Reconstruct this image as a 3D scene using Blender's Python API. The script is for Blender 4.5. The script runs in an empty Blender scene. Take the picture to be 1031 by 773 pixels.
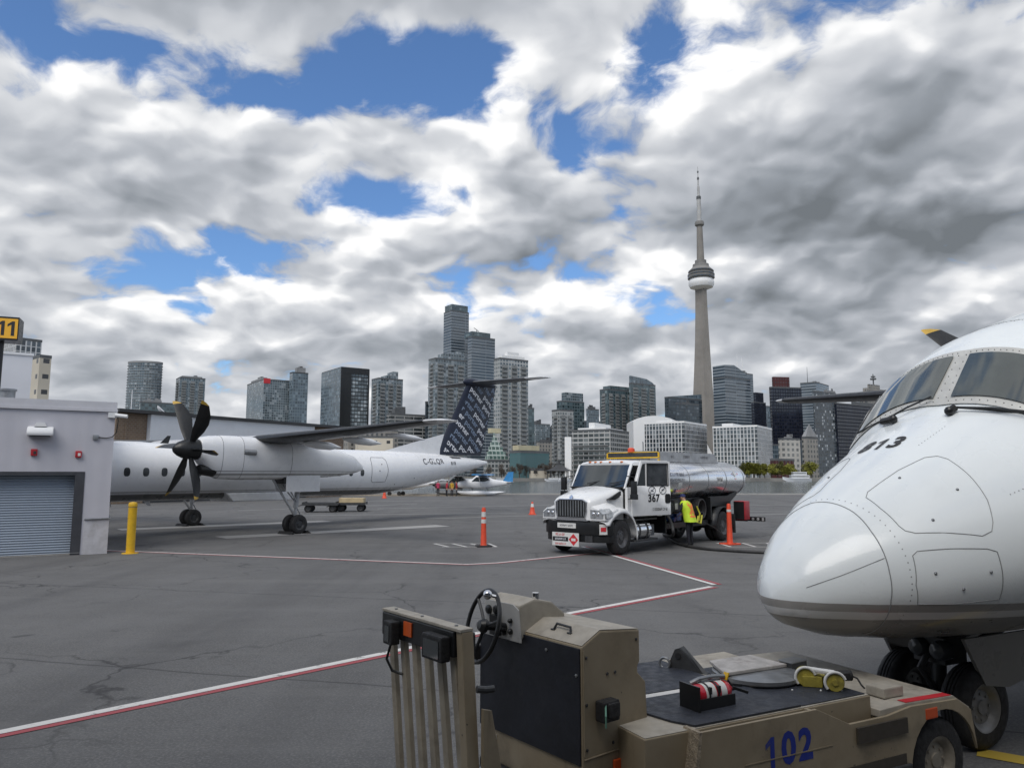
import bpy, bmesh, math, random
from mathutils import Vector, Matrix, noise as mnoise
sc = bpy.context.scene
col = sc.collection
R = math.radians
PI = math.pi
random.seed(7)

# ------------------------------------------------------------------ camera
CAM_H = 2.4
cam_d = bpy.data.cameras.new('camera')
cam = bpy.data.objects.new('camera', cam_d)
col.objects.link(cam)
cam_d.sensor_width = 36.0
cam_d.lens = 750.0 / 1031.0 * 36.0
cam_d.clip_start = 0.05
cam_d.clip_end = 20000
cam.location = (0, 0, CAM_H)
cam.rotation_euler = (R(90 + 6.956), 0, 0)
sc.camera = cam

# ------------------------------------------------------------------ light
SUN_EL, SUN_AZ = 52.0, 205.0          # azimuth clockwise from +Y: behind and a little to the left
w = bpy.data.worlds.new('World')
sc.world = w
w.use_nodes = True


def cam_dir(px, py):
    """direction in the world towards which a sky feature lies"""
    th = R(6.956)
    x = (px - 515.5) / 750.0
    v = (386.5 - py) / 750.0
    return Vector((x, math.cos(th) - v * math.sin(th), math.sin(th) + v * math.cos(th))).normalized()


def build_sky():
    nt = w.node_tree
    N, L = nt.nodes, nt.links
    N.clear()

    def put(sock, val):
        if isinstance(val, bpy.types.NodeSocket):
            L.new(val, sock)
        elif val is not None:
            sock.default_value = val

    def m(op, a, b=None, c=None, clamp=False):
        n = N.new('ShaderNodeMath'); n.operation = op; n.use_clamp = clamp
        put(n.inputs[0], a); put(n.inputs[1], b)
        if c is not None: put(n.inputs[2], c)
        return n.outputs[0]

    def vm(op, a, b=None, scale=None):
        n = N.new('ShaderNodeVectorMath'); n.operation = op
        put(n.inputs[0], a); put(n.inputs[1], b)
        if scale is not None: put(n.inputs['Scale'], scale)
        return n.outputs['Value'] if op in ('LENGTH', 'DOT_PRODUCT') else n.outputs['Vector']

    def mr(v, a, b, c, d, smooth=True):
        n = N.new('ShaderNodeMapRange')
        n.interpolation_type = 'SMOOTHSTEP' if smooth else 'LINEAR'
        put(n.inputs['Value'], v)
        for k, x in zip(('From Min', 'From Max', 'To Min', 'To Max'), (a, b, c, d)): put(n.inputs[k], x)
        return n.outputs[0]

    tc = N.new('ShaderNodeTexCoord').outputs['Generated']
    d = vm('NORMALIZE', tc)

    def plane(dirv):
        s = N.new('ShaderNodeSeparateXYZ'); L.new(dirv, s.inputs[0])
        z = m('MAXIMUM', s.outputs[2], 0.0)
        den = m('ADD', z, 0.34)
        q = vm('SCALE', dirv, scale=m('DIVIDE', 1.0, den))
        mp = N.new('ShaderNodeVectorMath'); mp.operation = 'MULTIPLY'
        L.new(q, mp.inputs[0]); mp.inputs[1].default_value = (1.0, 1.0, 0.0)
        return mp.outputs[0]

    def fbm(p, scale, detail, rough, off=(0, 0, 0), dist=0.0):
        n = N.new('ShaderNodeTexNoise'); n.noise_dimensions = '2D'
        L.new(vm('ADD', p, off), n.inputs['Vector'])
        n.inputs['Scale'].default_value = scale
        n.inputs['Detail'].default_value = detail
        n.inputs['Roughness'].default_value = rough
        n.inputs['Distortion'].default_value = dist
        return n.outputs['Fac']

    OFF = (3.1, 7.7, 2.3)

    def density(p, det):
        a = fbm(p, 3.1, det, 0.60, OFF, 0.2)
        b = fbm(p, 0.9, 2, 0.5, (11.2, 1.3, 0.7))
        return m('ADD', m('MULTIPLY', a, 0.82), m('MULTIPLY', b, 0.18))

    def billow(p):
        # rounded heads: cells of several sizes, each one a dome
        out = None
        for sc_, k in ((4.2, .54), (9.5, .29), (21.0, .17)):
            v = N.new('ShaderNodeTexVoronoi'); v.voronoi_dimensions = '2D'; v.feature = 'SMOOTH_F1'; v.inputs['Smoothness'].default_value = .5
            L.new(p, v.inputs['Vector']); v.inputs['Scale'].default_value = sc_
            o = m('MULTIPLY', m('SUBTRACT', 0.55, v.outputs['Distance']), k)
            out = o if out is None else m('ADD', out, o)
        return out

    wn = N.new('ShaderNodeTexNoise'); wn.noise_dimensions = '2D'; wn.inputs['Scale'].default_value = 5.0; wn.inputs['Detail'].default_value = 4
    praw = plane(d); L.new(praw, wn.inputs['Vector'])
    wv = vm('SCALE', vm('SUBTRACT', wn.outputs['Color'], (.5, .5, .5)), scale=.11)
    p0 = vm('ADD', praw, wv)
    d_up = vm('ADD', d, (-0.018, 0.0, 0.042))
    p1 = vm('ADD', plane(d_up), wv)
    bl0 = billow(p0)
    bl1 = billow(vm('ADD', plane(vm('ADD', d, (-0.006, 0.0, 0.014))), wv))
    n0 = m('ADD', density(p0, 10), m('MULTIPLY', m('SUBTRACT', bl0, .12), .42))
    n1 = density(p1, 2.6)
    n0s = density(p0, 2.6)

    def blob(px, py, rx, ry, amp):
        c = cam_dir(px, py)
        v = vm('MULTIPLY', vm('SUBTRACT', d, tuple(c)), (750.0 / rx * 1.0, 750.0 / rx, 750.0 / ry))
        return mr(vm('LENGTH', v), 0.0, 1.0, amp, 0.0)

    bias = None
    for b in BLOBS:
        o = blob(*b)
        bias = o if bias is None else m('ADD', bias, o)
    dens = m('ADD', n0, bias)
    cover = mr(dens, 0.39, 0.515, 0.0, 1.0)
    thick = mr(dens, 0.48, 0.80, 0.0, 1.0)
    dark = None
    for b in DARKS:
        o = blob(*b)
        dark = o if dark is None else m('ADD', dark, o)
    lit = m('MULTIPLY', m('SUBTRACT', n0s, n1), 2.3)
    fine = m('ADD', m('MULTIPLY', m('SUBTRACT', n0, n0s), .85), m('MULTIPLY', m('SUBTRACT', bl0, bl1), .95))
    zz = N.new('ShaderNodeSeparateXYZ'); L.new(d, zz.inputs[0])
    calm = mr(zz.outputs[2], 0.0, 0.30, 0.50, 1.0)
    sh = m('ADD', 0.80, m('MULTIPLY', m('ADD', lit, fine), calm))
    sh = m('SUBTRACT', sh, m('MULTIPLY', thick, 0.34))
    sh = m('SUBTRACT', sh, dark)
    floor_ = m('ADD', m('MULTIPLY', m('ADD', m('MULTIPLY', lit, .45), fine), .8), 0.17)
    sm = N.new('ShaderNodeMath'); sm.operation = 'SMOOTH_MAX'; put(sm.inputs[0], sh); put(sm.inputs[1], floor_); sm.inputs[2].default_value = .25
    sh = m('MINIMUM', m('MAXIMUM', sm.outputs[0], 0.0), 1.0)
    cr = N.new('ShaderNodeValToRGB')
    L.new(sh, cr.inputs[0])
    e = cr.color_ramp.elements
    k = 1.0
    stops = [(0.0, (1.35, 1.50, 1.66)), (0.3, (2.35, 2.56, 2.85)), (0.6, (3.8, 4.0, 4.35)), (0.82, (5.5, 5.65, 5.9)), (1.0, (8.0, 8.0, 8.0))]
    while len(e) < len(stops): e.new(0.5)
    for el, (p, c) in zip(e, stops):
        el.position = p
        el.color = tuple(x / 10.0 for x in c) + (1,)
    ccol = vm('SCALE', cr.outputs[0], scale=10.0)
    sky = N.new('ShaderNodeTexSky'); sky.sky_type = 'NISHITA'; sky.sun_disc = False
    sky.sun_elevation = R(SUN_EL); sky.sun_rotation = R(SUN_AZ)
    sky.air_density = 1.0; sky.dust_density = 0.6; sky.ozone_density = 2.0
    mx = N.new('ShaderNodeMix'); mx.data_type = 'RGBA'
    L.new(cover, mx.inputs['Factor']); L.new(vm('MULTIPLY', sky.outputs[0], (0.74, 0.95, 1.18)), mx.inputs[6]); L.new(ccol, mx.inputs[7])
    bg = N.new('ShaderNodeBackground'); bg.inputs['Strength'].default_value = SKY_STRENGTH
    dz = N.new('ShaderNodeSeparateXYZ'); L.new(d, dz.inputs[0])
    lowm = N.new('ShaderNodeMix'); lowm.data_type = 'RGBA'
    L.new(mr(dz.outputs[2], -0.03, 0.0, 1.0, 0.0), lowm.inputs['Factor'])
    L.new(mx.outputs[2], lowm.inputs[6]); lowm.inputs[7].default_value = (1.2, 1.25, 1.3, 1)
    L.new(lowm.outputs[2], bg.inputs['Color'])
    out = N.new('ShaderNodeOutputWorld'); L.new(bg.outputs[0], out.inputs['Surface'])


SKY_STRENGTH = 0.09
# openings (negative) and banks (positive) of cloud: where in the sky, how wide, how high, how much
BLOBS = [(340, 75, 210, 70, -0.13), (205, 60, 130, 60, -0.03), (450, 60, 130, 45, -0.12), (370, 205, 200, 30, -0.15), (575, 135, 150, 60, -0.15),
         (700, 70, 150, 55, -0.13), (650, 305, 70, 40, -0.16), (110, 262, 160, 16, -0.05), (410, 320, 90, 20, -0.13), (400, 140, 170, 42, 0.14),
         (90, 150, 200, 80, 0.12), (230, 185, 140, 45, 0.09), (520, 10, 330, 45, 0.12), (890, 190, 300, 230, 0.26), (600, 240, 220, 80, 0.09),
         (250, 330, 700, 90, 0.10), (760, 370, 500, 110, 0.12), (515, 450, 1400, 80, 0.18), (740, 110, 80, 60, 0.05), (640, 200, 60, 40, -0.08)]
DARKS = [(850, 205, 240, 110, 0.27), (960, 120, 160, 90, 0.10), (1000, 260, 170, 90, 0.10), (60, 160, 150, 40, 0.12), (40, 330, 300, 40, 0.10),
         (760, 330, 140, 40, 0.12), (620, 260, 160, 30, 0.08), (730, 120, 100, 90, -0.22), (150, 120, 140, 60, -0.06), (620, 20, 220, 40, 0.05)]
build_sky()
sun_d = bpy.data.lights.new('sun', 'SUN')
sun_d.energy = 1.45
sun_d.angle = R(42)
sun_d.color = (1.0, 0.95, 0.88)
sun = bpy.data.objects.new('sun', sun_d)
col.objects.link(sun)
sun.rotation_euler = (R(90 - SUN_EL), 0, R(180 - SUN_AZ))
vs = sc.view_settings
vs.view_transform = 'Standard'
vs.look = 'None'
vs.exposure = 0.52
vs.gamma = 1.0


# ------------------------------------------------------------------ helpers
TH = R(6.956)
CT, ST = math.cos(TH), math.sin(TH)


def ray(px, py):
    x = (px - 515.5) / 750.0
    v = (386.5 - py) / 750.0
    return x, CT - v * ST, ST + v * CT


def aty(px, py, Y):
    r = ray(px, py); t = Y / r[1]
    return r[0] * t, CAM_H + r[2] * t


def gp(px, py, z=0.0):
    r = ray(px, py); t = (z - CAM_H) / r[2]
    return Vector((r[0] * t, r[1] * t, z))


def link(o, parent=None):
    col.objects.link(o)
    if parent: o.parent = parent
    return o


class MB:
    """collects shapes and links them as ONE mesh object"""

    def __init__(s, T=None):
        s.v = []; s.f = []; s.m = []; s.T = T or Matrix()

    def add(s, vs, fs, m=0):
        b = len(s.v)
        s.v += [s.T @ Vector(p) for p in vs]
        for f in fs:
            s.f.append([b + i for i in f]); s.m.append(m)
        return s

    def box(s, c, d, m=0, rz=0.0, ry=0.0, rx=0.0):
        M = Matrix.Translation(c) @ Matrix.Rotation(rz, 4, 'Z') @ Matrix.Rotation(ry, 4, 'Y') @ Matrix.Rotation(rx, 4, 'X')
        vs = [M @ Vector((x * d[0] / 2, y * d[1] / 2, z * d[2] / 2)) for z in (-1, 1) for y in (-1, 1) for x in (-1, 1)]
        return s.add(vs, [(0, 2, 3, 1), (4, 5, 7, 6), (0, 1, 5, 4), (2, 6, 7, 3), (0, 4, 6, 2), (1, 3, 7, 5)], m)

    def b2(s, x0, x1, y0, y1, z0, z1, m=0):
        return s.box(((x0 + x1) / 2, (y0 + y1) / 2, (z0 + z1) / 2), (x1 - x0, y1 - y0, z1 - z0), m)

    def prism(s, poly, ax, t0, t1, m=0):
        """poly in the plane across axis ax: 'x' -> (y,z), 'y' -> (x,z), 'z' -> (x,y)"""
        def p3(a, b, t): return {'x': (t, a, b), 'y': (a, t, b), 'z': (a, b, t)}[ax]
        n = len(poly)
        vs = [p3(a, b, t0) for a, b in poly] + [p3(a, b, t1) for a, b in poly]
        fs = [tuple(range(n))[::-1], tuple(range(n, 2 * n))] + [(i, (i + 1) % n, n + (i + 1) % n, n + i) for i in range(n)]
        return s.add(vs, fs, m)

    def loft(s, rings, m=0, cap=True, closed=True):
        n = len(rings[0]); vs = [p for r in rings for p in r]; fs = []
        for k in range(len(rings) - 1):
            for i in range(n if closed else n - 1):
                j = (i + 1) % n
                fs.append((k * n + i, k * n + j, (k + 1) * n + j, (k + 1) * n + i))
        if cap:
            fs.append(tuple(range(n))[::-1]); fs.append(tuple((len(rings) - 1) * n + i for i in range(n)))
        return s.add(vs, fs, m)

    def cyl(s, p0, p1, r0, r1=None, n=16, m=0):
        r1 = r0 if r1 is None else r1
        p0, p1 = Vector(p0), Vector(p1); q = (p1 - p0).to_track_quat('Z', 'Y')
        rings = []
        for p, r in ((p0, r0), (p1, r1)):
            rings.append([p + q @ Vector((r * math.cos(2 * PI * i / n), r * math.sin(2 * PI * i / n), 0)) for i in range(n)])
        return s.loft(rings, m)

    def lathe(s, prof, p0, axis, n=24, m=0, cap=True):
        """prof: (radius, distance along axis)"""
        p0 = Vector(p0); q = Vector(axis).normalized().to_track_quat('Z', 'Y')
        rings = [[p0 + q @ Vector((max(r, 1e-4) * math.cos(2 * PI * i / n), max(r, 1e-4) * math.sin(2 * PI * i / n), h)) for i in range(n)] for r, h in prof]
        return s.loft(rings, m, cap)

    def tube(s, pts, r, n=8, m=0, rs=None):
        pts = [Vector(p) for p in pts]; rings = []; up = None
        for i, p in enumerate(pts):
            t = (pts[min(i + 1, len(pts) - 1)] - pts[max(i - 1, 0)]).normalized()
            if up is None: up = t.orthogonal().normalized()
            up = (up - t * up.dot(t)).normalized(); b = t.cross(up)
            rr = rs[i] if rs else r
            rings.append([p + (up * math.cos(2 * PI * k / n) + b * math.sin(2 * PI * k / n)) * rr for k in range(n)])
        return s.loft(rings, m)

    def ball(s, c, r, n=12, m=0):
        c = Vector(c); r = r if hasattr(r, '__len__') else (r, r, r)
        rings = []
        for k in range(n // 2 + 1):
            th = PI * k / (n // 2)
            rings.append([c + Vector((r[0] * max(math.sin(th), 1e-3) * math.cos(2 * PI * i / n), r[1] * max(math.sin(th), 1e-3) * math.sin(2 * PI * i / n), r[2] * math.cos(th))) for i in range(n)])
        return s.loft(rings, m)

    def quad(s, a, b, c, d, m=0): return s.add([a, b, c, d], [(0, 1, 2, 3)], m)

    def build(s, name, mats, parent=None, smooth=35, bevel=0.0, recalc=True):
        me = bpy.data.meshes.new(name)
        me.from_pydata([tuple(p) for p in s.v], [], s.f)
        for mt in (mats if isinstance(mats, (list, tuple)) else [mats]): me.materials.append(mt)
        me.polygons.foreach_set('material_index', s.m)
        if recalc or bevel:
            bm = bmesh.new(); bm.from_mesh(me)
            bmesh.ops.remove_doubles(bm, verts=bm.verts, dist=1e-5)
            if recalc: bmesh.ops.recalc_face_normals(bm, faces=bm.faces)
            if bevel:
                ed = [e for e in bm.edges if len(e.link_faces) == 2 and e.calc_face_angle(0) > R(35)]
                try: bmesh.ops.bevel(bm, geom=ed, offset=bevel, segments=2, profile=0.6, affect='EDGES', clamp_overlap=True)
                except Exception: pass
            bm.to_mesh(me); bm.free()
        if smooth:
            me.polygons.foreach_set('use_smooth', [True] * len(me.polygons))
            me.set_sharp_from_angle(angle=R(smooth))
        me.update()
        return link(bpy.data.objects.new(name, me), parent)


def tag(o, label, cat, group=None, kind=None):
    o['label'] = label; o['category'] = cat
    if group: o['group'] = group
    if kind: o['kind'] = kind
    return o


def root(name, label, cat, loc, rz=0.0, scale=1.0, group=None):
    o = bpy.data.objects.new(name, None)
    o.empty_display_size = 0.3
    o.location = loc; o.rotation_euler = (0, 0, rz); o.scale = (scale,) * 3
    return tag(link(o), label, cat, group)


def setting(name, mb, mt, **k):
    o = mb.build(name, mt, **k); o['kind'] = 'structure'
    return o


def copy_tree(o, parent=None):
    c = o.copy(); link(c)
    if parent: c.parent = parent
    for ch in list(o.children): copy_tree(ch, c)
    return c


def text_mesh(body, size, extrude=0.0, bold=0.0, align='CENTER', space=1.0):
    if body.isdigit() and '1' in body: return digits(body, size)
    if body[0] == '~': return unread(int(body[1:]), size)
    return font_mesh(body, size, extrude, bold, align, space)


def unread(n, size):
    """a line of marks the size of small print that cannot be read at this distance"""
    rnd = random.Random(n * 31 + int(size * 1000)); vs, fs = [], []
    adv = .62 * size

    def bar(x0, x1, y0, y1):
        b0 = len(vs); vs.extend(Vector((a * size, b_ * size, 0)) for a, b_ in ((x0, y0), (x1, y0), (x1, y1), (x0, y1))); fs.append((b0, b0 + 1, b0 + 2, b0 + 3))
    for k in range(n):
        x = (k - (n - 1) / 2) * .62
        bar(x - .22, x - .10, -.36, .36)
        for q in rnd.sample(((x - .095, x + .12, .24, .36), (x - .095, x + .10, -.06, .06), (x - .095, x + .12, -.36, -.24)), 2): bar(*q)
        if rnd.random() < .6: bar(x + .125, x + .24, -.36, .36)
    return vs, fs


def digits(body, size):
    """figures set one by one, with a flagged figure one"""
    adv, vs, fs = .60 * size, [], []
    for k, ch in enumerate(body):
        x = (k - (len(body) - 1) / 2) * adv
        if ch == '1':
            g = [(-.03, -.36), (.11, -.36), (.11, .36), (.0, .36), (-.19, .21), (-.19, .09), (-.03, .19)]
            v, f = [Vector((a * size, b_ * size, 0)) for a, b_ in g], [(0, 1, 2, 6), (6, 2, 3), (6, 3, 4, 5)]
        else: v, f = font_mesh(ch, size, 0, size * .035)
        b0 = len(vs); vs += [q + Vector((x, 0, 0)) for q in v]; fs += [tuple(b0 + i for i in q) for q in f]
    return vs, fs


def font_mesh(body, size, extrude=0.0, bold=0.0, align='CENTER', space=1.0):
    cu = bpy.data.curves.new('txt', 'FONT')
    cu.body = body; cu.size = size; cu.extrude = extrude; cu.offset = bold
    cu.align_x = align; cu.align_y = 'CENTER'; cu.space_character = space; cu.resolution_u = 3
    o = bpy.data.objects.new('txt', cu); col.objects.link(o)
    bpy.context.view_layer.update()
    me = bpy.data.meshes.new_from_object(o.evaluated_get(bpy.context.evaluated_depsgraph_get()))
    vs = [v.co.copy() for v in me.vertices]; fs = [tuple(p.vertices) for p in me.polygons]
    bpy.data.objects.remove(o); bpy.data.curves.remove(cu); bpy.data.meshes.remove(me)
    return vs, fs


def put_text(mb, body, size, M, m=0, bold=0.0, align='CENTER', space=1.0, sx=1.0):
    vs, fs = text_mesh(body, size, 0.0, bold, align, space)
    mb.add([M @ Vector((v.x * sx, v.y, v.z)) for v in vs], fs, m)


def frame_m(o, x, y):
    """matrix whose columns are x, y, x*y: writing lies in that plane"""
    x = Vector(x).normalized(); y = Vector(y); y = (y - x * y.dot(x)).normalized(); z = x.cross(y)
    M = Matrix(((x.x, y.x, z.x, o[0]), (x.y, y.y, z.y, o[1]), (x.z, y.z, z.z, o[2]), (0, 0, 0, 1)))
    return M


# ------------------------------------------------------------------ materials
class NB:
    def __init__(s, nt): s.N, s.L = nt.nodes, nt.links

    def put(s, sock, v):
        if isinstance(v, bpy.types.NodeSocket): s.L.new(v, sock)
        elif v is not None: sock.default_value = v

    def math(s, op, a, b=None, clamp=False):
        n = s.N.new('ShaderNodeMath'); n.operation = op; n.use_clamp = clamp
        s.put(n.inputs[0], a); s.put(n.inputs[1], b); return n.outputs[0]

    def noise(s, vec, scale, det=4, rough=.55, dim='3D'):
        n = s.N.new('ShaderNodeTexNoise'); s.put(n.inputs['Vector'], vec)
        n.inputs['Scale'].default_value = scale; n.inputs['Detail'].default_value = det; n.inputs['Roughness'].default_value = rough
        return n.outputs['Fac']

    def mix(s, f, a, b, blend='MIX'):
        n = s.N.new('ShaderNodeMix'); n.data_type = 'RGBA'; n.blend_type = blend
        s.put(n.inputs['Factor'], f)
        for i, v in ((6, a), (7, b)): s.put(n.inputs[i], tuple(v) + (1,) if isinstance(v, (tuple, list)) and len(v) == 3 else v)
        return n.outputs[2]

    def mr(s, v, a, b, c, d, smooth=True):
        n = s.N.new('ShaderNodeMapRange'); n.interpolation_type = 'SMOOTHSTEP' if smooth else 'LINEAR'
        for k, x in zip(('Value', 'From Min', 'From Max', 'To Min', 'To Max'), (v, a, b, c, d)): s.put(n.inputs[k], x)
        return n.outputs[0]

    def scalev(s, v, t):
        n = s.N.new('ShaderNodeVectorMath'); n.operation = 'MULTIPLY'; s.put(n.inputs[0], v); n.inputs[1].default_value = t
        return n.outputs[0]

    def xyz(s, v):
        n = s.N.new('ShaderNodeSeparateXYZ'); s.put(n.inputs[0], v); return n.outputs

    def tc(s, k='Object'):
        return s.N.new('ShaderNodeTexCoord').outputs[k]

    def bump(s, h, strength, dist=0.02):
        n = s.N.new('ShaderNodeBump'); s.put(n.inputs['Height'], h); n.inputs['Strength'].default_value = strength; n.inputs['Distance'].default_value = dist
        return n.outputs[0]


def new_mat(name):
    mt = bpy.data.materials.new(name); mt.use_nodes = True
    nb = NB(mt.node_tree); b = mt.node_tree.nodes['Principled BSDF']
    return mt, nb, b


def mat(name, rgb, rough=.5, metal=0.0, var=.12, scale=3.0, coat=0.0, bump=0.0, bscale=40.0, dirt=None, dirt_amt=.0, spec=None, emit=None):
    mt, nb, b = new_mat(name)
    o = nb.tc()
    n = nb.noise(o, scale, 5, .6)
    lo = tuple(c * (1 - var) for c in rgb); hi = tuple(min(1, c * (1 + var)) for c in rgb)
    c = nb.mix(nb.mr(n, .3, .7, 0, 1), lo, hi)
    if dirt:
        d = nb.mr(nb.noise(o, scale * .6 + .3, 7, .68), .48, .72, 0, dirt_amt)
        c = nb.mix(d, c, dirt)
    nb.put(b.inputs['Base Color'], c)
    nb.put(b.inputs['Roughness'], nb.mr(nb.noise(o, scale * 2.3, 4), .3, .7, max(.02, rough * .8), min(1, rough * 1.2)))
    b.inputs['Metallic'].default_value = metal
    b.inputs['Coat Weight'].default_value = coat; b.inputs['Coat Roughness'].default_value = .06
    if spec is not None: b.inputs['Specular IOR Level'].default_value = spec
    if bump: nb.put(b.inputs['Normal'], nb.bump(nb.noise(o, bscale, 4), bump))
    if emit:
        b.inputs['Emission Color'].default_value = tuple(rgb) + (1,); b.inputs['Emission Strength'].default_value = emit
    return mt


def facade(name, glass, frame, fh=3.1, bay=3.4, fw=.22, sw=.3, rand=.6, pale=(.32, .34, .34), rough=.12, pale_amt=.35, vgroup=0.0):
    """window grid: floors of height fh, bays of width bay; each pane gets a tone of its own (blinds, curtains, rooms)"""
    mt, nb, b = new_mat(name)
    o = nb.xyz(nb.tc('Object')); nrm = nb.xyz(nb.tc('Normal'))
    isx = nb.math('GREATER_THAN', nb.math('ABSOLUTE', nrm[0]), nb.math('ABSOLUTE', nrm[1]))
    u = nb.math('ADD', nb.math('MULTIPLY', isx, o[1]), nb.math('MULTIPLY', nb.math('SUBTRACT', 1.0, isx), o[0]))
    U = nb.math('DIVIDE', nb.math('ADD', u, 500.0), bay); Z = nb.math('DIVIDE', nb.math('ADD', o[2], 30.0), fh)
    wm = nb.math('MULTIPLY', nb.math('GREATER_THAN', nb.math('FRACT', U), fw), nb.math('GREATER_THAN', nb.math('FRACT', Z), sw))
    wall = nb.math('LESS_THAN', nb.math('ABSOLUTE', nrm[2]), .5)
    wm = nb.math('MULTIPLY', wm, wall)
    cmb = nb.N.new('ShaderNodeCombineXYZ')
    nb.put(cmb.inputs[0], nb.math('FLOOR', U)); nb.put(cmb.inputs[1], nb.math('FLOOR', Z)); nb.put(cmb.inputs[2], nb.math('MULTIPLY', isx, 7.0))
    wn = nb.N.new('ShaderNodeTexWhiteNoise'); wn.noise_dimensions = '3D'; nb.put(wn.inputs['Vector'], cmb.outputs[0])
    big = nb.noise(nb.tc('Object'), .03, 3)
    dk = tuple(c * (1 - rand * .6) for c in glass); lt = tuple(c * (1 + rand) for c in glass)
    gcol = nb.mix(wn.outputs['Value'], dk, lt)
    gcol = nb.mix(nb.mr(wn.outputs['Value'], .78, .98, 0, pale_amt), gcol, pale)
    fcol = nb.mix(nb.mr(big, .3, .7, 0, 1), tuple(c * .85 for c in frame), tuple(c * 1.12 for c in frame))
    nb.put(b.inputs['Base Color'], nb.mix(wm, fcol, gcol))
    nb.put(b.inputs['Roughness'], nb.mr(wm, 0, 1, .75, rough, False))
    nb.put(b.inputs['Specular IOR Level'], nb.mr(wm, 0, 1, .25, .75, False))
    return mt


M = {}
M['white_paint'] = mat('white_paint', (.74, .75, .76), .28, var=.03, scale=1.2, coat=.5, dirt=(.42, .41, .39), dirt_amt=.12)
M['white_matte'] = mat('white_matte', (.70, .71, .72), .6, var=.04, scale=.7, dirt=(.45, .44, .42), dirt_amt=.2)
M['black_rubber'] = mat('black_rubber', (.018, .018, .019), .75, var=.25, scale=8, bump=.3)
M['black_paint'] = mat('black_paint', (.011, .012, .013), .38, var=.2, scale=4)
M['dark_metal'] = mat('dark_metal', (.06, .062, .065), .5, metal=.4, var=.2, scale=6)
M['mid_metal'] = mat('mid_metal', (.28, .29, .30), .42, metal=.7, var=.15, scale=6)
M['chrome'] = mat('chrome', (.75, .76, .78), .12, metal=1.0, var=.05)
M['strut_metal'] = mat('strut_metal', (.40, .41, .42), .45, metal=.35, var=.12, scale=6)
M['glass_dark'] = mat('glass_dark', (.022, .030, .033), .05, var=.3, scale=1.5, coat=.9, spec=.9)
M['glass_cabin'] = mat('glass_cabin', (.06, .066, .072), .12, var=.4, scale=2.0)
M['yellow_paint'] = mat('yellow_paint', (.72, .44, .02), .5, var=.1, scale=5, dirt=(.3, .2, .05), dirt_amt=.3)
M['orange_plastic'] = mat('orange_plastic', (.70, .075, .03), .55, var=.08, scale=6, dirt=(.3, .1, .05), dirt_amt=.3)
M['amber_plastic'] = mat('amber_plastic', (.75, .20, .02), .3, var=.1, scale=6)
M['reflective_band'] = mat('reflective_band', (.62, .62, .60), .4, var=.1, scale=9)
M['red_paint'] = mat('red_paint', (.42, .02, .03), .4, var=.12, scale=6)
M['navy_paint'] = mat('navy_paint', (.007, .012, .030), .45, var=.1, scale=2)
M['letter_white'] = mat('letter_white', (.72, .74, .78), .5, var=.05)
M['letter_blue_grey'] = mat('letter_blue_grey', (.20, .26, .36), .5, var=.05)
M['letter_black'] = mat('letter_black', (.02, .02, .022), .5, var=.05)
M['letter_grey'] = mat('letter_grey', (.10, .10, .11), .5, var=.05)
M['label_white'] = mat('label_white', (.66, .66, .64), .6, var=.06, scale=12)
M['label_red'] = mat('label_red', (.55, .03, .04), .5, var=.05)
M['skin'] = mat('skin', (.50, .30, .21), .55, var=.06)
M['trouser_cloth'] = mat('trouser_cloth', (.012, .013, .02), .85, var=.2, scale=10)
M['jacket_cloth'] = mat('jacket_cloth', (.016, .018, .026), .85, var=.2, scale=10)
M['hair_dark'] = mat('hair_dark', (.02, .015, .012), .7, var=.2)
M['vest_yellow'] = mat('vest_yellow', (.55, .75, .04), .7, var=.08, scale=9)
M['vest_orange'] = mat('vest_orange', (.85, .25, .06), .7, var=.08, scale=9)
M['cap_blue'] = mat('cap_blue', (.02, .03, .12), .7, var=.1)
M['hose_rubber'] = mat('hose_rubber', (.035, .035, .036), .6, var=.2, scale=5)
M['concrete'] = mat('concrete', (.36, .35, .33), .85, var=.12, scale=.6, bump=.2, bscale=6)
M['brick'] = None


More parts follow.
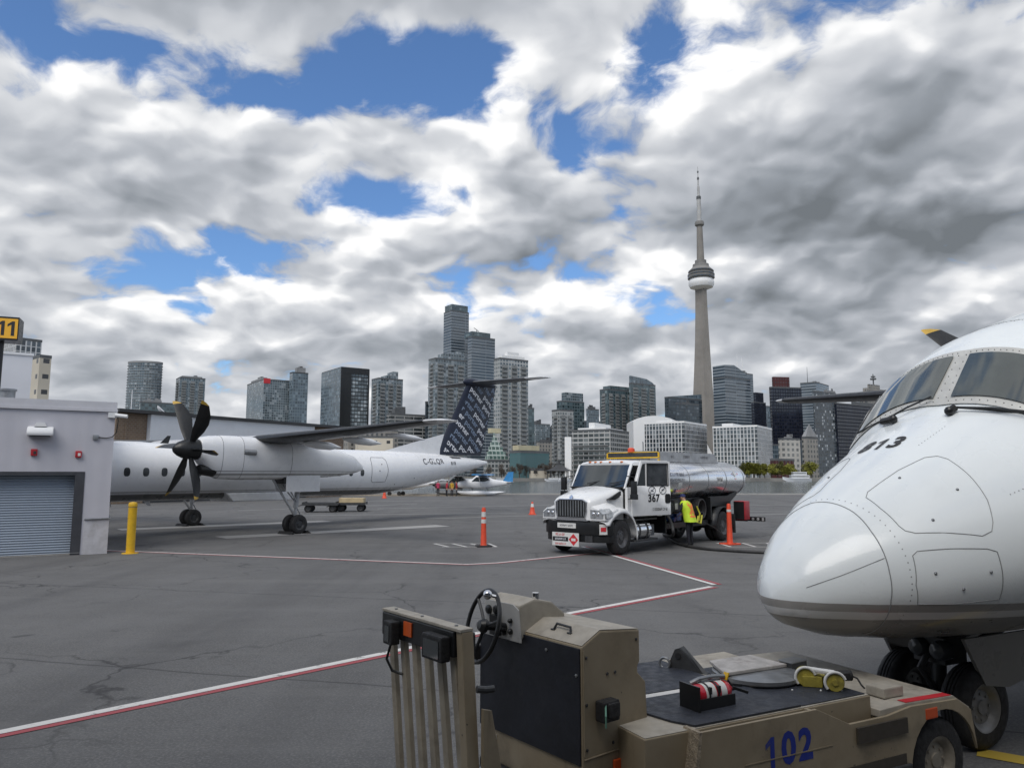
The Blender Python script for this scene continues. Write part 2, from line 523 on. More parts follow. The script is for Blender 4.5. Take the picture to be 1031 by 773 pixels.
# ------------------------------------------------------------------ setting: apron, markings, water, shore
def asphalt():
    mt, nb, b = new_mat('apron_asphalt')
    o = nb.tc('Object')
    big = nb.noise(o, .05, 5, .6); mid = nb.noise(o, .6, 6, .65); fine = nb.noise(o, 38.0, 3, .6); grit = nb.noise(o, 190.0, 2, .6)
    c = nb.mix(nb.mr(big, .35, .65, 0, 1), (.098, .099, .100), (.128, .127, .126))
    c = nb.mix(nb.mr(mid, .35, .7, 0, .55), c, (.082, .083, .085))
    c = nb.mix(nb.mr(fine, .42, .70, 0, .8), c, (.175, .174, .17))
    m2 = nb.noise(o, 11.0, 4, .65)
    c = nb.mix(nb.mr(m2, .5, .75, 0, .55), c, (.068, .068, .07))
    c = nb.mix(nb.mr(grit, .55, .72, 0, .6), c, (.26, .255, .245))
    # long paving lanes and their joints, worn tyre tracks
    w1 = nb.noise(nb.scalev(o, (.5, .02, 1)), 1.0, 4, .6)
    c = nb.mix(nb.mr(w1, .48, .72, 0, .5), c, (.070, .070, .072))
    lane = nb.xyz(o)
    rotv = nb.math('ADD', nb.math('MULTIPLY', lane[0], .24), nb.math('MULTIPLY', lane[1], .97))
    wob = nb.math('ADD', rotv, nb.math('MULTIPLY', nb.noise(o, .4, 4), .25))
    jt = nb.math('ABSOLUTE', nb.math('SUBTRACT', nb.math('FRACT', nb.math('DIVIDE', wob, 5.6)), .5))
    c = nb.mix(nb.mr(jt, 0.0, .007, .75, 0), c, (.035, .035, .036))
    # cracks
    vo = nb.N.new('ShaderNodeTexVoronoi'); vo.feature = 'DISTANCE_TO_EDGE'
    vv = nb.N.new('ShaderNodeVectorMath'); vv.operation = 'ADD'
    nn = nb.N.new('ShaderNodeTexNoise'); nb.put(nn.inputs['Vector'], o); nn.inputs['Scale'].default_value = .9; nn.inputs['Detail'].default_value = 6
    sc_ = nb.N.new('ShaderNodeVectorMath'); sc_.operation = 'SCALE'; nb.put(sc_.inputs[0], nn.outputs['Color']); sc_.inputs['Scale'].default_value = 1.6
    nb.put(vv.inputs[0], o); nb.put(vv.inputs[1], sc_.outputs[0])
    nb.put(vo.inputs['Vector'], vv.outputs[0]); vo.inputs['Scale'].default_value = .22
    crack = nb.mr(vo.outputs['Distance'], 0.0, .010, 1, 0)
    crack = nb.math('MULTIPLY', crack, nb.mr(nb.noise(o, .12, 3), .42, .56, 0, .85))
    c = nb.mix(crack, c, (.03, .03, .031))
    # lighter streaks drawn out along the taxi direction, and a few squared-off repair patches
    st = nb.noise(nb.scalev(o, (.06, .9, 1)), 1.0, 5, .6)
    c = nb.mix(nb.mr(st, .52, .72, 0, .45), c, (.155, .154, .15))
    ch = nb.N.new('ShaderNodeTexVoronoi'); ch.distance = 'CHEBYCHEV'; nb.put(ch.inputs['Vector'], o); ch.inputs['Scale'].default_value = .11
    pk = nb.math('MULTIPLY', nb.math('LESS_THAN', ch.outputs['Distance'], .16), nb.math('GREATER_THAN', nb.xyz(ch.outputs['Color'])[0], .55))
    c = nb.mix(nb.math('MULTIPLY', pk, .45), c, (.072, .072, .073))
    # oil
    oil = nb.math('MAXIMUM', nb.mr(nb.noise(o, .33, 3, .5), .64, .76, 0, .5), nb.mr(nb.noise(o, 1.7, 2, .4), .72, .78, 0, .6))
    c = nb.mix(oil, c, (.04, .04, .041))
    nb.put(b.inputs['Base Color'], c)
    nb.put(b.inputs['Roughness'], nb.mr(mid, .3, .7, .72, .9))
    b.inputs['Specular IOR Level'].default_value = .35
    h = nb.math('ADD', nb.math('MULTIPLY', grit, .6), nb.math('MULTIPLY', fine, .6))
    nb.put(b.inputs['Normal'], nb.bump(h, .35, .01))
    return mt


def worn_paint(name, rgb, wear=.5):
    mt, nb, b = new_mat(name)
    o = nb.tc('Object')
    n = nb.noise(o, 7.0, 7, .7); n2 = nb.noise(o, .8, 4, .6)
    f = nb.mr(nb.math('ADD', n, nb.math('MULTIPLY', n2, .35)), .74, .88, 0, wear)
    c = nb.mix(f, rgb, (.12, .12, .12))
    nb.put(b.inputs['Base Color'], c); b.inputs['Roughness'].default_value = .7
    return mt


M['line_white'] = worn_paint('line_white', (.60, .59, .57), .9)
M['line_red'] = worn_paint('line_red', (.33, .065, .075), .75)
M['line_yellow'] = worn_paint('line_yellow', (.5, .36, .05), .6)
M['pale_strip'] = worn_paint('pale_strip', (.34, .335, .325), .55)
M['line_faint'] = worn_paint('line_faint', (.30, .30, .29), .9)

EDGE = 92.0
mb = MB()
mb.b2(-400, 400, -60, EDGE, -1.6, 0.0)
setting('apron', mb, asphalt())
mb = MB()
x = -120.0
while x < 200:
    mb.b2(x, x + 5.96, EDGE + .002, EDGE + .45, -1.7, .16); x += 6
setting('sea_wall', mb, M['concrete'])

mt, nb, b = new_mat('lake_water')
o = nb.tc('Object')
b.inputs['Roughness'].default_value = .12; b.inputs['IOR'].default_value = 1.33
nb.put(b.inputs['Base Color'], nb.mix(nb.mr(nb.noise(nb.scalev(o, (.02, .06, 1)), 1.0, 4), .35, .65, 0, 1), (.045, .06, .066), (.075, .09, .095)))
hh = nb.math('ADD', nb.noise(nb.scalev(o, (.5, 1.0, 1)), .9, 4, .6), nb.math('MULTIPLY', nb.noise(o, .25, 3), 1.5))
nb.put(b.inputs['Normal'], nb.bump(hh, .55, .5))
mb = MB(); mb.quad((-3000, 60, -1.3), (3000, 60, -1.3), (3000, 4000, -1.3), (-3000, 4000, -1.3))
setting('lake_water', mb, mt)

SHORE = 440.0
mb = MB(); mb.b2(-1500, 1900, SHORE, 5000, -3, .35)
setting('far_shore_land', mb, mat('shore_land', (.16, .15, .12), .9, var=.3, scale=.05))
mb = MB(); mb.b2(-1500, 1900, SHORE - 1.0, SHORE - .01, -3, .6)
setting('shore_quay', mb, mat('quay_stone', (.20, .195, .18), .85, var=.25, scale=.08))


def strip(pts, wid, off, z, name, mt):
    """painted strip along a polyline, its centre line moved sideways by off"""
    pts = [Vector((p[0], p[1], 0)) for p in pts]
    L_, R_ = [], []
    for i, p in enumerate(pts):
        d0 = (p - pts[i - 1]).normalized() if i else None
        d1 = (pts[i + 1] - p).normalized() if i < len(pts) - 1 else None
        if d0 is None: d0 = d1
        if d1 is None: d1 = d0
        n0 = Vector((-d0.y, d0.x, 0)); n1 = Vector((-d1.y, d1.x, 0))
        n = (n0 + n1).normalized(); k = 1.0 / max(.35, n.dot(n0))
        L_.append(p + n * (off + wid / 2) * k); R_.append(p + n * (off - wid / 2) * k)
    mb = MB()
    for i in range(len(pts) - 1):
        mb.quad((*R_[i].xy, z), (*R_[i + 1].xy, z), (*L_[i + 1].xy, z), (*L_[i].xy, z))
    return setting(name, mb, mt, smooth=0)


def lines():
    near = [(-8.4, 3.1), (-4.81, 7.35), (-1.7, 10.5), (1.03, 13.44), (4.37, 16.6), (3.19, 22.0), (2.2, 26.6)]
    near = [(-6.5, 5.75), (-4.81, 7.35), (-1.7, 10.5), (1.03, 13.44), (4.32, 16.55)]
    strip(near, .13, .0, .006, 'apron_boundary_line_white', M['line_white'])
    strip(near, .10, -.13, .006, 'apron_boundary_line_red', M['line_red'])
    up = [(4.50, 16.80), (3.19, 22.3), (2.4, 25.6)]
    strip(up, .13, .05, .010, 'apron_boundary_line_white', M['line_white'])
    strip(up, .10, -.09, .010, 'apron_boundary_line_red', M['line_red'])
    far = [(-18.4, 26.1), (-12.9, 24.33), (-1.22, 20.59), (-.4, 20.95), (1.46, 22.57), (3.0, 24.0)]
    strip(far, .11, .0, .006, 'apron_boundary_line_white', M['line_white'])
    strip(far, .09, -.11, .006, 'apron_boundary_line_red', M['line_red'])
    # wide pale bars under the parked airliner, a long one behind it
    a, b_ = gp(222, 541), gp(446, 529)
    strip([a, b_], 1.25, 0, .005, 'stand_marking', M['pale_strip'])
    strip([gp(120, 533), gp(330, 524.5)], 1.2, 0, .005, 'stand_marking', M['pale_strip'])
    for (x0, y0, x1, y1, w_) in ((300, 519, 520, 516, .3), (380, 512, 620, 507, .3), (430, 522, 600, 517, .25), (560, 509.5, 1000, 507, .35), (640, 521, 1000, 512, .3),
                                 (240, 514, 420, 507, .3), (700, 514, 900, 516, .3), (330, 505, 470, 503.5, .4)):
        strip([gp(x0, y0), gp(x1, y1)], w_, 0, .004, 'faded_stripe', M['line_faint'])
    # hatched boxes by the tall cone and beside the fuel truck
    def hatch(x0, x1, y0, y1, n):
        q = lambda s_, t_: gp(x0 + (x1 - x0) * s_ + (t_ * 8), y0 + (y1 - y0) * t_)
        for t_ in (0, 1): strip([q(0, t_), q(1, t_)], .07, 0, .006, 'hatched_marking', M['line_white'])
        for i in range(n + 1): strip([q(i / n, 0), q(min(1, i / n + .12), 1)], .1, 0, .0075, 'hatched_marking', M['line_white'])
    hatch(437, 492, 547.2, 550.5, 3)
    hatch(722, 772, 546.5, 550.5, 2)
    strip([gp(984, 757), gp(1045, 768), gp(1120, 783)], .22, 0, .006, 'yellow_lead_line', M['line_yellow'])


lines()

# the terminal whose window the view looks out of: its wall shades the ground nearest to it
mb = MB()
mb.b2(-60, 60, -14, -.9, 0, 9.5)
mb.b2(-60, 60, -.9, .2, 4.6, 5.2)
setting('terminal_wall', mb, mat('terminal_cladding', (.16, .165, .17), .7, var=.1, scale=.5))


# ------------------------------------------------------------------ the city across the water
LAND = .35
F = {}  # facade tones tinted bluer, standing in for haze over the distance
F['grey_condo'] = facade('grey_condo', (.07, .095, .11), (.22, .255, .275), 3.0, 2.7, .22, .26, .8, (.44, .47, .49), pale_amt=.6)
F['pale_condo'] = facade('pale_condo', (.12, .14, .145), (.42, .43, .425), 3.0, 2.7, .32, .34, .6, (.46, .47, .46), pale_amt=.6)
F['blue_glass'] = facade('blue_glass', (.075, .105, .13), (.16, .20, .225), 3.8, 3.0, .16, .22, .7, (.30, .36, .40), pale_amt=.4)
F['dark_glass'] = facade('dark_glass', (.035, .048, .060), (.065, .080, .095), 3.6, 3.4, .18, .26, .8, (.22, .25, .27), pale_amt=.4)
F['dark_green_glass'] = facade('dark_green_glass', (.05, .078, .088), (.11, .145, .16), 3.5, 3.6, .20, .26, .9, (.25, .30, .30), pale_amt=.5)
F['black_tower'] = facade('black_tower', (.010, .013, .024), (.014, .017, .028), 3.9, 3.2, .2, .3, .5, (.06, .065, .08), .2, pale_amt=.2)
F['bright_curtain'] = facade('bright_curtain', (.10, .125, .14), (.03, .034, .038), 3.9, 3.2, .14, .28, .9, (.42, .46, .48), pale_amt=.7)
F['maroon'] = facade('maroon', (.05, .018, .02), (.085, .030, .030), 4.2, 3.5, .4, .4, .4, (.09, .04, .04), .4)
F['white_grid'] = facade('white_grid', (.045, .058, .068), (.60, .605, .605), 3.3, 2.6, .27, .12, .9, (.30, .32, .33), pale_amt=.5)
F['slab_stripes'] = facade('slab_stripes', (.055, .074, .092), (.27, .305, .335), 3.6, 40.0, .01, .32, .4, (.2, .22, .24))
F['balcony_stripes'] = facade('balcony_stripes', (.035, .042, .045), (.36, .36, .35), 3.3, 9.0, .08, .32, .7, (.2, .22, .22), pale_amt=.4)
F['stone'] = facade('stone', (.06, .065, .065), (.30, .285, .26), 4.0, 4.0, .55, .42, .5, (.2, .2, .2), .3)
F['pale_stone'] = facade('pale_stone', (.13, .135, .13), (.46, .445, .41), 4.0, 4.6, .5, .45, .5, (.3, .3, .3), .3)
F['speckled'] = facade('speckled', (.035, .045, .055), (.11, .125, .14), 3.4, 3.0, .25, .3, 1.2, (.45, .48, .5), pale_amt=.9)
F['cream'] = facade('cream', (.03, .03, .032), (.62, .56, .46), 7.0, 9.0, .72, .70, .5, (.1, .1, .1), .3, pale_amt=.2)
F['terrace'] = facade('terrace', (.035, .043, .046), (.42, .42, .41), 3.2, 4.0, .14, .32, .8, (.25, .26, .26), pale_amt=.5)
F['teal'] = facade('teal', (.05, .12, .13), (.045, .13, .14), 9.0, 9.0, .03, .03, .12, (.06, .14, .15), .25, pale_amt=.2)
M['roof_dark'] = mat('roof_dark', (.05, .052, .055), .8, var=.2, scale=.1)
M['roof_grey'] = mat('roof_grey', (.24, .245, .25), .8, var=.12, scale=.1)
M['balcony_grey'] = mat('balcony_grey', (.22, .23, .23), .7, var=.12, scale=.1)
M['roof_white'] = mat('roof_white', (.80, .80, .79), .5, var=.03, scale=.05)
M['tower_concrete'] = mat('tower_concrete', (.235, .22, .20), .85, var=.12, scale=.03)
M['steel_frame'] = mat('steel_frame', (.10, .105, .11), .6, var=.15, scale=.3)


def px_ratio(px): return (px - 515.5) / 750.0 * CT


def tower(name, label, x0, xc, x1, yt, Y, style, a=35, top=None, cat='tower', d0=26.0, balc=0, pent=None, group=None, base=LAND):
    """rectangular tower: its near corner stands at distance Y; x0, xc, x1 bound the left and right faces"""
    Xc = px_ratio(xc) * Y
    if xc - x0 < 1.0: a = 10
    ca, sa = math.cos(R(a)), math.sin(R(a))
    r0, r1 = px_ratio(x0), px_ratio(x1)
    d = (Xc - r0 * Y) / (sa + r0 * ca) if xc - x0 >= 1.0 else d0
    w_ = (r1 * Y - Xc) / (ca - r1 * sa)
    h = aty(xc, yt, Y)[1] - base
    rt = root(name, label, cat, (Xc, Y, base), R(a), group=group)
    m = MB(); m.b2(0, w_, 0, d, 0, h)
    m.build('shaft', F[style], rt, smooth=0)
    # roof edge, plant room, machinery
    m = MB()
    t = .8
    for (a0, a1, b0, b1) in ((-.1, w_ + .1, -.1, t), (-.1, w_ + .1, d - t, d + .1), (-.1, t, t, d - t), (w_ - t, w_ + .1, t, d - t)): m.b2(a0, a1, b0, b1, h - .4, h + 1.0)
    m.build('parapet', top or M['steel_frame'], rt, smooth=0)
    if pent is None: pent = (.2, .8, 5.0)
    if pent:
        p0, p1, ph = pent
        m = MB(); m.b2(w_ * p0, w_ * p1, d * .15, d * .85, h + .01, h + ph)
        rnd = random.Random(int(x0 * 7 + yt))
        for k in range(3):
            xx = w_ * (p0 + (p1 - p0) * rnd.uniform(.1, .8)); m.b2(xx, xx + 3, d * .3, d * .5, h + ph + .01, h + ph + rnd.uniform(1, 2.6))
        m.build('plant_room', M['roof_grey'] if rnd.random() < .5 else M['steel_frame'], rt, smooth=0)
    if balc:
        n = balc
        stacks = [(w_ * (k + .5) / n, w_ / n * .27) for k in range(n)] + ([None] if d > 10 else [])
        for st_ in stacks:
            m = MB(); z = 8.0
            if st_: xm, hw = st_; m.b2(xm - hw, xm + hw, -.2, -.005, 6.0, h - 4)
            else: m.b2(-.2, -.005, d * .3, d * .7, 6.0, h - 4)
            while z < h - 5:
                if st_: m.b2(xm - hw, xm + hw, -1.5, -.205, z, z + .35); m.b2(xm - hw, xm + hw, -1.5, -1.42, z + .351, z + 1.3)
                else: m.b2(-1.5, -.205, d * .3, d * .7, z, z + .35); m.b2(-1.5, -1.42, d * .3, d * .7, z + .351, z + 1.3)
                z += 3.4
            m.build('balcony_stack', M['balcony_grey'], rt, smooth=0)
    return rt, w_, d, h


def extra(rt, name, box, mt, smooth=0):
    m = MB(); m.b2(*box); return m.build(name, mt, rt, smooth=smooth)


# towers at the far left, above the hangar
r_ = root('round_tower', 'bow-fronted grey glass condo tower farthest left above the brick hangar wall', 'tower', (px_ratio(133.5) * 900, 915, LAND))
hh = aty(133, 365, 900)[1]
m = MB(); ring = lambda z, k=1.0: [(20.5 * k * math.cos(t_) * 1.0, 13.0 * k * math.sin(t_), z) for t_ in [2 * PI * i / 40 for i in range(40)]]
m.loft([ring(0), ring(hh)]); m.build('shaft', F['grey_condo'], r_, smooth=20)
m = MB(); m.loft([ring(hh + .01, 1.02), ring(hh + 2.2, 1.02)]); m.build('parapet', M['roof_grey'], r_, smooth=20)
m = MB()
z = 6.0
while z < hh: m.loft([ring(z, 1.035), ring(z + .4, 1.035)]); z += 3.4
m.build('floor_slabs', M['roof_grey'], r_, smooth=20)
tower('condo_tower', 'squarish grey glass condo tower just above the upper propeller blades', 172, 176, 202, 380, 930, 'grey_condo', balc=3, pent=(.1, .9, 3))
tower('low_glass_block', 'low long glass block between the two left condo towers', 136, 137, 173, 405, 800, 'dark_green_glass', pent=(.1, .6, 3), cat='building')
rt, w_, d, h = tower('office_block', 'wide grey office block with a red rooftop sign above the hangar', 245, 262, 291, 382, 900, 'grey_condo', pent=(.05, .2, 4))
m = MB(); m.b2(-.6, 7.5, -.8, -.35, h - 4.5, h + 1.6); m.build('roof_sign', M['label_red'], rt, smooth=0)
m = MB(); put_text(m, '~1', 4.2, frame_m((2.2, -.83, h - 1.5), (1, 0, 0), (0, 0, 1)), bold=.1); put_text(m, '~2', 2.6, frame_m((5.4, -.83, h - 1.5), (1, 0, 0), (0, 0, 1)))
tower('narrow_glass_tower', 'narrow blue glass tower joined to the office block with the red sign', 288, 291, 307, 375, 905, 'blue_glass', top=M['roof_dark'], pent=(.3, .85, 7))
rt, w_, d, h = tower('framed_tower', 'black framed office tower with bright curtain wall left of the stepped condo', 321, 341, 369, 370, 760, 'bright_curtain', pent=False)
m = MB(); m.b2(-.8, 2.6, -.8, -.01, 0, h + .5); m.b2(w_ - 1, w_ + .5, -.8, -.01, 0, h - 5.6); m.b2(2.61, w_ + .5, -.8, -.01, h - 5.5, h + .5); m.b2(2.6, 11, -.5, -.01, 0, h - 5.52)
m.build('black_frame', M['black_paint'], rt, smooth=0)
m = MB(); m.b2(-.5, -.01, 0, d, 0, h); m.build('side_glazing', F['blue_glass'], rt, smooth=0)
rt, w_, d, h = tower('stepped_condo', 'grey stepped condo tower standing alone between framed tower and airliner fin', 372, 379, 404, 381, 700, 'grey_condo', balc=3, pent=False)
m = MB(); m.b2(w_ * .35, w_ * .82, 1, d - 1, h + .01, h + 4); m.b2(w_ * .62, w_ * .82, 1.2, d - 1.2, h + 4.01, h + 8); m.build('upper_storeys', F['grey_condo'], rt, smooth=0)
tower('low_condo', 'low grey apartment block behind the wing of the left airliner', 388, 392, 436, 417, 640, 'balcony_stripes', pent=(.1, .35, 5), cat='building')
tower('low_slab_block', 'dull low block behind the flap fairings of the left airliner', 345, 350, 400, 432, 560, 'stone', pent=(.5, .9, 3), cat='building')
# the tall group behind the fin
rt, w_, d, h = tower('tallest_condo', 'tallest dark residential tower of the group above the navy fin', 445, 453, 471, 313, 900, 'slab_stripes', pent=False)
m = MB(); m.b2(1.0, w_ - 1.0, 1, d - 1, h + .01, h + 9); m.build('glass_crown', F['dark_green_glass'], rt, smooth=0)
tower('dark_slab_tower', 'dark slab tower with crane jib, right neighbour of the tallest condo', 470, 474, 498, 339, 870, 'slab_stripes', pent=False)
rt2 = bpy.data.objects['dark_slab_tower']
m = MB(); m.b2(.8, 27, .8, 18, aty(474, 339, 870)[1], aty(474, 333.5, 870)[1]); m.build('glass_crown', F['dark_green_glass'], rt2, smooth=0)
m = MB(); zc = aty(474, 333.5, 870)[1]; m.tube([(12, 8, zc), (12, 8, zc + 4)], .4, 4); m.tube([(8, 8, zc + 6), (12, 8, zc + 4), (15, 8, zc + 2)], .35, 4); m.build('crane', M['steel_frame'], rt2, smooth=0)
rt, w_, d, h = tower('terraced_condo', 'broad grey condo with stepped roof in front of the tallest tower', 430, 437, 468, 361, 640, 'grey_condo', balc=3, pent=False)
m = MB(); m.b2(w_ * .28, w_ * .98, 1, d - 1, h + .01, h + 5.5); m.b2(w_ * .7, w_ * .97, 1.2, d - 1.2, h + 5.51, h + 8.5); m.build('upper_storeys', F['grey_condo'], rt, smooth=0)
tower('side_wing_block', 'slim dark block at the left foot of the terraced condo', 427, 428, 433, 405, 650, 'dark_glass', pent=False, cat='building')
rt, w_, d, h = tower('pale_condo_tower', 'pale condo tower with white roof crown right of the navy fin', 497, 503, 532, 361, 560, 'pale_condo', balc=3, pent=False)
m = MB(); m.b2(w_ * .1, w_ * .9, 1, d - 1, h + .01, h + 3.2); m.b2(w_ * .32, w_ * .72, 2, d - 2, h + 3.21, h + 6.3); m.build('white_crown', M['roof_white'], rt, smooth=0)
tower('green_slim_block', 'slim pale green block tucked behind the pale condo tower', 528, 529, 538, 411, 700, 'dark_green_glass', pent=(.2, .8, 2), cat='building')
tower('distant_grey_block', 'distant grey block low between pale condo tower and dark twin towers', 536, 540, 554, 427, 1050, 'grey_condo', pent=(.1, .4, 5), cat='building')
tower('distant_dark_block', 'small distant dark block beside the distant grey block', 551, 553, 561, 431, 1150, 'dark_glass', pent=(.2, .9, 3), cat='building')
rt, w_, d, h = tower('dark_stepped_tower', 'dark stepped glass tower behind the pale front slab', 561, 566, 589, 404, 820, 'dark_green_glass', pent=False)
m = MB(); m.b2(w_ * .2, w_ * .97, .6, d - .6, h + .01, h + 10.5); m.build('upper_storeys', F['grey_condo'], rt, smooth=0)
tower('pale_front_slab', 'pale glass slab in front of the dark stepped tower', 556, 564, 578, 413, 620, 'pale_condo', pent=False, balc=2)
tower('dark_low_tower', 'dark lower tower at the left edge of the pale front slab', 556, 557, 564, 418, 700, 'dark_glass', pent=False)
tower('small_far_tower', 'small far tower with blue grey top between two dark groups', 591, 593, 604, 412, 1000, 'blue_glass', pent=(.1, .7, 4))
rt, w_, d, h = tower('dark_condo_pair', 'left dark green condo of the broad pair behind the white terraces', 605, 613, 638, 392, 800, 'dark_green_glass', balc=4, pent=False)
m = MB(); m.b2(w_ * .12, w_ * .95, .6, d - .6, h + .01, h + 4.5); m.build('upper_storeys', F['dark_green_glass'], rt, smooth=0)
rt, w_, d, h = tower('slanted_roof_condo', 'taller right condo of the broad dark pair with slanted glass roof', 635, 637, 662, 386, 790, 'dark_green_glass', balc=3, pent=False)
m = MB(); m.prism([(0, h + .01), (w_, h + .01), (w_ * .9, h + 3), (w_ * .66, h + 6.5), (0, h + 8.5)], 'y', .5, d - .5); m.build('slanted_glass_roof', F['blue_glass'], rt, smooth=0)
rt, w_, d, h = tower('dark_glass_box', 'dark glass office box immediately left of the tall concrete tower', 671, 675, 709, 400, 850, 'dark_glass', pent=False)
m = MB(); m.prism([(0, h + .01), (w_, h + .01), (w_, h + 7), (0, h + 1)], 'y', .4, d - .4); m.build('raked_top', F['blue_glass'], rt, smooth=0)
tower('lower_glass_wing', 'lower glass wing in front of the dark glass office box', 682, 683, 706, 406, 780, 'dark_glass', pent=(.3, .6, 2))
# low waterfront buildings
rt, w_, d, h = tower('terrace_building', 'low waterfront apartment block with white balcony terraces behind the truck cab', 576, 615, 634, 433, 520, 'terrace', a=62, pent=False, cat='building')
m = MB(); m.b2(2, w_ - 1, 4, d - 4, h + .01, h + 2.2); m.b2(4, w_ - 3, d * .45, d * .6, h + 2.21, h + 6); m.build('roof_pavilion', M['roof_white'], rt, smooth=0)
m = MB()
for k in range(7): m.b2(-1.8, -.01, 1, d - 1, 2.6 + k * 3.3, 3.1 + k * 3.3)
m.build('balcony_bands', M['roof_grey'], rt, smooth=0)
m = MB(); m.b2(-1.2, .0 - .02, d + .01, d + 5, 0, h - 4); m.build('end_wing', M['roof_white'], rt, smooth=0)
rt, w_, d, h = tower('grid_building', 'white gridded apartment slab left of the concrete tower, behind the tank', 650, 690, 713, 425, 560, 'white_grid', a=55, pent=False, cat='building', top=M['roof_white'])
m = MB(); m.b2(1, w_ - 1, d * .3, d * .7, h + .01, h + 2); m.build('roof_box', M['roof_white'], rt, smooth=0)
rt, w_, d, h = tower('grid_building', 'white gridded apartment slab right of the concrete tower, above the shore trees', 719, 764, 779, 429, 560, 'white_grid', a=58, pent=False, cat='building', top=M['roof_white'])
m = MB(); m.b2(2, w_ - 1, d * .55, d * .8, h + .01, h + 3); m.build('roof_box', M['roof_white'], rt, smooth=0)
rt, w_, d, h = tower('teal_building', 'teal clad flat building with cream roof band on the left shore', 513, 524, 553, 455, 480, 'teal', a=40, pent=False, cat='building')
m = MB(); m.b2(1, w_ - 6, 3, d - 2, h + 1.32, h + 4.5); m.build('cream_roof_band', mat('cream_cladding', (.52, .47, .32), .7, scale=.1), rt, smooth=0)
tower('cream_low_building', 'small cream building with square windows under the teal building', 533, 535, 553, 473, 452, 'cream', a=20, pent=False, cat='building', d0=12)
rt, w_, d, h = tower('terraced_pyramid', 'pale green terraced building stepping down below the airliner tail cone', 487, 491, 513, 464, 500, 'pale_condo', a=30, pent=False, cat='building')
mt_g = facade('green_terrace', (.12, .19, .17), (.50, .56, .52), 3.2, 3.0, .2, .3, .5, (.5, .56, .54))
m = MB()
for k in range(6): m.b2(.5 + k * 1.3, w_ - .6 - k * 1.6, .5 + k, d - 1, h + .01 + k * 3.2, h + 3.2 + k * 3.2)
m.build('stepped_terraces', mt_g, rt, smooth=0)
m = MB(); m.b2(6, 14, 7, 11, h + 19.3, h + 22.5); m.build('cream_penthouse', bpy.data.materials['cream_cladding'], rt, smooth=0)
tower('tan_low_building', 'flat tan building glimpsed under the left airliner wing', 357, 360, 395, 440, 520, 'cream', pent=False, cat='building', a=15)
# to the right of the concrete tower
rt, w_, d, h = tower('curved_tower', 'glass office tower with curved shoulder right of the concrete tower', 721, 733, 759, 380, 860, 'slab_stripes', pent=False)
prof = [(0, h + .01), (w_, h + .01)] + [(w_ - w_ * .62 * math.sin(t_) ** 1.6, h + 16 * math.sin(t_)) for t_ in [PI / 2 * k / 8 for k in range(1, 9)]] + [(0, h + 15)]
m = MB(); m.prism(prof, 'y', .01, d); m.build('curved_top', F['slab_stripes'], rt, smooth=0)
rt, w_, d, h = tower('white_mast_tower', 'pale striped tower with twin masts behind the curved tower', 745, 752, 762, 376, 1100, 'slab_stripes', pent=(.1, .5, 3))
m = MB()
for xx, hz in ((-5, 30), (6, 26)): m.cyl((xx, 6, h), (xx, 6, h + hz * .6), .8, .5, 6); m.cyl((xx, 6, h + hz * .6), (xx, 6, h + hz), .45, .2, 6)
m.build('mast', M['roof_white'], rt, smooth=30)
rt, w_, d, h = tower('black_low_tower', 'black tower with small upper step left of the maroon topped tower', 759, 762, 774, 405, 1000, 'black_tower', pent=False)
m = MB(); m.b2(w_ * .2, w_ * .85, .5, d - .5, h + .01, h + 14); m.build('upper_storeys', F['black_tower'], rt, smooth=0)
tower('sliver_tower', 'pale sliver of a tower between two black towers', 773, 774, 780, 409, 1150, 'blue_glass', pent=False)
rt, w_, d, h = tower('black_tower', 'black tower carrying a maroon plant storey on its roof', 778, 780, 811, 390, 880, 'black_tower', a=12, pent=False)
m = MB(); m.b2(w_ * .1, w_ * .62, 4, d - 4, h + .01, h + 13); m.build('maroon_roof_block', F['maroon'], rt, smooth=0)
rt, w_, d, h = tower('grey_slab_tower', 'grey glass slab tower with flat pale top behind the right airliner wing', 810, 826, 839, 385, 960, 'slab_stripes', a=50, pent=(.2, .8, 2))
m = MB(); m.cyl((5, 12, h), (5, 12, h + 22), .5, .2, 5); m.build('mast', M['steel_frame'], rt, smooth=0)
tower('speckled_tower', 'dark speckled glass tower below the right airliner wing', 822, 823, 846, 394, 800, 'speckled', pent=(.5, .98, 3), d0=20)
tower('black_slab', 'broad black slab building under the right airliner wing', 844, 846, 892, 406, 820, 'black_tower', pent=(.35, .9, 4))
rt, w_, d, h = tower('deco_tower', 'stone stepped tower with beacon mast above the cockpit wiper', 866, 872, 903, 408, 1000, 'stone', pent=False)
m = MB(); z = h
for k, (a_, hz) in enumerate(((.10, 15), (.2, 10), (.33, 6))):
    m.b2(w_ * a_, w_ * (1 - a_), d * a_, d * (1 - a_), z + .01, z + hz); z += hz
m.build('stepped_top', F['stone'], rt, smooth=0)
m = MB(); m.cyl((w_ / 2, d / 2, z), (w_ / 2, d / 2, z + 15), 1.0, .6, 8); m.cyl((w_ / 2, d / 2, z + 7), (w_ / 2, d / 2, z + 9), 4, 4, 10); m.cyl((w_ / 2, d / 2, z + 10.5), (w_ / 2, d / 2, z + 12), 3, 3, 10)
m.build('beacon', M['steel_frame'], rt, smooth=30)
tower('grey_back_tower', 'grey tower peeking out beside the stone stepped tower', 868, 870, 884, 396, 1150, 'grey_condo', pent=False)
tower('pale_waterfront_block', 'pale flat roofed block in front of the black maroon topped tower', 785, 790, 807, 442, 560, 'pale_stone', a=25, pent=(.3, .6, 2), cat='building')
tower('dark_waterfront_block', 'dark narrow block between the pale block and the pointed stone tower', 806, 808, 815, 444, 640, 'dark_glass', pent=False, cat='building')
tower('grey_shore_block', 'grey blue glass block left of the pale waterfront block', 776, 778, 787, 448, 640, 'blue_glass', pent=False, cat='building')
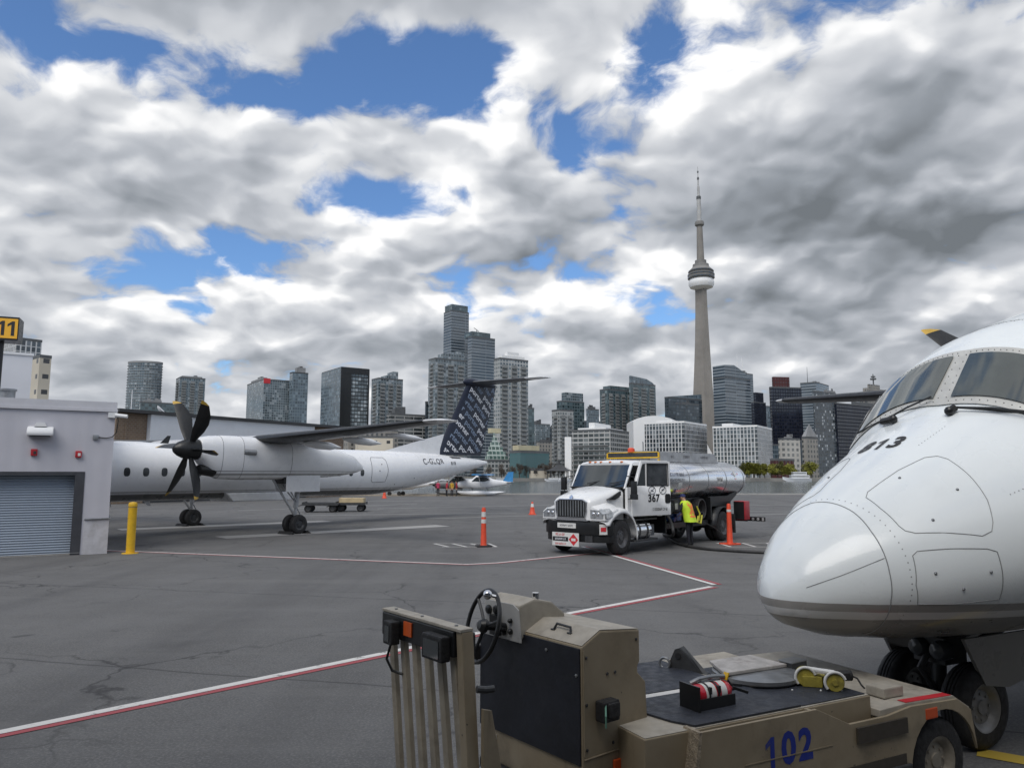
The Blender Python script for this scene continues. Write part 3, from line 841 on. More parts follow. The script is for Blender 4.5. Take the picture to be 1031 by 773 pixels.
rt, w_, d, h = tower('pointed_tower', 'slender stone tower with pyramid roof in front of the speckled tower', 809, 813, 825, 441, 600, 'stone', pent=False)
m = MB(); m.add([(0, 0, h + 1.32), (w_, 0, h + 1.32), (w_, d, h + 1.32), (0, d, h + 1.32), (w_ / 2, d / 2, h + 12)], [(0, 1, 4), (1, 2, 4), (2, 3, 4), (3, 0, 4), (3, 2, 1, 0)]); m.build('pyramid_roof', M['roof_grey'], rt, smooth=0)
tower('brick_boathouse', 'red brown low building by the ferry', 776, 782, 800, 463, 500, 'maroon', a=30, pent=False, cat='building')
# background mass of smaller blocks between the big ones
for (x0, x1, yt, Y, st, lab) in ((404, 428, 440, 900, 'stone', 'dim stone block low behind the wing tip of the left airliner'), (588, 606, 424, 1100, 'dark_glass', 'dark block filling the gap left of the broad dark pair'),
                                 (662, 672, 436, 1000, 'grey_condo', 'grey block in the gap right of the slanted roof condo'), (540, 560, 445, 800, 'stone', 'dim block behind the teal building'),
                                 (560, 580, 452, 640, 'grey_condo', 'grey block behind the truck mirror'), (840, 868, 420, 1150, 'dark_glass', 'dim far block behind the broad black slab')):
    tower('infill_block', lab, x0, x0 + 2, x1, yt, Y, st, pent=(.2, .7, 3), cat='building')

# concrete broadcasting tower
Yt = 1300.0
X0, zb_ = px_ratio(711) * Yt, LAND
Tz = lambda py: aty(705, py, Yt)[1] - LAND
rt = root('broadcast_tower', 'very tall tapering concrete tower with round pod and antenna mast', 'tower', (X0 + 2, Yt, LAND), R(18))


def yring(z, arm, core, wid):
    pts = []
    for k in range(3):
        t_ = 2 * PI * k / 3 - PI / 2
        cx, sx = math.cos(t_), math.sin(t_)
        for (rr, ww) in ((core, -wid * 1.3), (arm, -wid), (arm, wid), (core, wid * 1.3)):
            pts.append((cx * rr - sx * ww, sx * rr + cx * ww, z))
    return pts


z0, z1 = 0.0, Tz(291)
rings = []
for k in range(17):
    t_ = k / 16; z = z0 + (z1 - z0) * t_
    arm = 11.0 + 21.0 * (1 - t_) ** 1.55
    rings.append(yring(z, arm, 6.5 + 2.5 * (1 - t_), 3.4 + 1.6 * (1 - t_)))
m = MB(); m.loft(rings); m.build('shaft', M['tower_concrete'], rt, smooth=20)
q = lambda py: Tz(py)
pod = [(9.5, q(292)), (13, q(291)), (20, q(289.5)), (22.2, q(287)), (22.4, q(284)), (20.5, q(281.6))]
m = MB(); m.lathe(pod, (0, 0, 0), (0, 0, 1), 36); m.build('radome_ring', M['roof_white'], rt, smooth=40)
m = MB(); m.lathe([(19, q(281.5)), (22.5, q(281)), (23.5, q(278.5)), (23.5, q(277.8)), (21.5, q(277.6)), (22.5, q(276.4)), (22.5, q(275.6)), (20.5, q(275.4)), (21.5, q(274)), (21.0, q(272.5)), (17, q(270.5)), (14.5, q(269)), (14, q(266.5)), (10, q(266)), (10, q(262.5)), (6.5, q(262.2))], (0, 0, 0), (0, 0, 1), 36)
m.build('pod', mat('pod_concrete', (.20, .195, .185), .7, var=.1, scale=.1), rt, smooth=30)
m = MB()
for py in (279.9, 276.9, 273.3): m.lathe([(22.6, q(py + .55)), (23.7 if py > 275 else 22, q(py + .5)), (23.7 if py > 275 else 22, q(py - .4)), (20, q(py - .45))], (0, 0, 0), (0, 0, 1), 36)
m.build('window_band', M['glass_dark'], rt, smooth=30)
m = MB(); m.lathe([(6.6, q(262.3)), (5.6, q(240)), (5.0, q(228))], (0, 0, 0), (0, 0, 1), 12); m.build('upper_shaft', M['tower_concrete'], rt, smooth=30)
m = MB(); m.lathe([(5, q(228.2)), (8, q(227)), (8.4, q(225)), (7.2, q(223.2)), (4.2, q(222.6))], (0, 0, 0), (0, 0, 1), 24); m.build('sky_pod', bpy.data.materials['pod_concrete'], rt, smooth=30)
m = MB(); m.lathe([(4.3, q(222.7)), (3.6, q(199)), (2.4, q(198.6)), (2.2, q(188)), (1.4, q(187.6)), (1.2, q(178)), (.7, q(177.6)), (.4, q(168))], (0, 0, 0), (0, 0, 1), 10)
m.build('antenna_mast', mat('mast_paint', (.42, .42, .41), .6, var=.1, scale=.1), rt, smooth=30)
m = MB(); m.lathe([(3.8, q(201)), (4.1, q(200.5)), (4.1, q(198)), (2.6, q(197.5))], (0, 0, 0), (0, 0, 1), 10); m.lathe([(1.9, q(181)), (1.9, q(179))], (0, 0, 0), (0, 0, 1), 8); m.lathe([(1.4, q(174)), (1.4, q(172.5))], (0, 0, 0), (0, 0, 1), 8)
m.build('mast_collar', M['steel_frame'], rt, smooth=30)

# stadium with its white shell roof
Ys = 650.0
rt = root('domed_stadium', 'white curved stadium roof rising behind the left gridded slab', 'stadium', (px_ratio(672) * Ys, Ys + 10, LAND))
xl, xr = px_ratio(640) * Ys - px_ratio(672) * Ys, px_ratio(706) * Ys - px_ratio(672) * Ys
zt = aty(660, 418.5, Ys)[1] - LAND; zs = aty(640, 428, Ys)[1] - LAND
sx_ = lambda px: (px_ratio(px) - px_ratio(672)) * Ys
arc = [(sx_(639), 0)] + [(sx_(a), aty(a, b_, Ys)[1] - LAND) for a, b_ in ((639, 423.5), (644, 420.8), (652, 418.8), (661, 418.2), (670, 419.2), (677, 421), (683, 423.5), (684, 426))] + [(sx_(684), 0)]
m = MB(); m.prism(arc, 'y', -8, 30); m.build('shell_roof', M['roof_white'], rt, smooth=30)
m = MB(); m.prism([(sx_(652), 2), (sx_(652), zs - 6), (sx_(680), zs - 6), (sx_(680), 2)], 'y', -9.5, -8.01); m.build('end_glazing', F['grey_condo'], rt, smooth=0)
m = MB(); m.prism([(px_ratio(712) * Ys - px_ratio(672) * Ys, 20), (px_ratio(720) * Ys - px_ratio(672) * Ys, 20), (px_ratio(712) * Ys - px_ratio(672) * Ys, aty(712, 442, Ys)[1])], 'y', -4, 4); m.build('roof_fin', M['roof_white'], rt, smooth=0)


# ------------------------------------------------------------------ trees and craft along the far shore
def leaf_mat(name, rgb):
    mt, nb, b = new_mat(name)
    oi = nb.noise(nb.tc('Object'), .5, 3)
    nb.put(b.inputs['Base Color'], nb.mix(nb.mr(oi, .3, .7, 0, 1), tuple(c * .65 for c in rgb), tuple(c * 1.35 for c in rgb)))
    b.inputs['Roughness'].default_value = .7
    b.inputs['Specular IOR Level'].default_value = .2
    return mt


M['bark'] = mat('bark', (.07, .055, .042), .9, var=.25, scale=3)
L_YG = leaf_mat('spring_leaves', (.19, .19, .035)); L_OL = leaf_mat('olive_leaves', (.13, .13, .045)); L_TW = leaf_mat('bare_twigs', (.085, .07, .058))


def tree(name, label, loc, h, rad, leafm, rnd, n=420, group=None, bare=False):
    rt = root(name, label, 'tree', loc, rnd.uniform(0, 6), group=group)
    m = MB(); m.tube([(0, 0, 0), (.1, 0, h * .25), (rnd.uniform(-.3, .3), 0, h * .5), (rnd.uniform(-.5, .5), .2, h * .9)], .3, 6, rs=[h * .035, h * .028, h * .02, h * .006])
    ends = []
    for k in range(9):
        a = rnd.uniform(0, 2 * PI); zz = h * rnd.uniform(.25, .6); e = Vector((math.cos(a) * rad * rnd.uniform(.5, .9), math.sin(a) * rad * rnd.uniform(.5, .9), h * rnd.uniform(.55, .95)))
        m.tube([(0, 0, zz), Vector((0, 0, zz)).lerp(e, .5) + Vector((0, 0, .4)), e], .1, 5, rs=[h * .016, h * .01, h * .003]); ends.append(e)
    m.build('trunk', M['bark'], rt)
    m = MB()
    cl = [(Vector((rnd.gauss(0, rad * .42), rnd.gauss(0, rad * .42), h * rnd.uniform(.30, .86))), rad * rnd.uniform(.34, .6)) for _ in range(13)]
    for _ in range(n):
        c, r_c = rnd.choice(cl)
        d_ = Vector((rnd.gauss(0, 1), rnd.gauss(0, 1), rnd.gauss(0, 1))).normalized() * r_c * rnd.uniform(.4, 1.05)
        p = c + d_; s_ = h * rnd.uniform(.03, .065) * (.7 if bare else 1)
        u_ = Vector((rnd.gauss(0, 1), rnd.gauss(0, 1), rnd.gauss(0, 1))).normalized(); v_ = u_.orthogonal().normalized()
        if bare: m.add([p - u_ * s_ * 1.6, p - u_ * s_ * 1.2 + v_ * s_ * .25, p + u_ * s_ * 1.6, p - v_ * s_ * .2], [(0, 1, 2, 3)])
        else: m.add([p - u_ * s_, p + v_ * s_ * .6, p + u_ * s_, p - v_ * s_ * .6], [(0, 1, 2, 3)])
    m.build('crown', leafm, rt, smooth=0, recalc=False)
    return rt


rnd = random.Random(11)
Ysh = 452.0
spots = [748, 754, 759, 765, 770, 777, 783, 789, 795, 812, 817]
for i, px in enumerate(spots):
    Yq = Ysh + rnd.uniform(-3, 6)
    tree('shore_tree', 'yellow green leafing tree in the row between tank truck and airliner nose', (px_ratio(px) * Yq, Yq, LAND), rnd.uniform(8.0, 11.0), rnd.uniform(3.0, 4.0), L_YG if i % 3 else L_OL, rnd, 1100, group='leafing trees on the far shore')
for i, px in enumerate([505, 516, 523, 530, 537, 544, 551, 558, 566, 492, 478]):
    Yq = Ysh + rnd.uniform(-2, 8)
    tree('bare_tree', 'bare brown tree in the row below the teal building', (px_ratio(px) * Yq, Yq, LAND), rnd.uniform(6.5, 10.5), rnd.uniform(2.6, 3.6), L_TW, rnd, 900, group='bare trees on the far shore', bare=True)


def boat(name, label, px, Y, L_, hgt, rz, rnd, hullm=None, tiers=1, group=None):
    rt = root(name, label, 'boat', (px_ratio(px) * Y, Y, -1.3), rz, group=group)
    m = MB(); w_ = L_ * .16
    rings = []
    for (x, k, z0_, z1_) in ((-.5, .8, 0, .30), (-.3, 1, -.05, .28), (.1, 1, -.05, .30), (.35, .7, 0, .36), (.5, .04, .2, .44)):
        rings.append([(x * L_, -w_ * k, z1_ * hgt), (x * L_, -w_ * k * .6, z0_ * hgt), (x * L_, w_ * k * .6, z0_ * hgt), (x * L_, w_ * k, z1_ * hgt)])
    m.loft(rings); m.build('hull', hullm or M['white_paint'], rt, smooth=0)
    z = .30 * hgt
    for t_ in range(tiers):
        m = MB(); ins = t_ * .09; m.b2((-.42 + ins) * L_, (.24 - ins) * L_, -w_ * .8, w_ * .8, z + .005, z + hgt * .28); m.build('cabin', M['white_paint'], rt, smooth=0, bevel=.05)
        m = MB(); m.b2((-.40 + ins) * L_, (.25 - ins) * L_, -w_ * .81, w_ * .81, z + hgt * .11, z + hgt * .2); m.build('window_band', M['glass_dark'], rt, smooth=0)
        z += hgt * .285
    m = MB(); m.cyl((-.05 * L_, 0, z), (-.05 * L_, 0, z + hgt * .5), .06 * hgt * .3, .02 * hgt, 6); m.build('mast', M['mid_metal'], rt)
    return rt


boat('ferry', 'white passenger ferry on the water left of the airliner nose', 802, 425, 15.5, 6.2, R(175), rnd, tiers=2)
boat('motor_boat', 'white motor boat moored right of the bare trees under the truck mirror', 556, 436, 9, 3.6, R(165), rnd)
boat('motor_boat', 'white motor boat moored just left of the truck windscreen', 569, 432, 8, 3.4, R(15), rnd)
for i, (px, Y) in enumerate(((398, 300), (410, 240), (424, 260), (436, 310), (449, 250), (470, 300), (505, 330))):
    boat('moored_boat', 'white boat in the marina behind the small float planes', px, Y, rnd.uniform(8, 11), 3.8, R(rnd.uniform(150, 200)), rnd, group='boats in the marina behind the small planes')
# dark tented pavilion on the quay, by the truck's mirror
Yp = 446.0
rt = root('quay_pavilion', 'dark peaked canopy on the far quay beside the truck mirror', 'pavilion', (px_ratio(563) * Yp, Yp, LAND))
m = MB(); m.lathe([(8.5, 4.4), (5.0, 5.6), (2.0, 7.6), (1.0, 8.0), (.7, 10.8), (.05, 11.5)], (0, 0, 0), (0, 0, 1), 12); m.build('roof', M['roof_dark'], rt)
for k in range(8): m = MB(); m.cyl((7 * math.cos(k * PI / 4), 7 * math.sin(k * PI / 4), 0), (7 * math.cos(k * PI / 4), 7 * math.sin(k * PI / 4), 4.6), .25, .25, 6); m.build('post', M['steel_frame'], rt)

# ------------------------------------------------------------------ buildings on the airport side
M['brick'] = None


def brick_mat():
    mt, nb, b = new_mat('brown_brick')
    o = nb.tc('Object'); s = nb.xyz(o)
    cmb = nb.N.new('ShaderNodeCombineXYZ'); nb.put(cmb.inputs[0], nb.math('ADD', s[0], s[1])); nb.put(cmb.inputs[1], s[2])
    br = nb.N.new('ShaderNodeTexBrick'); nb.put(br.inputs['Vector'], cmb.outputs[0])
    br.inputs['Scale'].default_value = 1.4; br.inputs['Color1'].default_value = (.20, .135, .085, 1); br.inputs['Color2'].default_value = (.15, .10, .065, 1); br.inputs['Mortar'].default_value = (.22, .19, .16, 1)
    br.inputs['Mortar Size'].default_value = .03
    n = nb.mr(nb.noise(o, .5, 5, .65), .4, .7, 0, .45)
    nb.put(b.inputs['Base Color'], nb.mix(n, br.outputs['Color'], (.28, .21, .15))); b.inputs['Roughness'].default_value = .9
    return mt


M['brick'] = brick_mat()


def corrugated(name, rgb, pitch=.3, horiz=False, var=.05, depth=.35, metal=0.0, rough=.5, dirt=.2):
    mt, nb, b = new_mat(name)
    o = nb.tc('Object'); s = nb.xyz(o)
    u = s[2] if horiz else nb.math('ADD', s[0], nb.math('MULTIPLY', s[1], .37))
    wv = nb.math('SINE', nb.math('MULTIPLY', u, 2 * PI / pitch))
    c = nb.mix(nb.mr(nb.noise(o, .8, 5, .6), .35, .7, 0, 1), tuple(k * (1 - var) for k in rgb), tuple(k * (1 + var) for k in rgb))
    drip = nb.noise(nb.scalev(o, (3.0, 3.0, .25)), 1.0, 5, .65)
    c = nb.mix(nb.mr(drip, .55, .78, 0, dirt), c, tuple(k * .55 for k in rgb))
    nb.put(b.inputs['Base Color'], c); b.inputs['Roughness'].default_value = rough; b.inputs['Metallic'].default_value = metal
    nb.put(b.inputs['Normal'], nb.bump(wv, depth, .03))
    return mt


A0, A1 = Vector((px_ratio(113) * 62, 62, 0)), Vector((px_ratio(332) * 84, 84, 0))
ang = math.atan2((A1 - A0).y, (A1 - A0).x)
rt = root('hangar', 'long white clad hangar with brown brick ends behind the left airliner', 'hangar', A0, ang)
LW = (A1 - A0).length; hl, hr = aty(120, 415.0, 62.2)[1], aty(330, 431, 84)[1]
hz = lambda x: hl + (hr - hl) * x / LW
xs = [px_ratio(p) for p in (145, 312)]
fx = [(A0.x - r * A0.y) / (r * math.sin(ang) - math.cos(ang)) for r in xs]
def wall_piece(name, x0, x1, z0f, z1f, y0, y1, mt):
    m = MB(); m.prism([(x0, z0f(x0)), (x1, z0f(x1)), (x1, z1f(x1)), (x0, z1f(x0))], 'y', y0, y1); return m.build(name, mt, rt, smooth=0)
wall_piece('brick_end_wall', 0, fx[0], lambda x: 0, lambda x: hz(x), 0, 25, M['brick'])
wall_piece('brick_end_wall', fx[1], LW + 2, lambda x: 0, lambda x: hz(x), 0, 25, M['brick'])
M['hangar_clad'] = corrugated('hangar_cladding', (.64, .66, .69), .6, var=.03, depth=.08, dirt=.06)
wall_piece('white_panel_wall', fx[0] + .01, fx[1] - .01, lambda x: hz(x) - 3.0, lambda x: hz(x) - .01, -.5, 24, M['hangar_clad'])
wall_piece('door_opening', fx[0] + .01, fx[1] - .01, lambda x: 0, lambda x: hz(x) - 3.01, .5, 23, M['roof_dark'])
wall_piece('roof_edge', -.2, LW + 2.2, lambda x: hz(x) + .005, lambda x: hz(x) + .28, -.75, 25.2, M['roof_dark'])
m = MB(); m.cyl((2.6, 2, hz(2)), (2.6, 2, hz(2) + 2.2), .05, .04, 6); m.build('roof_aerial', M['white_matte'], rt)
m = MB(); m.lathe([(.05, 0), (.4, .1), (.55, .28)], (fx[0] + 3.2, 3, hz(5) + .6), (.5, -.5, .7), 20); m.build('satellite_dish', M['white_matte'], rt)
m = MB(); m.b2(.8, 1.0, -.06, -.005, .5, hl - 1.0); m.build('drain_pipe', M['brick'], rt, smooth=0)

# the grey garage with its roller door at the left edge
G0 = Vector((-12.5, 23.42, 0)); gd = Vector((-.8614, -.508, 0)); gang = math.atan2(-gd.y, -gd.x)
GL = 9.0
rt = root('garage', 'grey metal clad garage with roller door at the left edge', 'garage', G0, gang)
# local +x runs from the wall's left towards its corner (x = 0), +y goes into the building
M['garage_clad'] = corrugated('garage_cladding', (.50, .50, .545), .42, var=.03, depth=.10, dirt=.12)
m = MB(); DR, DL, DT, HH = -.72, -5.2, 2.5, 4.36
m.b2(DR, 0, 0, 7, 0, HH); m.b2(DL, DR - .001, 0, 7, DT, HH); m.b2(-GL, DL - .001, 0, 7, 0, HH); m.b2(DL, DR - .001, 1.2, 7, 0, DT - .001)
m.build('wall', M['garage_clad'], rt, smooth=0)
m = MB(); m.b2(-GL - .05, .06, -.07, 7.05, HH + .002, HH + .09); m.b2(-GL - .03, .04, -.045, 7.03, HH + .092, HH + .31)
m.build('parapet_trim', mat('trim_grey', (.54, .545, .58), .5, var=.04), rt, smooth=0)
M['shutter'] = corrugated('roller_shutter', (.27, .325, .40), .075, True, var=.04, depth=.45, metal=.1, rough=.5, dirt=.25)
dr = MB(); dr.b2(DL, DR - .26, .30, .36, .03, DT - .05); dr.build('roller_door', M['shutter'], rt, smooth=0)
m = MB(); m.b2(DR - .26, DR - .002, -.02, .42, 0, DT - .002); m.b2(DL, DR - .262, -.02, .42, DT - .10, DT - .003); m.build('door_frame', mat('frame_dark', (.05, .053, .062), .5), rt, smooth=0)
m = MB(); m.b2(DL, DR - .26, .28, .40, .0, .029); m.build('door_bottom_seal', M['concrete'], rt, smooth=0)
m = MB(); m.tube([(-.66, -.04, 1.06), (-.02, -.04, 1.07), (.04, -.02, 1.07), (.05, 1.2, 1.07)], .025, 8); m.tube([(DL, -.03, .06), (DR, -.03, .06)], .01, 6); m.build('conduit', M['mid_metal'], rt)
m = MB(); m.b2(-.66, 0.012, -.012, -.002, 0, 1.04); m.build('base_panel', mat('base_panel_paint', (.50, .50, .53), .6, dirt=(.22, .2, .18), dirt_amt=.4), rt, smooth=0)
lamp = MB(); lamp.prism([(0, .0), (-.36, .0), (-.36, .10), (-.28, .22), (0, .30)], 'x', -2.30, -1.62); lb = lamp.build('wall_lamp', M['white_matte'], rt, smooth=35, bevel=.05)
m = MB(); m.b2(-2.2, -1.72, -.3, -.05, 3.52, 3.555); 
for o_ in (lb,): o_.location = (0, 0, 3.56)
m = MB(); m.b2(-2.22, -1.70, -.32, -.04, 3.535, 3.556); m.build('lamp_lens', M['glass_cabin'], rt, smooth=0)
m = MB(); m.prism([(-2.13, 3.84), (-1.80, 3.84), (-1.86, 3.96), (-2.07, 3.96)], 'y', -.2, -.002); m.build('lamp_bracket', M['white_matte'], rt, smooth=0)
for xx, zz in ((-2.08, 3.07), (-.93, 3.03)):
    m = MB(); m.box((xx, -.045, zz), (.17, .085, .20)); s_ = m.build('alarm_box', M['red_paint'], rt, bevel=.012)
    m = MB(); m.box((xx + .02, -.091, zz - .01), (.07, .006, .09)); m.build('strobe', M['label_white'] if xx > -1.5 else M['dark_metal'], s_, smooth=0)
m = MB(); m.tube([(-.45, -.03, 3.56), (-.2, -.03, 3.54), (-.05, -.04, 3.58), (.06, -.04, 3.72), (.09, -.05, 4.1), (.06, -.06, 4.24)], .014, 6); m.build('camera_cable', M['black_paint'], rt)
m = MB(); m.box((-.5, -.035, 3.56), (.16, .07, .15)); m.build('junction_box', M['mid_metal'], rt, bevel=.01)
m = MB(); m.b2(-.2, .05, -.1, .12, 4.18, 4.34); m.cyl((.0, -.1, 4.26), (.33, -.22, 4.22), .06, .06, 12); m.build('security_camera', M['white_matte'], rt)
m = MB(); m.cyl((-2.95, 1.2, HH + .3), (-2.95, 1.2, HH + .62), .22, .22, 20); m.cyl((-2.95, 1.2, HH + .62), (-2.95, 1.2, HH + .68), .26, .26, 20); m.build('roof_vent', M['mid_metal'], rt)

# white penthouse building behind the garage, gate sign above it
Yw = 34.0
xa, za = aty(33, 360, Yw); 
rt = root('white_plant_building', 'white clad windowless building rising behind the garage roof', 'building', (xa, Yw, 0), R(35))
m = MB(); m.b2(-14, 0, 0, 6, 0, aty(33, 358.5, Yw)[1]); m.build('wall', corrugated('white_panels', (.66, .67, .70), 1.6, True, var=.02, depth=.10, dirt=.05), rt, smooth=0)
m = MB(); m.b2(-14.05, .05, -.05, 6.05, aty(33, 358.5, Yw)[1] + .002, aty(33, 358.5, Yw)[1] + .12); m.build('roof_trim', M['white_matte'], rt, smooth=0)
Yg = 26.0
xs_, zs_ = aty(-1, 358, Yg)
rt = root('gate_sign', 'yellow gate sign reading 11 on a black post', 'sign', (xs_, Yg, 4.2), R(24))
sh0, sh1 = aty(8, 343, Yg)[1] - 4.2, aty(8, 319.5, Yg)[1] - 4.2
m = MB(); m.cyl((0, .2, 0), (0, .2, sh0), .085, .085, 12); m.build('post', M['black_paint'], rt)
m = MB(); m.b2(-1.05, .56, -.22, .62, sh0, sh1); m.build('sign_box', M['black_paint'], rt, smooth=0)
m = MB(); m.b2(-1.02, .53, -.245, -.225, sh0 + .07, sh1 - .07); m.build('face', mat('sign_yellow', (.80, .42, .03), .45, var=.04), rt, smooth=0)
m = MB(); [put_text(m, '1', .72, frame_m((xq, -.249, (sh0 + sh1) / 2), (1, 0, 0), (0, 0, 1))) for xq in (.06, .36)]; m.build('number', M['letter_black'], rt, smooth=0, recalc=False)
# gate sign half hidden behind the right airliner's cockpit roof
tower('glass_roofed_block', 'white framed glass tower rising behind the white clad building, under the sign', -22, 6, 32, 341, 420, 'white_grid', a=50, pent=False)
tower('cream_apartment_block', 'cream apartment block with few dark windows at the far left', 10, 31, 43, 359, 330, 'cream', a=50, pent=False)


# ------------------------------------------------------------------ the two turboprop airliners
# local frame: x forward (x = -a, a metres behind the nose tip), y to port, z up, ground at z = 0
NOSE = [(0.0, 1.13, 1.15, .01), (0.012, 1.075, 1.215, .07), (0.04, 1.025, 1.275, .135), (0.15, .955, 1.425, .275), (0.4, .882, 1.645, .475), (0.8, .835, 1.89, .70), (1.2, .81, 2.105, .88), (1.6, .80, 2.31, 1.02),
        (1.78, .80, 2.425, 1.075), (1.86, .80, 2.53, 1.095), (2.12, .80, 2.85, 1.16), (2.25, .80, 2.965, 1.185), (2.5, .80, 3.10, 1.225), (3.2, .80, 3.33, 1.30), (4.2, .80, 3.47, 1.34), (6.0, .80, 3.49, 1.345)]


M['seam_grey'] = mat('seam_grey', (.24, .25, .255), .5, var=.05)
M['glass_cockpit'] = mat('glass_cockpit', (.075, .092, .088), .05, var=.35, scale=1.2, coat=.9, spec=.8)  # pale green-grey base stands in for sky reflected in the panes
M['nose_rim_shaded'] = mat('nose_rim_shaded', (.22, .22, .22), .45, metal=.3, var=.2, scale=8)  # rim colour darkened to stand in for shade under the belly
M['blade_tip'] = mat('blade_tip', (.52, .33, .05), .5, var=.1)


def livery(name, white, bands):
    """white paint with the belly stripes of the airline; bands: (z from, z to, colour)"""
    mt, nb, b = new_mat(name)
    o = nb.tc('Object'); z = nb.xyz(o)[2]
    n = nb.noise(o, 1.3, 5, .6)
    c = nb.mix(nb.mr(n, .35, .7, 0, 1), tuple(k * .975 for k in white), tuple(min(1, k * 1.015) for k in white))
    st = nb.noise(nb.scalev(o, (.35, 3.0, 3.0)), 1.0, 6, .65)
    c = nb.mix(nb.mr(st, .56, .78, 0, .22), c, tuple(k * .72 for k in white))
    for z0, z1, rgb in bands:
        f = nb.math('MULTIPLY', nb.math('GREATER_THAN', z, z0), nb.math('LESS_THAN', z, z1))
        c = nb.mix(f, c, rgb)
    nb.put(b.inputs['Base Color'], c)
    nb.put(b.inputs['Roughness'], nb.mr(nb.noise(o, 2.5, 4), .3, .7, .24, .36))
    b.inputs['Coat Weight'].default_value = .4; b.inputs['Coat Roughness'].default_value = .07
    nb.put(b.inputs['Normal'], nb.bump(nb.noise(o, .9, 3), .08 if 'near' in name else .03, .05))
    return mt


class Body:
    def __init__(s, R_=1.345, zb=.73, tail0=25.0, length=32.8, ztail=3.4):
        s.R, s.zb, s.t0, s.len, s.zt = R_, zb, tail0, length, ztail

    def sec(s, a):
        """bottom, top, half width at a metres behind the nose tip"""
        if a <= 6.0:
            for k in range(len(NOSE) - 1):
                p, q = NOSE[k], NOSE[k + 1]
                if p[0] <= a <= q[0]:
                    t = (a - p[0]) / (q[0] - p[0]) if q[0] > p[0] else 0
                    b_, t_, h_ = [p[i] + (q[i] - p[i]) * t for i in (1, 2, 3)]
                    g = s.R / 1.345
                    return (s.zb + (b_ - .80) * g, s.zb + (t_ - .80) * g, h_ * g)
        b0, t0, h0 = s.zb, s.zb + 2.69 * s.R / 1.345, s.R
        if a <= s.t0: return b0, t0, h0
        u = min(1.0, (a - s.t0) / (s.len - s.t0))
        kb = u ** 1.35; kt = u ** 2.6
        return b0 + (s.zt - .12 - b0) * kb, t0 + (s.zt + .12 - t0) * kt, h0 + (.10 - h0) * u ** 1.55

    def pt(s, a, phi, off=0.0):
        def P(a, phi):
            b_, t_, h_ = s.sec(a)
            zc = b_ + (t_ - b_) * (.45 if a < 4 else .5)
            if 4 > a > 3: zc = b_ + (t_ - b_) * (.45 + .05 * (a - 3))
            k = math.cos(phi)
            return Vector((-a, h_ * math.sin(phi), zc + (t_ - zc) * k if k > 0 else zc + (zc - b_) * k))
        p = P(a, phi)
        if off:
            e = .02
            da = P(min(a + e, s.len - .001), phi) - P(max(a - e, 0.0), phi); dp = P(a, phi + e) - P(a, phi - e)
            n = dp.cross(da).normalized() if da.length > 0 and dp.length > 0 else Vector((1, 0, 0))
            c = Vector((-a, 0, (s.sec(a)[0] + s.sec(a)[1]) / 2))
            if n.dot(p - c) < 0: n = -n
            p = p + n * off
        return p

    def patch(s, mb, corners, nu, nv, off, m=0, off2=None):
        """four-sided patch lying on the skin; corners (a, phi) in order"""
        c = [Vector(q) for q in corners]
        grid = []
        for i in range(nu + 1):
            for j in range(nv + 1):
                u, v = i / nu, j / nv
                q = (c[0] * (1 - u) + c[1] * u) * (1 - v) + (c[3] * (1 - u) + c[2] * u) * v
                grid.append(s.pt(q.x, q.y, off))
        fs = [(i * (nv + 1) + j, (i + 1) * (nv + 1) + j, (i + 1) * (nv + 1) + j + 1, i * (nv + 1) + j + 1) for i in range(nu) for j in range(nv)]
        mb.add(grid, fs, m)

    def line(s, mb, pts, r=.006, m=0, close=False, sub=6, off=.0):
        """thin panel line along the skin through (a, phi) points, rounded"""
        P_ = [Vector(p) for p in pts]
        if close: P_ = P_ + [P_[0]]
        out = []
        for i in range(len(P_) - 1):
            for k in range(sub):
                q = P_[i].lerp(P_[i + 1], k / sub); out.append(s.pt(q.x, q.y, off))
        out.append(s.pt(P_[-1].x, P_[-1].y, off))
        mb.tube(out, r, 5, m)


def wheel(name, c, r, w_, parent, rim_m, axis=(0, 1, 0), n=32, hub=None, tread=True):
    """tyre with a rounded shoulder, rim with a dished face"""
    ax = Vector(axis)
    m = MB(); p0 = Vector(c) - ax * w_ / 2
    prof = [(r * .58, 0), (r * .80, 0), (r * .93, w_ * .07), (r * .985, w_ * .2), (r, w_ * .3)]
    if tread:
        for t in (.36, .5, .64): prof += [(r, w_ * (t - .03)), (r * .975, w_ * (t - .015)), (r * .975, w_ * (t + .015)), (r, w_ * (t + .03))]
    prof += [(r, w_ * .7), (r * .985, w_ * .8), (r * .93, w_ * .93), (r * .80, w_), (r * .58, w_), (r * .56, w_ * .5), (r * .58, 0)]
    m.lathe(prof, p0, axis, n, cap=False)
    ty = m.build(name, M['black_rubber'], parent, smooth=50)
    m = MB()
    m.lathe([(.02, w_ * .16), (r * .16, w_ * .16), (r * .17, w_ * .22), (r * .40, w_ * .27), (r * .47, w_ * .12), (r * .55, w_ * .03), (r * .60, w_ * .0 + .004), (r * .60, w_ - .004), (r * .55, w_ * .97), (r * .47, w_ * .88), (r * .40, w_ * .73), (r * .17, w_ * .78), (r * .16, w_ * .84), (.02, w_ * .84)], p0, axis, n)
    q = ax.to_track_quat('Z', 'Y')
    for k in range(8):
        t = 2 * PI * k / 8; v = Vector(c) + q @ Vector((r * .3 * math.cos(t), r * .3 * math.sin(t), 0))
        m.cyl(v - ax * w_ * .30, v + ax * w_ * .30, r * .035, n=8)
    m.build('rim', rim_m, ty, smooth=40)
    return ty


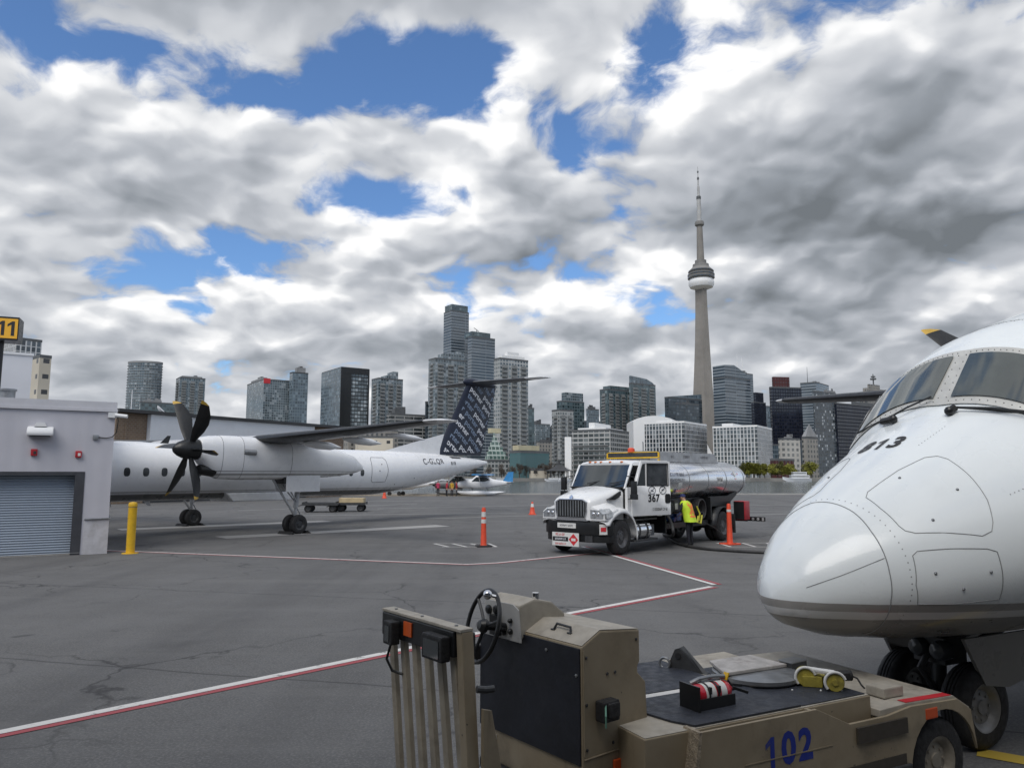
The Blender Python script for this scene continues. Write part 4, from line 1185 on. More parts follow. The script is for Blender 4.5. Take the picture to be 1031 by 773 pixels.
def airfoil(chord, thick, n=10):
    """closed section, x from 0 (nose) backwards to -chord"""
    up, lo = [], []
    for k in range(n + 1):
        x = .5 - .5 * math.cos(PI * k / n)
        y = 5 * thick * (.2969 * math.sqrt(x) - .126 * x - .3516 * x * x + .2843 * x ** 3 - .1036 * x ** 4)
        up.append((-x * chord, y * chord)); lo.append((-x * chord, -y * chord * .75))
    return up + lo[-2:0:-1]


def make_airliner(kind):
    near = kind == 'near'
    if near:
        rt = root('airliner', 'white turboprop airliner numbered 813 whose nose fills the right edge', 'airliner', (2.149, 6.351, 0), R(-154.2), 1.3)
        B = Body(1.345, .73, 22.0, 32.8, 3.3)
        skin = livery('livery_white_near', (.81, .855, .865), [(1.015, 1.065, (.30, .29, .275)), (.965, 1.015, (.60, .60, .59)), (-1, .965, (.20, .195, .185))])
        aw, wz, mg = 13.2, 3.66, 15.6
    else:
        rt = root('airliner', 'white turboprop airliner with navy lettered tail parked at the left', 'airliner', (-12.15 - .605 * 15.8 * .91, 33.7 - .797 * 15.8 * .91, 0), math.atan2(-.797, -.605), .91)
        B = Body(1.28, 1.50, 24.0, 34.9, 3.47)
        skin = livery('livery_white_far', (.84, .85, .86), [(1.87, 1.93, (.45, .44, .43)), (-1, 1.80, (.17, .165, .155)), (1.80, 1.84, (.5, .49, .48))])
        aw, wz, mg = 13.3, 4.10, 15.8
    zb, zt = B.sec(10)[:2]
    # fuselage
    st = [0, .004, .012, .025, .04, .07, .1, .15, .21, .28, .4, .5, .6, .7, .8, .9, 1.0, 1.1, 1.2, 1.3, 1.4, 1.5, 1.6, 1.7, 1.78, 1.82, 1.86, 1.92, 1.99, 2.06, 2.12, 2.18, 2.25, 2.33, 2.42, 2.5, 2.7, 2.95, 3.2, 3.5, 3.85, 4.2, 4.8, 5.4, 6, 8, 10, 12, 14, 16, 18, 20, 22]
    st += [22 + (B.len - 22) * k / 24 for k in range(1, 25)]
    m = MB(); n = 72
    m.loft([[B.pt(a, 2 * PI * k / n) for k in range(n)] for a in st])
    fus = m.build('fuselage', skin, rt, smooth=60)
    # cockpit glazing: frame proud of the skin, panes proud of the frame
    fm = mat('windscreen_frame_' + kind, (.56, .56, .53), .45, metal=.2, var=.08, scale=9)
    for s_ in (1, -1):
        m = MB()
        B.patch(m, [(1.79, .0 * s_), (2.165, .0 * s_), (2.215, .66 * s_), (1.845, .93 * s_)], 6, 12, .010)
        B.patch(m, [(1.845, .93 * s_), (2.215, .66 * s_), (2.62, 1.02 * s_), (2.40, 1.38 * s_)], 6, 10, .010)
        fo = m.build('windscreen_frame', fm, rt, smooth=40, recalc=False)
        m = MB(); B.patch(m, [(1.835, .065 * s_), (2.115, .055 * s_), (2.155, .60 * s_), (1.89, .82 * s_)], 6, 12, .020)
        m.build('windscreen', M['glass_cockpit'], fo, smooth=40, recalc=False)
        m = MB(); B.patch(m, [(1.93, .96 * s_), (2.20, .75 * s_), (2.52, 1.03 * s_), (2.36, 1.28 * s_)], 6, 10, .020)
        m.build('side_window', M['glass_dark'], fo, smooth=40, recalc=False)
        if near:
            m = MB()
            per = [(1.812, .03), (2.14, .026), (2.185, .63), (1.868, .875)]
            for i in range(4):
                p, q = Vector(per[i]), Vector(per[(i + 1) % 4])
                nn = 16 if i % 2 else 7
                for k in range(nn):
                    v = p.lerp(q, (k + .5) / nn); c = B.pt(v.x, v.y * s_, .011); m.ball(c, .0042, 6)
            m.build('frame_rivets', M['dark_metal'], fo)
            # wiper: housing, arm and blade
            m = MB(); p0 = B.pt(1.69, .02 + .12 * s_ if s_ > 0 else -.30, .03); p1 = B.pt(1.73, .16 if s_ > 0 else -.42, .035)
            p2 = B.pt(1.83, .62 if s_ > 0 else -.06, .045)
            m.tube([p0, p1], .028, 8); m.ball(p0, .035, 10); m.tube([p1, p1.lerp(p2, .5) + Vector((0, 0, .012)), p2], .008, 6)
            b0, b1 = B.pt(1.80, .28 * s_, .03), B.pt(1.875, .80 * s_, .03)
            m.tube([p1, b0.lerp(b1, .5), b1], .009, 6)
            m.build('wiper', M['black_paint'], rt)
    if near:
        m = MB()
        B.line(m, [(.55, -.24), (.54, .04), (.52, .43), (.49, .8), (.48, 1.06), (.47, 1.37), (.47, 1.78), (.49, 2.13), (.52, 2.53), (.53, PI)], .0035)
        B.line(m, [(.55, -.24), (.52, -.6), (.48, -1.06), (.47, -1.78), (.52, -2.53), (.53, -PI)], .0035)
        m.build('radome_seam', M['seam_grey'], rt, smooth=60)
        for s_ in (1, -1):
            m = MB(); B.line(m, [(.70, .31 * s_), (.96, .31 * s_), (1.15, .36 * s_), (1.20, .42 * s_), (1.21, .5 * s_), (1.18, .74 * s_), (1.14, .99 * s_), (1.09, 1.18 * s_), (1.06, 1.25 * s_), (1.00, 1.265 * s_), (.68, 1.03 * s_), (.64, .96 * s_), (.63, .88 * s_), (.635, .59 * s_), (.655, .36 * s_)], .003, close=True)
            m.build('upper_hatch_outline', M['seam_grey'], rt, smooth=60)
            m = MB(); B.line(m, [(.61, 1.25 * s_), (.64, 1.22 * s_), (.80, 1.29 * s_), (1.00, 1.385 * s_), (1.05, 1.43 * s_), (1.07, 1.70 * s_), (1.09, 1.95 * s_), (.85, 1.95 * s_), (.62, 1.90 * s_), (.595, 1.6 * s_)], .003, close=True)
            m.build('lower_hatch_outline', M['seam_grey'], rt, smooth=60)
            m = MB()
            for (a_, p_) in ((.80, .97), (1.05, .8), (.9, .4), (.70, 1.5), (1.0, 1.6), (.85, 1.75)):
                c = B.pt(a_, p_ * s_, .001); m.ball(c, .010, 8)
            m.build('hatch_latches', M['mid_metal'], rt)
            m = MB(); B.line(m, [(.10, 1.23 * s_), (.25, 1.22 * s_), (.47, 1.18 * s_)], .0025); m.build('lightning_strip', M['mid_metal'], rt)
            # skin seams further back
        m = MB()
        for a_ in (1.5, 2.75, 4.0, 6.0, 8.0):
            B.line(m, [(a_, 1.0 + k * .2) for k in range(0, 9)] if a_ < 2 else [(a_, k * .25 - PI) for k in range(26)], .0022)
        B.line(m, [(1.25 + .3 * k, 1.72) for k in range(20)], .0022)
        m.build('skin_seams', M['seam_grey'], rt, smooth=60)
        m = MB()
        rows = [[(.575 + .0 * k, -.3 + .085 * k) for k in range(34)], [(1.48, .95 + .06 * k) for k in range(26)], [(1.52, .95 + .06 * k) for k in range(26)], [(2.72, -.8 + .05 * k) for k in range(60)], [(2.78, -.8 + .05 * k) for k in range(60)],
                [(1.25 + .045 * k, 1.70) for k in range(60)], [(1.28 + .03 * k, 1.02) for k in range(7)], [(1.27 + .03 * k, .2) for k in range(10)]]
        for row in rows:
            for a_, p_ in row:
                c = B.pt(a_, p_, 0); n_ = (B.pt(a_, p_, .01) - c).normalized(); m.cyl(c - n_ * .003, c + n_ * .0012, .0042, n=6)
        m.build('rivet_rows', M['seam_grey'], rt, smooth=0)['kind'] = 'stuff'
        # number on the crown of the nose, read from ahead
        vs, fs = text_mesh('813', .215, 0, .008, space=1.1)
        m = MB(); pts = []
        for v in vs:
            a_ = 1.285 + v.y * 1.02; b_, t_, h_ = B.sec(a_)
            pts.append(B.pt(a_, -.15 + (v.x * 1.0) / h_, .004))
        m.add(pts, fs); m.build('number', M['letter_black'], rt, smooth=0, recalc=False)
        # pitot and small probes
        m = MB()
        for s_ in (1, -1):
            c = B.pt(1.45, 1.62 * s_, 0); m.tube([c, c + Vector((.02, .06 * s_, 0)), c + Vector((.14, .07 * s_, 0))], .009, 6)
        m.build('pitot_probe', M['mid_metal'], rt)
    # cabin windows
    wzc = zb + 1.26 if not near else zb + 1.70
    for s_ in (1, -1):
        m = MB()
        cb = (zt + zb) / 2
        for k in range(20):
            a = 7.2 + k * .805
            if not near and 15.0 < a < 15.2: continue
            phi = math.acos((wzc - cb) / ((zt - zb) / 2)) * s_
            ring = []
            for i in range(14):
                t = 2 * PI * i / 14
                ring.append(B.pt(a + .135 * math.copysign(abs(math.cos(t)) ** .7, math.cos(t)), phi + .185 / B.R * math.copysign(abs(math.sin(t)) ** .7, math.sin(t)), .008))
            m.add(ring + [B.pt(a, phi, .012)], [(i, (i + 1) % 14, 14) for i in range(14)])
        m.build('cabin_windows', M['glass_cabin'], rt, smooth=0, recalc=False)['kind'] = 'stuff'
    # doors' outlines
    for s_ in (1, -1):
        m = MB(); B.line(m, [(23.35, .85 * s_), (24.25, .85 * s_), (24.4, 1.0 * s_), (24.45, 1.5 * s_), (24.3, 2.0 * s_), (23.35, 2.02 * s_), (23.2, 1.9 * s_), (23.2, 1.5 * s_), (23.25, 1.0 * s_)], .014, close=True); m.build('rear_door_outline', M['letter_grey'], rt, smooth=60)
        m = MB(); B.line(m, [(4.2, .95 * s_), (4.95, .95 * s_), (5.0, 1.2 * s_), (5.0, 2.2 * s_), (4.2, 2.2 * s_), (4.15, 1.2 * s_)], .006, close=True); m.build('front_door_outline', M['letter_grey'], rt, smooth=60)
    # wing: centre section, outer panels; dark de-icing boot along the leading edge
    def wing_ring(y, le, chord, th, z):
        return [Vector((-le + x, y, z + q)) for x, q in airfoil(chord, th)]
    panels = [(0, aw, 3.05, .17, wz), (4.4, aw + .05, 2.95, .165, wz + .05), (9.5, aw + .62, 2.15, .15, wz + .30), (13.7, aw + 1.05, 1.45, .13, wz + .52), (14.2, aw + 1.30, 1.05, .11, wz + .55)]
    m = MB(); rings = [wing_ring(-y, *q) for y, *q in reversed(panels)] + [wing_ring(y, *q) for y, *q in panels[1:]]
    m.loft(rings); wg = m.build('wing', [mat('wing_grey_' + kind, (.50, .505, .51), .4, var=.06, scale=.8, dirt=(.2, .2, .2), dirt_amt=.3)], rt, smooth=40)
    for s_ in (1, -1):
        m = MB(); rr = []
        for y, le, ch, th, z in panels[1:4]:
            af = airfoil(ch * 1.0, th); nb_ = 5
            sec_ = [Vector((-le + x * 1.0 + .014, y * s_, z + q * 1.05)) for x, q in (af[nb_::-1] + af[:-nb_ - 1:-1])]
            rr.append(sec_)
        m.loft(rr, closed=False, cap=False); m.build('deicing_boot', M['black_paint'], wg, smooth=60)
        m = MB(); y, le, ch, th, z = panels[4]
        m.loft([wing_ring(s_ * 13.55, aw + 1.03, 1.50, .135, wz + .515), wing_ring(s_ * 14.2, aw + 1.3, 1.1, .12, wz + .552), wing_ring(s_ * 14.45, aw + 1.75, .45, .10, wz + .565)])
        m.build('wing_tip', M['white_paint'], wg, smooth=40)
        for yy, sc_ in ((6.2, 1.0), (8.6, .85), (11.0, .65)):
            m = MB(); zz = wz + (yy - 4.4) * .05 - .18
            m.lathe([(.02, 0), (.13 * sc_, .35), (.19 * sc_, .9), (.17 * sc_, 1.6), (.02, 2.2)], (-(aw + 1.3 + .1 * (yy - 6)), yy * s_, zz), (-1, 0, -.06), 12); m.build('flap_fairing', M['white_paint'], wg, smooth=50)
    m = MB(); m.lathe([(.05, 0), (.6, .5), (.75, 1.4), (.7, 3.2), (.3, 4.3), (.02, 4.8)], (-(aw - .7), 0, wz - .35), (-1, 0, 0), 20)
    m.build('wing_root_fairing', M['white_paint'], rt, smooth=50)
    # nacelles, propellers, main gear
    hubz = 3.67 if not near else 3.12
    ha = 10.45 if not near else 10.3
    dz = hubz - 3.67
    for s_ in (1, -1):
        nc = root_none('nacelle', rt)
        m = MB()
        # a: centre z, half height up, half height down, half width
        nst = [(ha + .42, 3.66, .42, .44, .42), (ha + .55, 3.66, .50, .55, .50), (ha + .9, 3.62, .60, .95, .56), (ha + 1.3, 3.60, .68, 1.12, .60), (ha + 2.4, 3.55, .74, 1.12, .64), (ha + 4.5, 3.5, .66, 1.07, .66), (ha + 6.2, 3.4, .62, .92, .62), (ha + 7.6, 3.27, .55, .70, .50), (ha + 8.6, 3.12, .42, .42, .34), (ha + 9.2, 2.98, .14, .12, .12)]
        rings = []
        for a, zc, up, dn, hw in nst:
            rg = []
            for k in range(32):
                t = 2 * PI * k / 32; cx, sx = math.cos(t), math.sin(t)
                ex = lambda v: math.copysign(abs(v) ** .8, v)
                rg.append(Vector((-a, s_ * 4.4 + hw * ex(sx), zc + dz + (up if cx > 0 else dn) * ex(cx))))
            rings.append(rg)
        m.loft(rings)
        nac = m.build('nacelle', livery('nacelle_white_%s_%d' % (kind, s_), (.78, .79, .80), [(2.62 + dz, 2.70 + dz, (.34, .34, .33)), (2.78 + dz, 2.81 + dz, (.25, .25, .25)), (2.0, 2.5 + dz, (.46, .455, .45))]), rt, smooth=45)
        m = MB()
        for a in (ha + 1.25, ha + 2.2, ha + 4.6):
            ring = []
            for k in range(25):
                t = PI * k / 24; cx, sx = math.cos(t), math.sin(t)
                i = [q for q in range(len(nst) - 1) if nst[q][0] <= a <= nst[q + 1][0]][0]
                f_ = (a - nst[i][0]) / (nst[i + 1][0] - nst[i][0]); zc, up, dn, hw = [nst[i][j] + (nst[i + 1][j] - nst[i][j]) * f_ for j in (1, 2, 3, 4)]
                ex = lambda v: math.copysign(abs(v) ** .8, v)
                ring.append(Vector((-a, s_ * 4.4 + s_ * hw * ex(sx), zc + dz + (up if cx > 0 else dn) * ex(cx))))
            m.tube(ring, .008, 4)
        m.build('cowl_seams', M['letter_grey'], nac)
        m = MB(); m.loft([[Vector((-(ha + a_), s_ * 4.4 + w_ * math.cos(t), z_ + dz + h_ * math.sin(t))) for t in [2 * PI * k / 16 for k in range(16)]] for a_, z_, w_, h_ in ((.50, 2.86, .30, .16), (.62, 2.86, .36, .22), (1.1, 2.82, .42, .26))])
        m.build('air_intake', M['black_paint'], nac, smooth=40)
        m = MB(); m.tube([(-(ha + 2.2), s_ * 4.98, 3.6 + dz), (-(ha + 2.7), s_ * 5.12, 3.58 + dz)], .12, 10); m.build('exhaust_stub', M['mid_metal'], nac)
        # propeller
        pr = root_none('propeller', rt)
        c = Vector((-ha, s_ * 4.4, hubz))
        m = MB(); m.lathe([(.02, -.62), (.16, -.54), (.28, -.38), (.37, -.16), (.41, .08), (.42, .40)], c, (-1, 0, 0), 28)
        sp = m.build('propeller', M['black_paint'], rt, smooth=50)
        for k in range(6):
            t = R((36 if s_ > 0 else 12) if not near else (6 if s_ > 0 else 19)) + k * PI / 3
            bl = []
            ca, sa = math.cos(t), math.sin(t)
            for (r, ch, tw, sw, th) in ((.36, .20, 60, 0, .10), (.58, .32, 52, .02, .07), (.90, .48, 44, .05, .055), (1.28, .55, 36, .06, .045), (1.65, .51, 29, .02, .035), (2.09, .34, 24, -.11, .022), (2.19, .19, 22, -.19, .014), (2.23, .07, 22, -.25, .008)):
                ring = []
                for q in range(10):
                    v = 2 * PI * q / 10
                    lx, lt = ch / 2 * math.cos(v) + sw, th / 2 * math.sin(v)
                    tf = R(tw * .45 + 52); tx = lx * math.cos(tf) - lt * math.sin(tf); fx = -(lx * math.sin(tf) + lt * math.cos(tf))
                    # radial direction (0, sa, ca), tangential (0, ca, -sa)
                    ring.append(c + Vector((-.08 + fx, r * sa + tx * ca, r * ca - tx * sa)))
                bl.append(ring)
            m = MB(); m.loft(bl[:6]); b_ = m.build('blade', M['black_paint'], sp, smooth=50)
            m = MB(); m.loft([[p.lerp(q, .82) for p, q in zip(bl[4], bl[5])]] + bl[6:]); 
            tip = MB(); tip.loft([bl[5], bl[6], bl[7]]); m = MB(); m.v, m.f, m.m = tip.v, tip.f, tip.m
            m.build('blade_tip', M['blade_tip'], sp, smooth=50)
        # main gear
        gx = -mg
        zn = 2.50 + dz
        g = MB(); g.b2(gx - 1.0, gx + .85, s_ * 4.4 - .42, s_ * 4.4 - .38, zn - .62, zn + .12); g.b2(gx - 1.0, gx + .85, s_ * 4.4 + .38, s_ * 4.4 + .42, zn - .62, zn + .12)
        gear = g.build('gear_door', M['white_paint'], rt, smooth=0, bevel=.01)
        m = MB(); m.b2(gx - .5, gx + .95, s_ * 4.4 - .36, s_ * 4.4 + .36, zn - .25, zn + .3); m.build('wheel_well', M['black_paint'], rt, smooth=0)
        m = MB()
        m.cyl((gx - .12, s_ * 4.4, zn + .1), (gx, s_ * 4.4, 1.15), .13, .11, 16); m.cyl((gx, s_ * 4.4, 1.15), (gx + .03, s_ * 4.4, .43), .075, .075, 14)
        m.cyl((gx + .03, s_ * 4.4 - .36, .43), (gx + .03, s_ * 4.4 + .36, .43), .06, .06, 12)
        m.tube([(gx + 1.35, s_ * 4.4, zn + .05), (gx + .08, s_ * 4.4, .85)], .055, 10)
        m.tube([(gx + .9, s_ * 4.4 - .2, zn), (gx - .1, s_ * 4.4 - .05, 1.3)], .035, 8); m.tube([(gx + .9, s_ * 4.4 + .2, zn), (gx - .1, s_ * 4.4 + .05, 1.3)], .035, 8)
        m.tube([(gx - .1, s_ * 4.4, 1.1), (gx - .28, s_ * 4.4, .8), (gx - .05, s_ * 4.4, .5)], .03, 8)
        m.tube([(gx + .12, s_ * 4.4 + .1, zn - .1), (gx + .14, s_ * 4.4 + .1, 1.2), (gx + .1, s_ * 4.4 + .08, .6)], .012, 6)
        m.build('main_gear_strut', M['strut_metal'], rt, smooth=45)
        for q in (-.27, .27): wheel('main_wheel', (gx + .03, s_ * 4.4 + q, .43), .43, .27, rt, M['dark_metal'])
        m = MB()
        for q in (-.48, .44): m.prism([(q - .02 + gx + .03 if False else gx + .03 + q * 1.0 - .1, 0), (gx + .03 + q + .12, 0), (gx + .03 + q + (.0 if q > 0 else .10), .13)], 'y', s_ * 4.4 - .5, s_ * 4.4 + .5)
        m.build('chock_bar', M['black_rubber'], rt, smooth=0)
        # gear bay blade antenna etc
    # nose gear
    ng = 1.62 if near else 1.9
    zf = B.sec(ng)[0]
    m = MB(); m.cyl((-ng - .02, 0, zf + .1), (-ng + .03, 0, .62), .085, .075, 16); m.cyl((-ng + .03, 0, .62), (-ng + .05, 0, .28), .05, .05, 14); m.cyl((-ng + .05, -.2, .28), (-ng + .05, .2, .28), .045, .045, 12)
    m.tube([(-ng - .85, .1, zf + .05), (-ng + .0, .05, .55)], .03, 8); m.tube([(-ng - .85, -.1, zf + .05), (-ng + .0, -.05, .55)], .03, 8)
    m.tube([(-ng + .11, 0, .62), (-ng + .24, 0, .5), (-ng + .1, 0, .33)], .025, 8)
    m.b2(-ng - .1, -ng + .14, -.12, .12, .52, .70)
    m.build('nose_gear_strut', M['dark_metal'], rt, smooth=45)  # dark metal here stands in for the belly's shade on the strut
    for q in (-.2, .2): wheel('nose_wheel', (-ng + .05, q * (1.25 if near else 1), .28), .28, .17, rt, M['nose_rim_shaded'])
    m = MB(); m.lathe([(.01, 0), (.055, .02), (.07, .06), (.07, .12), (.03, .16)], (-ng + .22, -.06, .62), (-1, 0, 0), 16); m.lathe([(.01, 0), (.055, .02), (.07, .06), (.07, .12), (.03, .16)], (-ng + .22, .1, .62), (-1, 0, 0), 16)
    m.build('taxi_light', M['glass_cabin'], rt)  # dark glass instead of bright metal, painting in the belly shade
    for s_ in (1, -1):
        m = MB(); m.prism([(-ng + .25, zf + .02), (-ng - 1.0, zf + .02), (-ng - 1.05, zf - .18), (-ng - .2, zf - .34), (-ng + .05, zf - .30)], 'y', s_ * .33 - .012, s_ * .33 + .012); m.build('nose_gear_door', skin, rt, smooth=0)
    # belly aerials and the aft ventral panels
    m = MB()
    for a in (7.5, 9.3, 11.0): m.prism([(-a, zb + .02), (-a - .3, zb + .02), (-a - .35, zb - .22), (-a - .22, zb - .22)], 'y', -.012, .012)
    m.build('blade_aerials', M['white_paint'], rt, smooth=0)
    m = MB(); m.prism([(-mg - 2.9, zb + .3), (-mg + 1.4, zb + .3), (-mg + 1.0, zb - .12), (-mg - 2.3, zb - .12)], 'y', -1.0, 1.0); m.build('belly_fairing', M['white_paint'], rt, smooth=0, bevel=.06)
    # fin, dorsal fillet, tailplane
    def fin_ring(z, le, te, th):
        ch = te - le
        return [Vector((-le + x, q * th, z)) for x, q in airfoil(ch, .12)]
    f0, f1, t0, t1, z0, z1 = 29.7, 32.8, 34.3, 36.0, 3.95, 8.85
    m = MB(); m.loft([fin_ring(z0, f0, t0, 1.0), fin_ring((z0 + z1) / 2, (f0 + f1) / 2, (t0 + t1) / 2, .9), fin_ring(z1, f1, t1, .8)])
    fin = m.build('fin', M['navy_paint'], rt, smooth=50)
    m = MB(); m.loft([[Vector((-25.2, 0, B.sec(25.2)[1] - .02))] * 3, [Vector((-28, -.10, 4.0)), Vector((-28, 0, 4.72)), Vector((-28, .10, 4.0))], [Vector((-30.55, -.2, 3.8)), Vector((-30.55, 0, 5.3)), Vector((-30.55, .2, 3.8))]], cap=True)
    m.build('dorsal_fin', M['white_paint'], rt, smooth=0)
    m = MB(); m.lathe([(.02, 0), (.2, .25), (.30, .8), (.28, 2.0), (.12, 3.2), (.02, 3.7)], (-32.4, 0, z1 + .08), (-1, 0, 0), 16); m.build('tail_bullet', M['navy_paint'], rt, smooth=50)
    def tp_ring(y, le, ch, z): return [Vector((-le + x, y, z + q)) for x, q in airfoil(ch, .11)]
    m = MB(); m.loft([tp_ring(-5.1, 34.25, .95, z1 + .2), tp_ring(0, 33.0, 2.25, z1 + .1), tp_ring(5.1, 34.25, .95, z1 + .2)])
    tp = m.build('tailplane', mat('tailplane_grey_' + kind, (.11, .115, .125), .45, var=.15, scale=1), rt, smooth=50)
    for s_ in (1, -1):
        m = MB(); m.loft([tp_ring(s_ * 4.0, 33.96, 1.27, z1 + .18), tp_ring(s_ * 5.1, 34.22, 1.02, z1 + .20), tp_ring(s_ * 5.35, 34.7, .5, z1 + .205)]); m.build('tailplane_tip', M['white_paint'], tp, smooth=50)
    if not near:
        # lettering on the fin: the airline's name over and over on a slant, clipped to the fin's outline
        for s_ in (1,):
            rnd = random.Random(5)
            for tone, keep in (('letter_white', .42), ('letter_blue_grey', 1.01)):
                bm = bmesh.new()
                rnd = random.Random(21)
                for row in range(-7, 9):
                    for k in range(-4, 5):
                        r_ = rnd.random()
                        is_w = r_ < .5
                        if is_w != (tone == 'letter_white'): continue
                        vs, fs = PORT
                        off = (.55 if row % 2 else 0)
                        bv = [bm.verts.new((v.x + k * 1.78 + off + row * .21, v.y + row * .55, 0)) for v in vs]
                        for f in fs:
                            try: bm.faces.new([bv[i] for i in f])
                            except ValueError: pass
                # slant: on the port side the name runs towards the tail and down
                rot = Matrix.Rotation(R(-38), 4, 'Z')
                bmesh.ops.transform(bm, matrix=rot, verts=bm.verts)
                # plane coordinates: x towards the tail, y up, about the fin's centre
                ca_, cz_ = 33.1, 6.4
                poly = [(f0 + .55 - ca_, z0 + .18 - cz_), (t0 - .05 - ca_, z0 + .18 - cz_), (t1 - .08 - ca_, z1 - .05 - cz_), (f1 + .42 - ca_, z1 - .05 - cz_)]
                for i in range(4):
                    p, q = Vector((*poly[i], 0)), Vector((*poly[(i + 1) % 4], 0)); d = q - p
                    nrm = Vector((d.y, -d.x, 0)).normalized()
                    bmesh.ops.bisect_plane(bm, geom=bm.verts[:] + bm.edges[:] + bm.faces[:], plane_co=p, plane_no=nrm, clear_outer=True)
                m = MB()
                vs = [v.co.copy() for v in bm.verts]; bm.verts.index_update()
                fs = [tuple(v.index for v in f.verts) for f in bm.faces]; bm.free()
                def on_fin(x, y):
                    a, z = ca_ + x, cz_ + y
                    u = (z - z0) / (z1 - z0); le = f0 + (f1 - f0) * u; te = t0 + (t1 - t0) * u; ch = te - le
                    xx = min(.999, max(.001, (a - le) / ch)); th = .12 * (1.0 - .2 * u)
                    yy = 5 * th * (.2969 * math.sqrt(xx) - .126 * xx - .3516 * xx * xx + .2843 * xx ** 3 - .1036 * xx ** 4) * ch
                    return Vector((-a, s_ * (yy + .012), z))
                m.add([on_fin(v.x, v.y) for v in vs], fs)
                m.build('fin_lettering', M[tone], fin, smooth=0, recalc=False)
        for body, a0, phi0, size in (('C-GLQR', 28.65, 1.12, .52), ('818', 30.7, 1.32, .30)):
            vs, fs = text_mesh(body, size, 0, .008, space=1.1)
            b_, t_, h_ = B.sec(a0)
            m = MB(); m.add([B.pt(a0 + v.x, phi0 - v.y / ((t_ - b_) / 2), .012) for v in vs], fs); m.build('registration', M['letter_grey'], rt, smooth=0, recalc=False)
        m = MB(); B.patch(m, [(30.6, .55), (31.7, .58), (31.8, .78), (30.75, .80)], 4, 4, .015); m.build('tail_vent', M['dark_metal'], rt, smooth=0, recalc=False)
        m = MB()
        for a_, p_ in ((24.0, 1.2), (23.8, 1.5), (26.8, 2.0), (25.2, 2.2)): m.ball(B.pt(a_, p_, 0), .035, 8)
        m.build('service_ports', M['letter_grey'], rt)
        m = MB(); m.prism([(-11.6, zt - .02), (-12.0, zt - .02), (-12.1, zt + .35), (-11.95, zt + .35)], 'y', -.015, .015); m.build('top_aerial', M['black_paint'], rt, smooth=0)
    return rt


def root_none(name, parent): return None


PORT = text_mesh('porter', .56, 0, .016, space=1.05)
make_airliner('left')
make_airliner('near')


# ------------------------------------------------------------------ fuel truck
# local frame: x forward from the front axle, y to the driver's side (nearest the camera), z up
M['tank_metal'] = None


def tank_metal():
    mt, nb, b = new_mat('polished_tank')
    o = nb.tc('Object')
    b.inputs['Metallic'].default_value = 1.0
    n = nb.noise(nb.scalev(o, (.4, 3, 3)), 1.2, 5, .6)
    nb.put(b.inputs['Base Color'], nb.mix(nb.mr(n, .3, .7, 0, 1), (.80, .81, .83), (.92, .93, .94)))
    nb.put(b.inputs['Roughness'], nb.mr(n, .3, .7, .20, .32))
    nb.put(b.inputs['Normal'], nb.bump(nb.noise(o, 1.2, 3), .10, .05))
    return mt


M['tank_metal'] = tank_metal()
M['truck_rim'] = mat('truck_rim', (.10, .10, .105), .45, metal=.4, var=.3, scale=6)
truck = root('fuel_truck', 'white fuel tanker truck numbered 367 with polished tank and open cab door', 'truck', (2.51, 23.77, 0), math.atan2(-.743, -.67))
T = truck
WH = mat('truck_white', (.76, .77, .77), .3, var=.03, scale=1.5, coat=.5, dirt=(.4, .39, .36), dirt_amt=.15)
# chassis
m = MB()
for y in (-.43, .43): m.b2(-8.7, .75, y - .05, y + .05, .78, 1.02)
for x in (-1.2, -3.0, -5.0, -8.2): m.b2(x - .06, x + .06, -.38, .38, .82, .98)
m.cyl((0, -.95, .53), (0, .95, .53), .09, .09, 12); m.cyl((-6.6, -.85, .55), (-6.6, .85, .55), .12, .12, 12); m.ball((-6.6, 0, .55), (.28, .3, .28), 14)
m.cyl((-1.0, 0, .75), (-6.4, 0, .6), .06, .06, 10)
m.build('chassis', M['dark_metal'], T, smooth=40)
for s_ in (1, -1):
    wheel('front_wheel', (.08, s_ * 1.04, .53), .53, .30, T, M['truck_rim'])
    wheel('rear_wheel', (-6.6, s_ * 1.07, .54), .54, .27, T, M['truck_rim'])
    wheel('rear_wheel', (-6.6, s_ * .76, .54), .54, .27, T, M['truck_rim'])
# bumper
m = MB()
pl = [(-1.24, .62), (-1.20, .80), (-.95, .98), (-.5, 1.06), (.5, 1.06), (.95, .98), (1.20, .80), (1.24, .62)]
out = [(x, y) for y, x in pl]; inn = [(x - .10, y * .96) for x, y in out][::-1]
m.prism(out + inn, 'z', .62, 1.00)
m.prism([(x - .04, y * .97) for x, y in out] + [(x - .14, y * .93) for x, y in out][::-1], 'z', .40, .618)
bp = m.build('bumper', M['black_paint'], T, smooth=30, bevel=.012)
m = MB(); m.b2(.98, 1.02, -.75, .75, .42, .60); m.build('lower_intake', M['dark_metal'], bp, smooth=0)
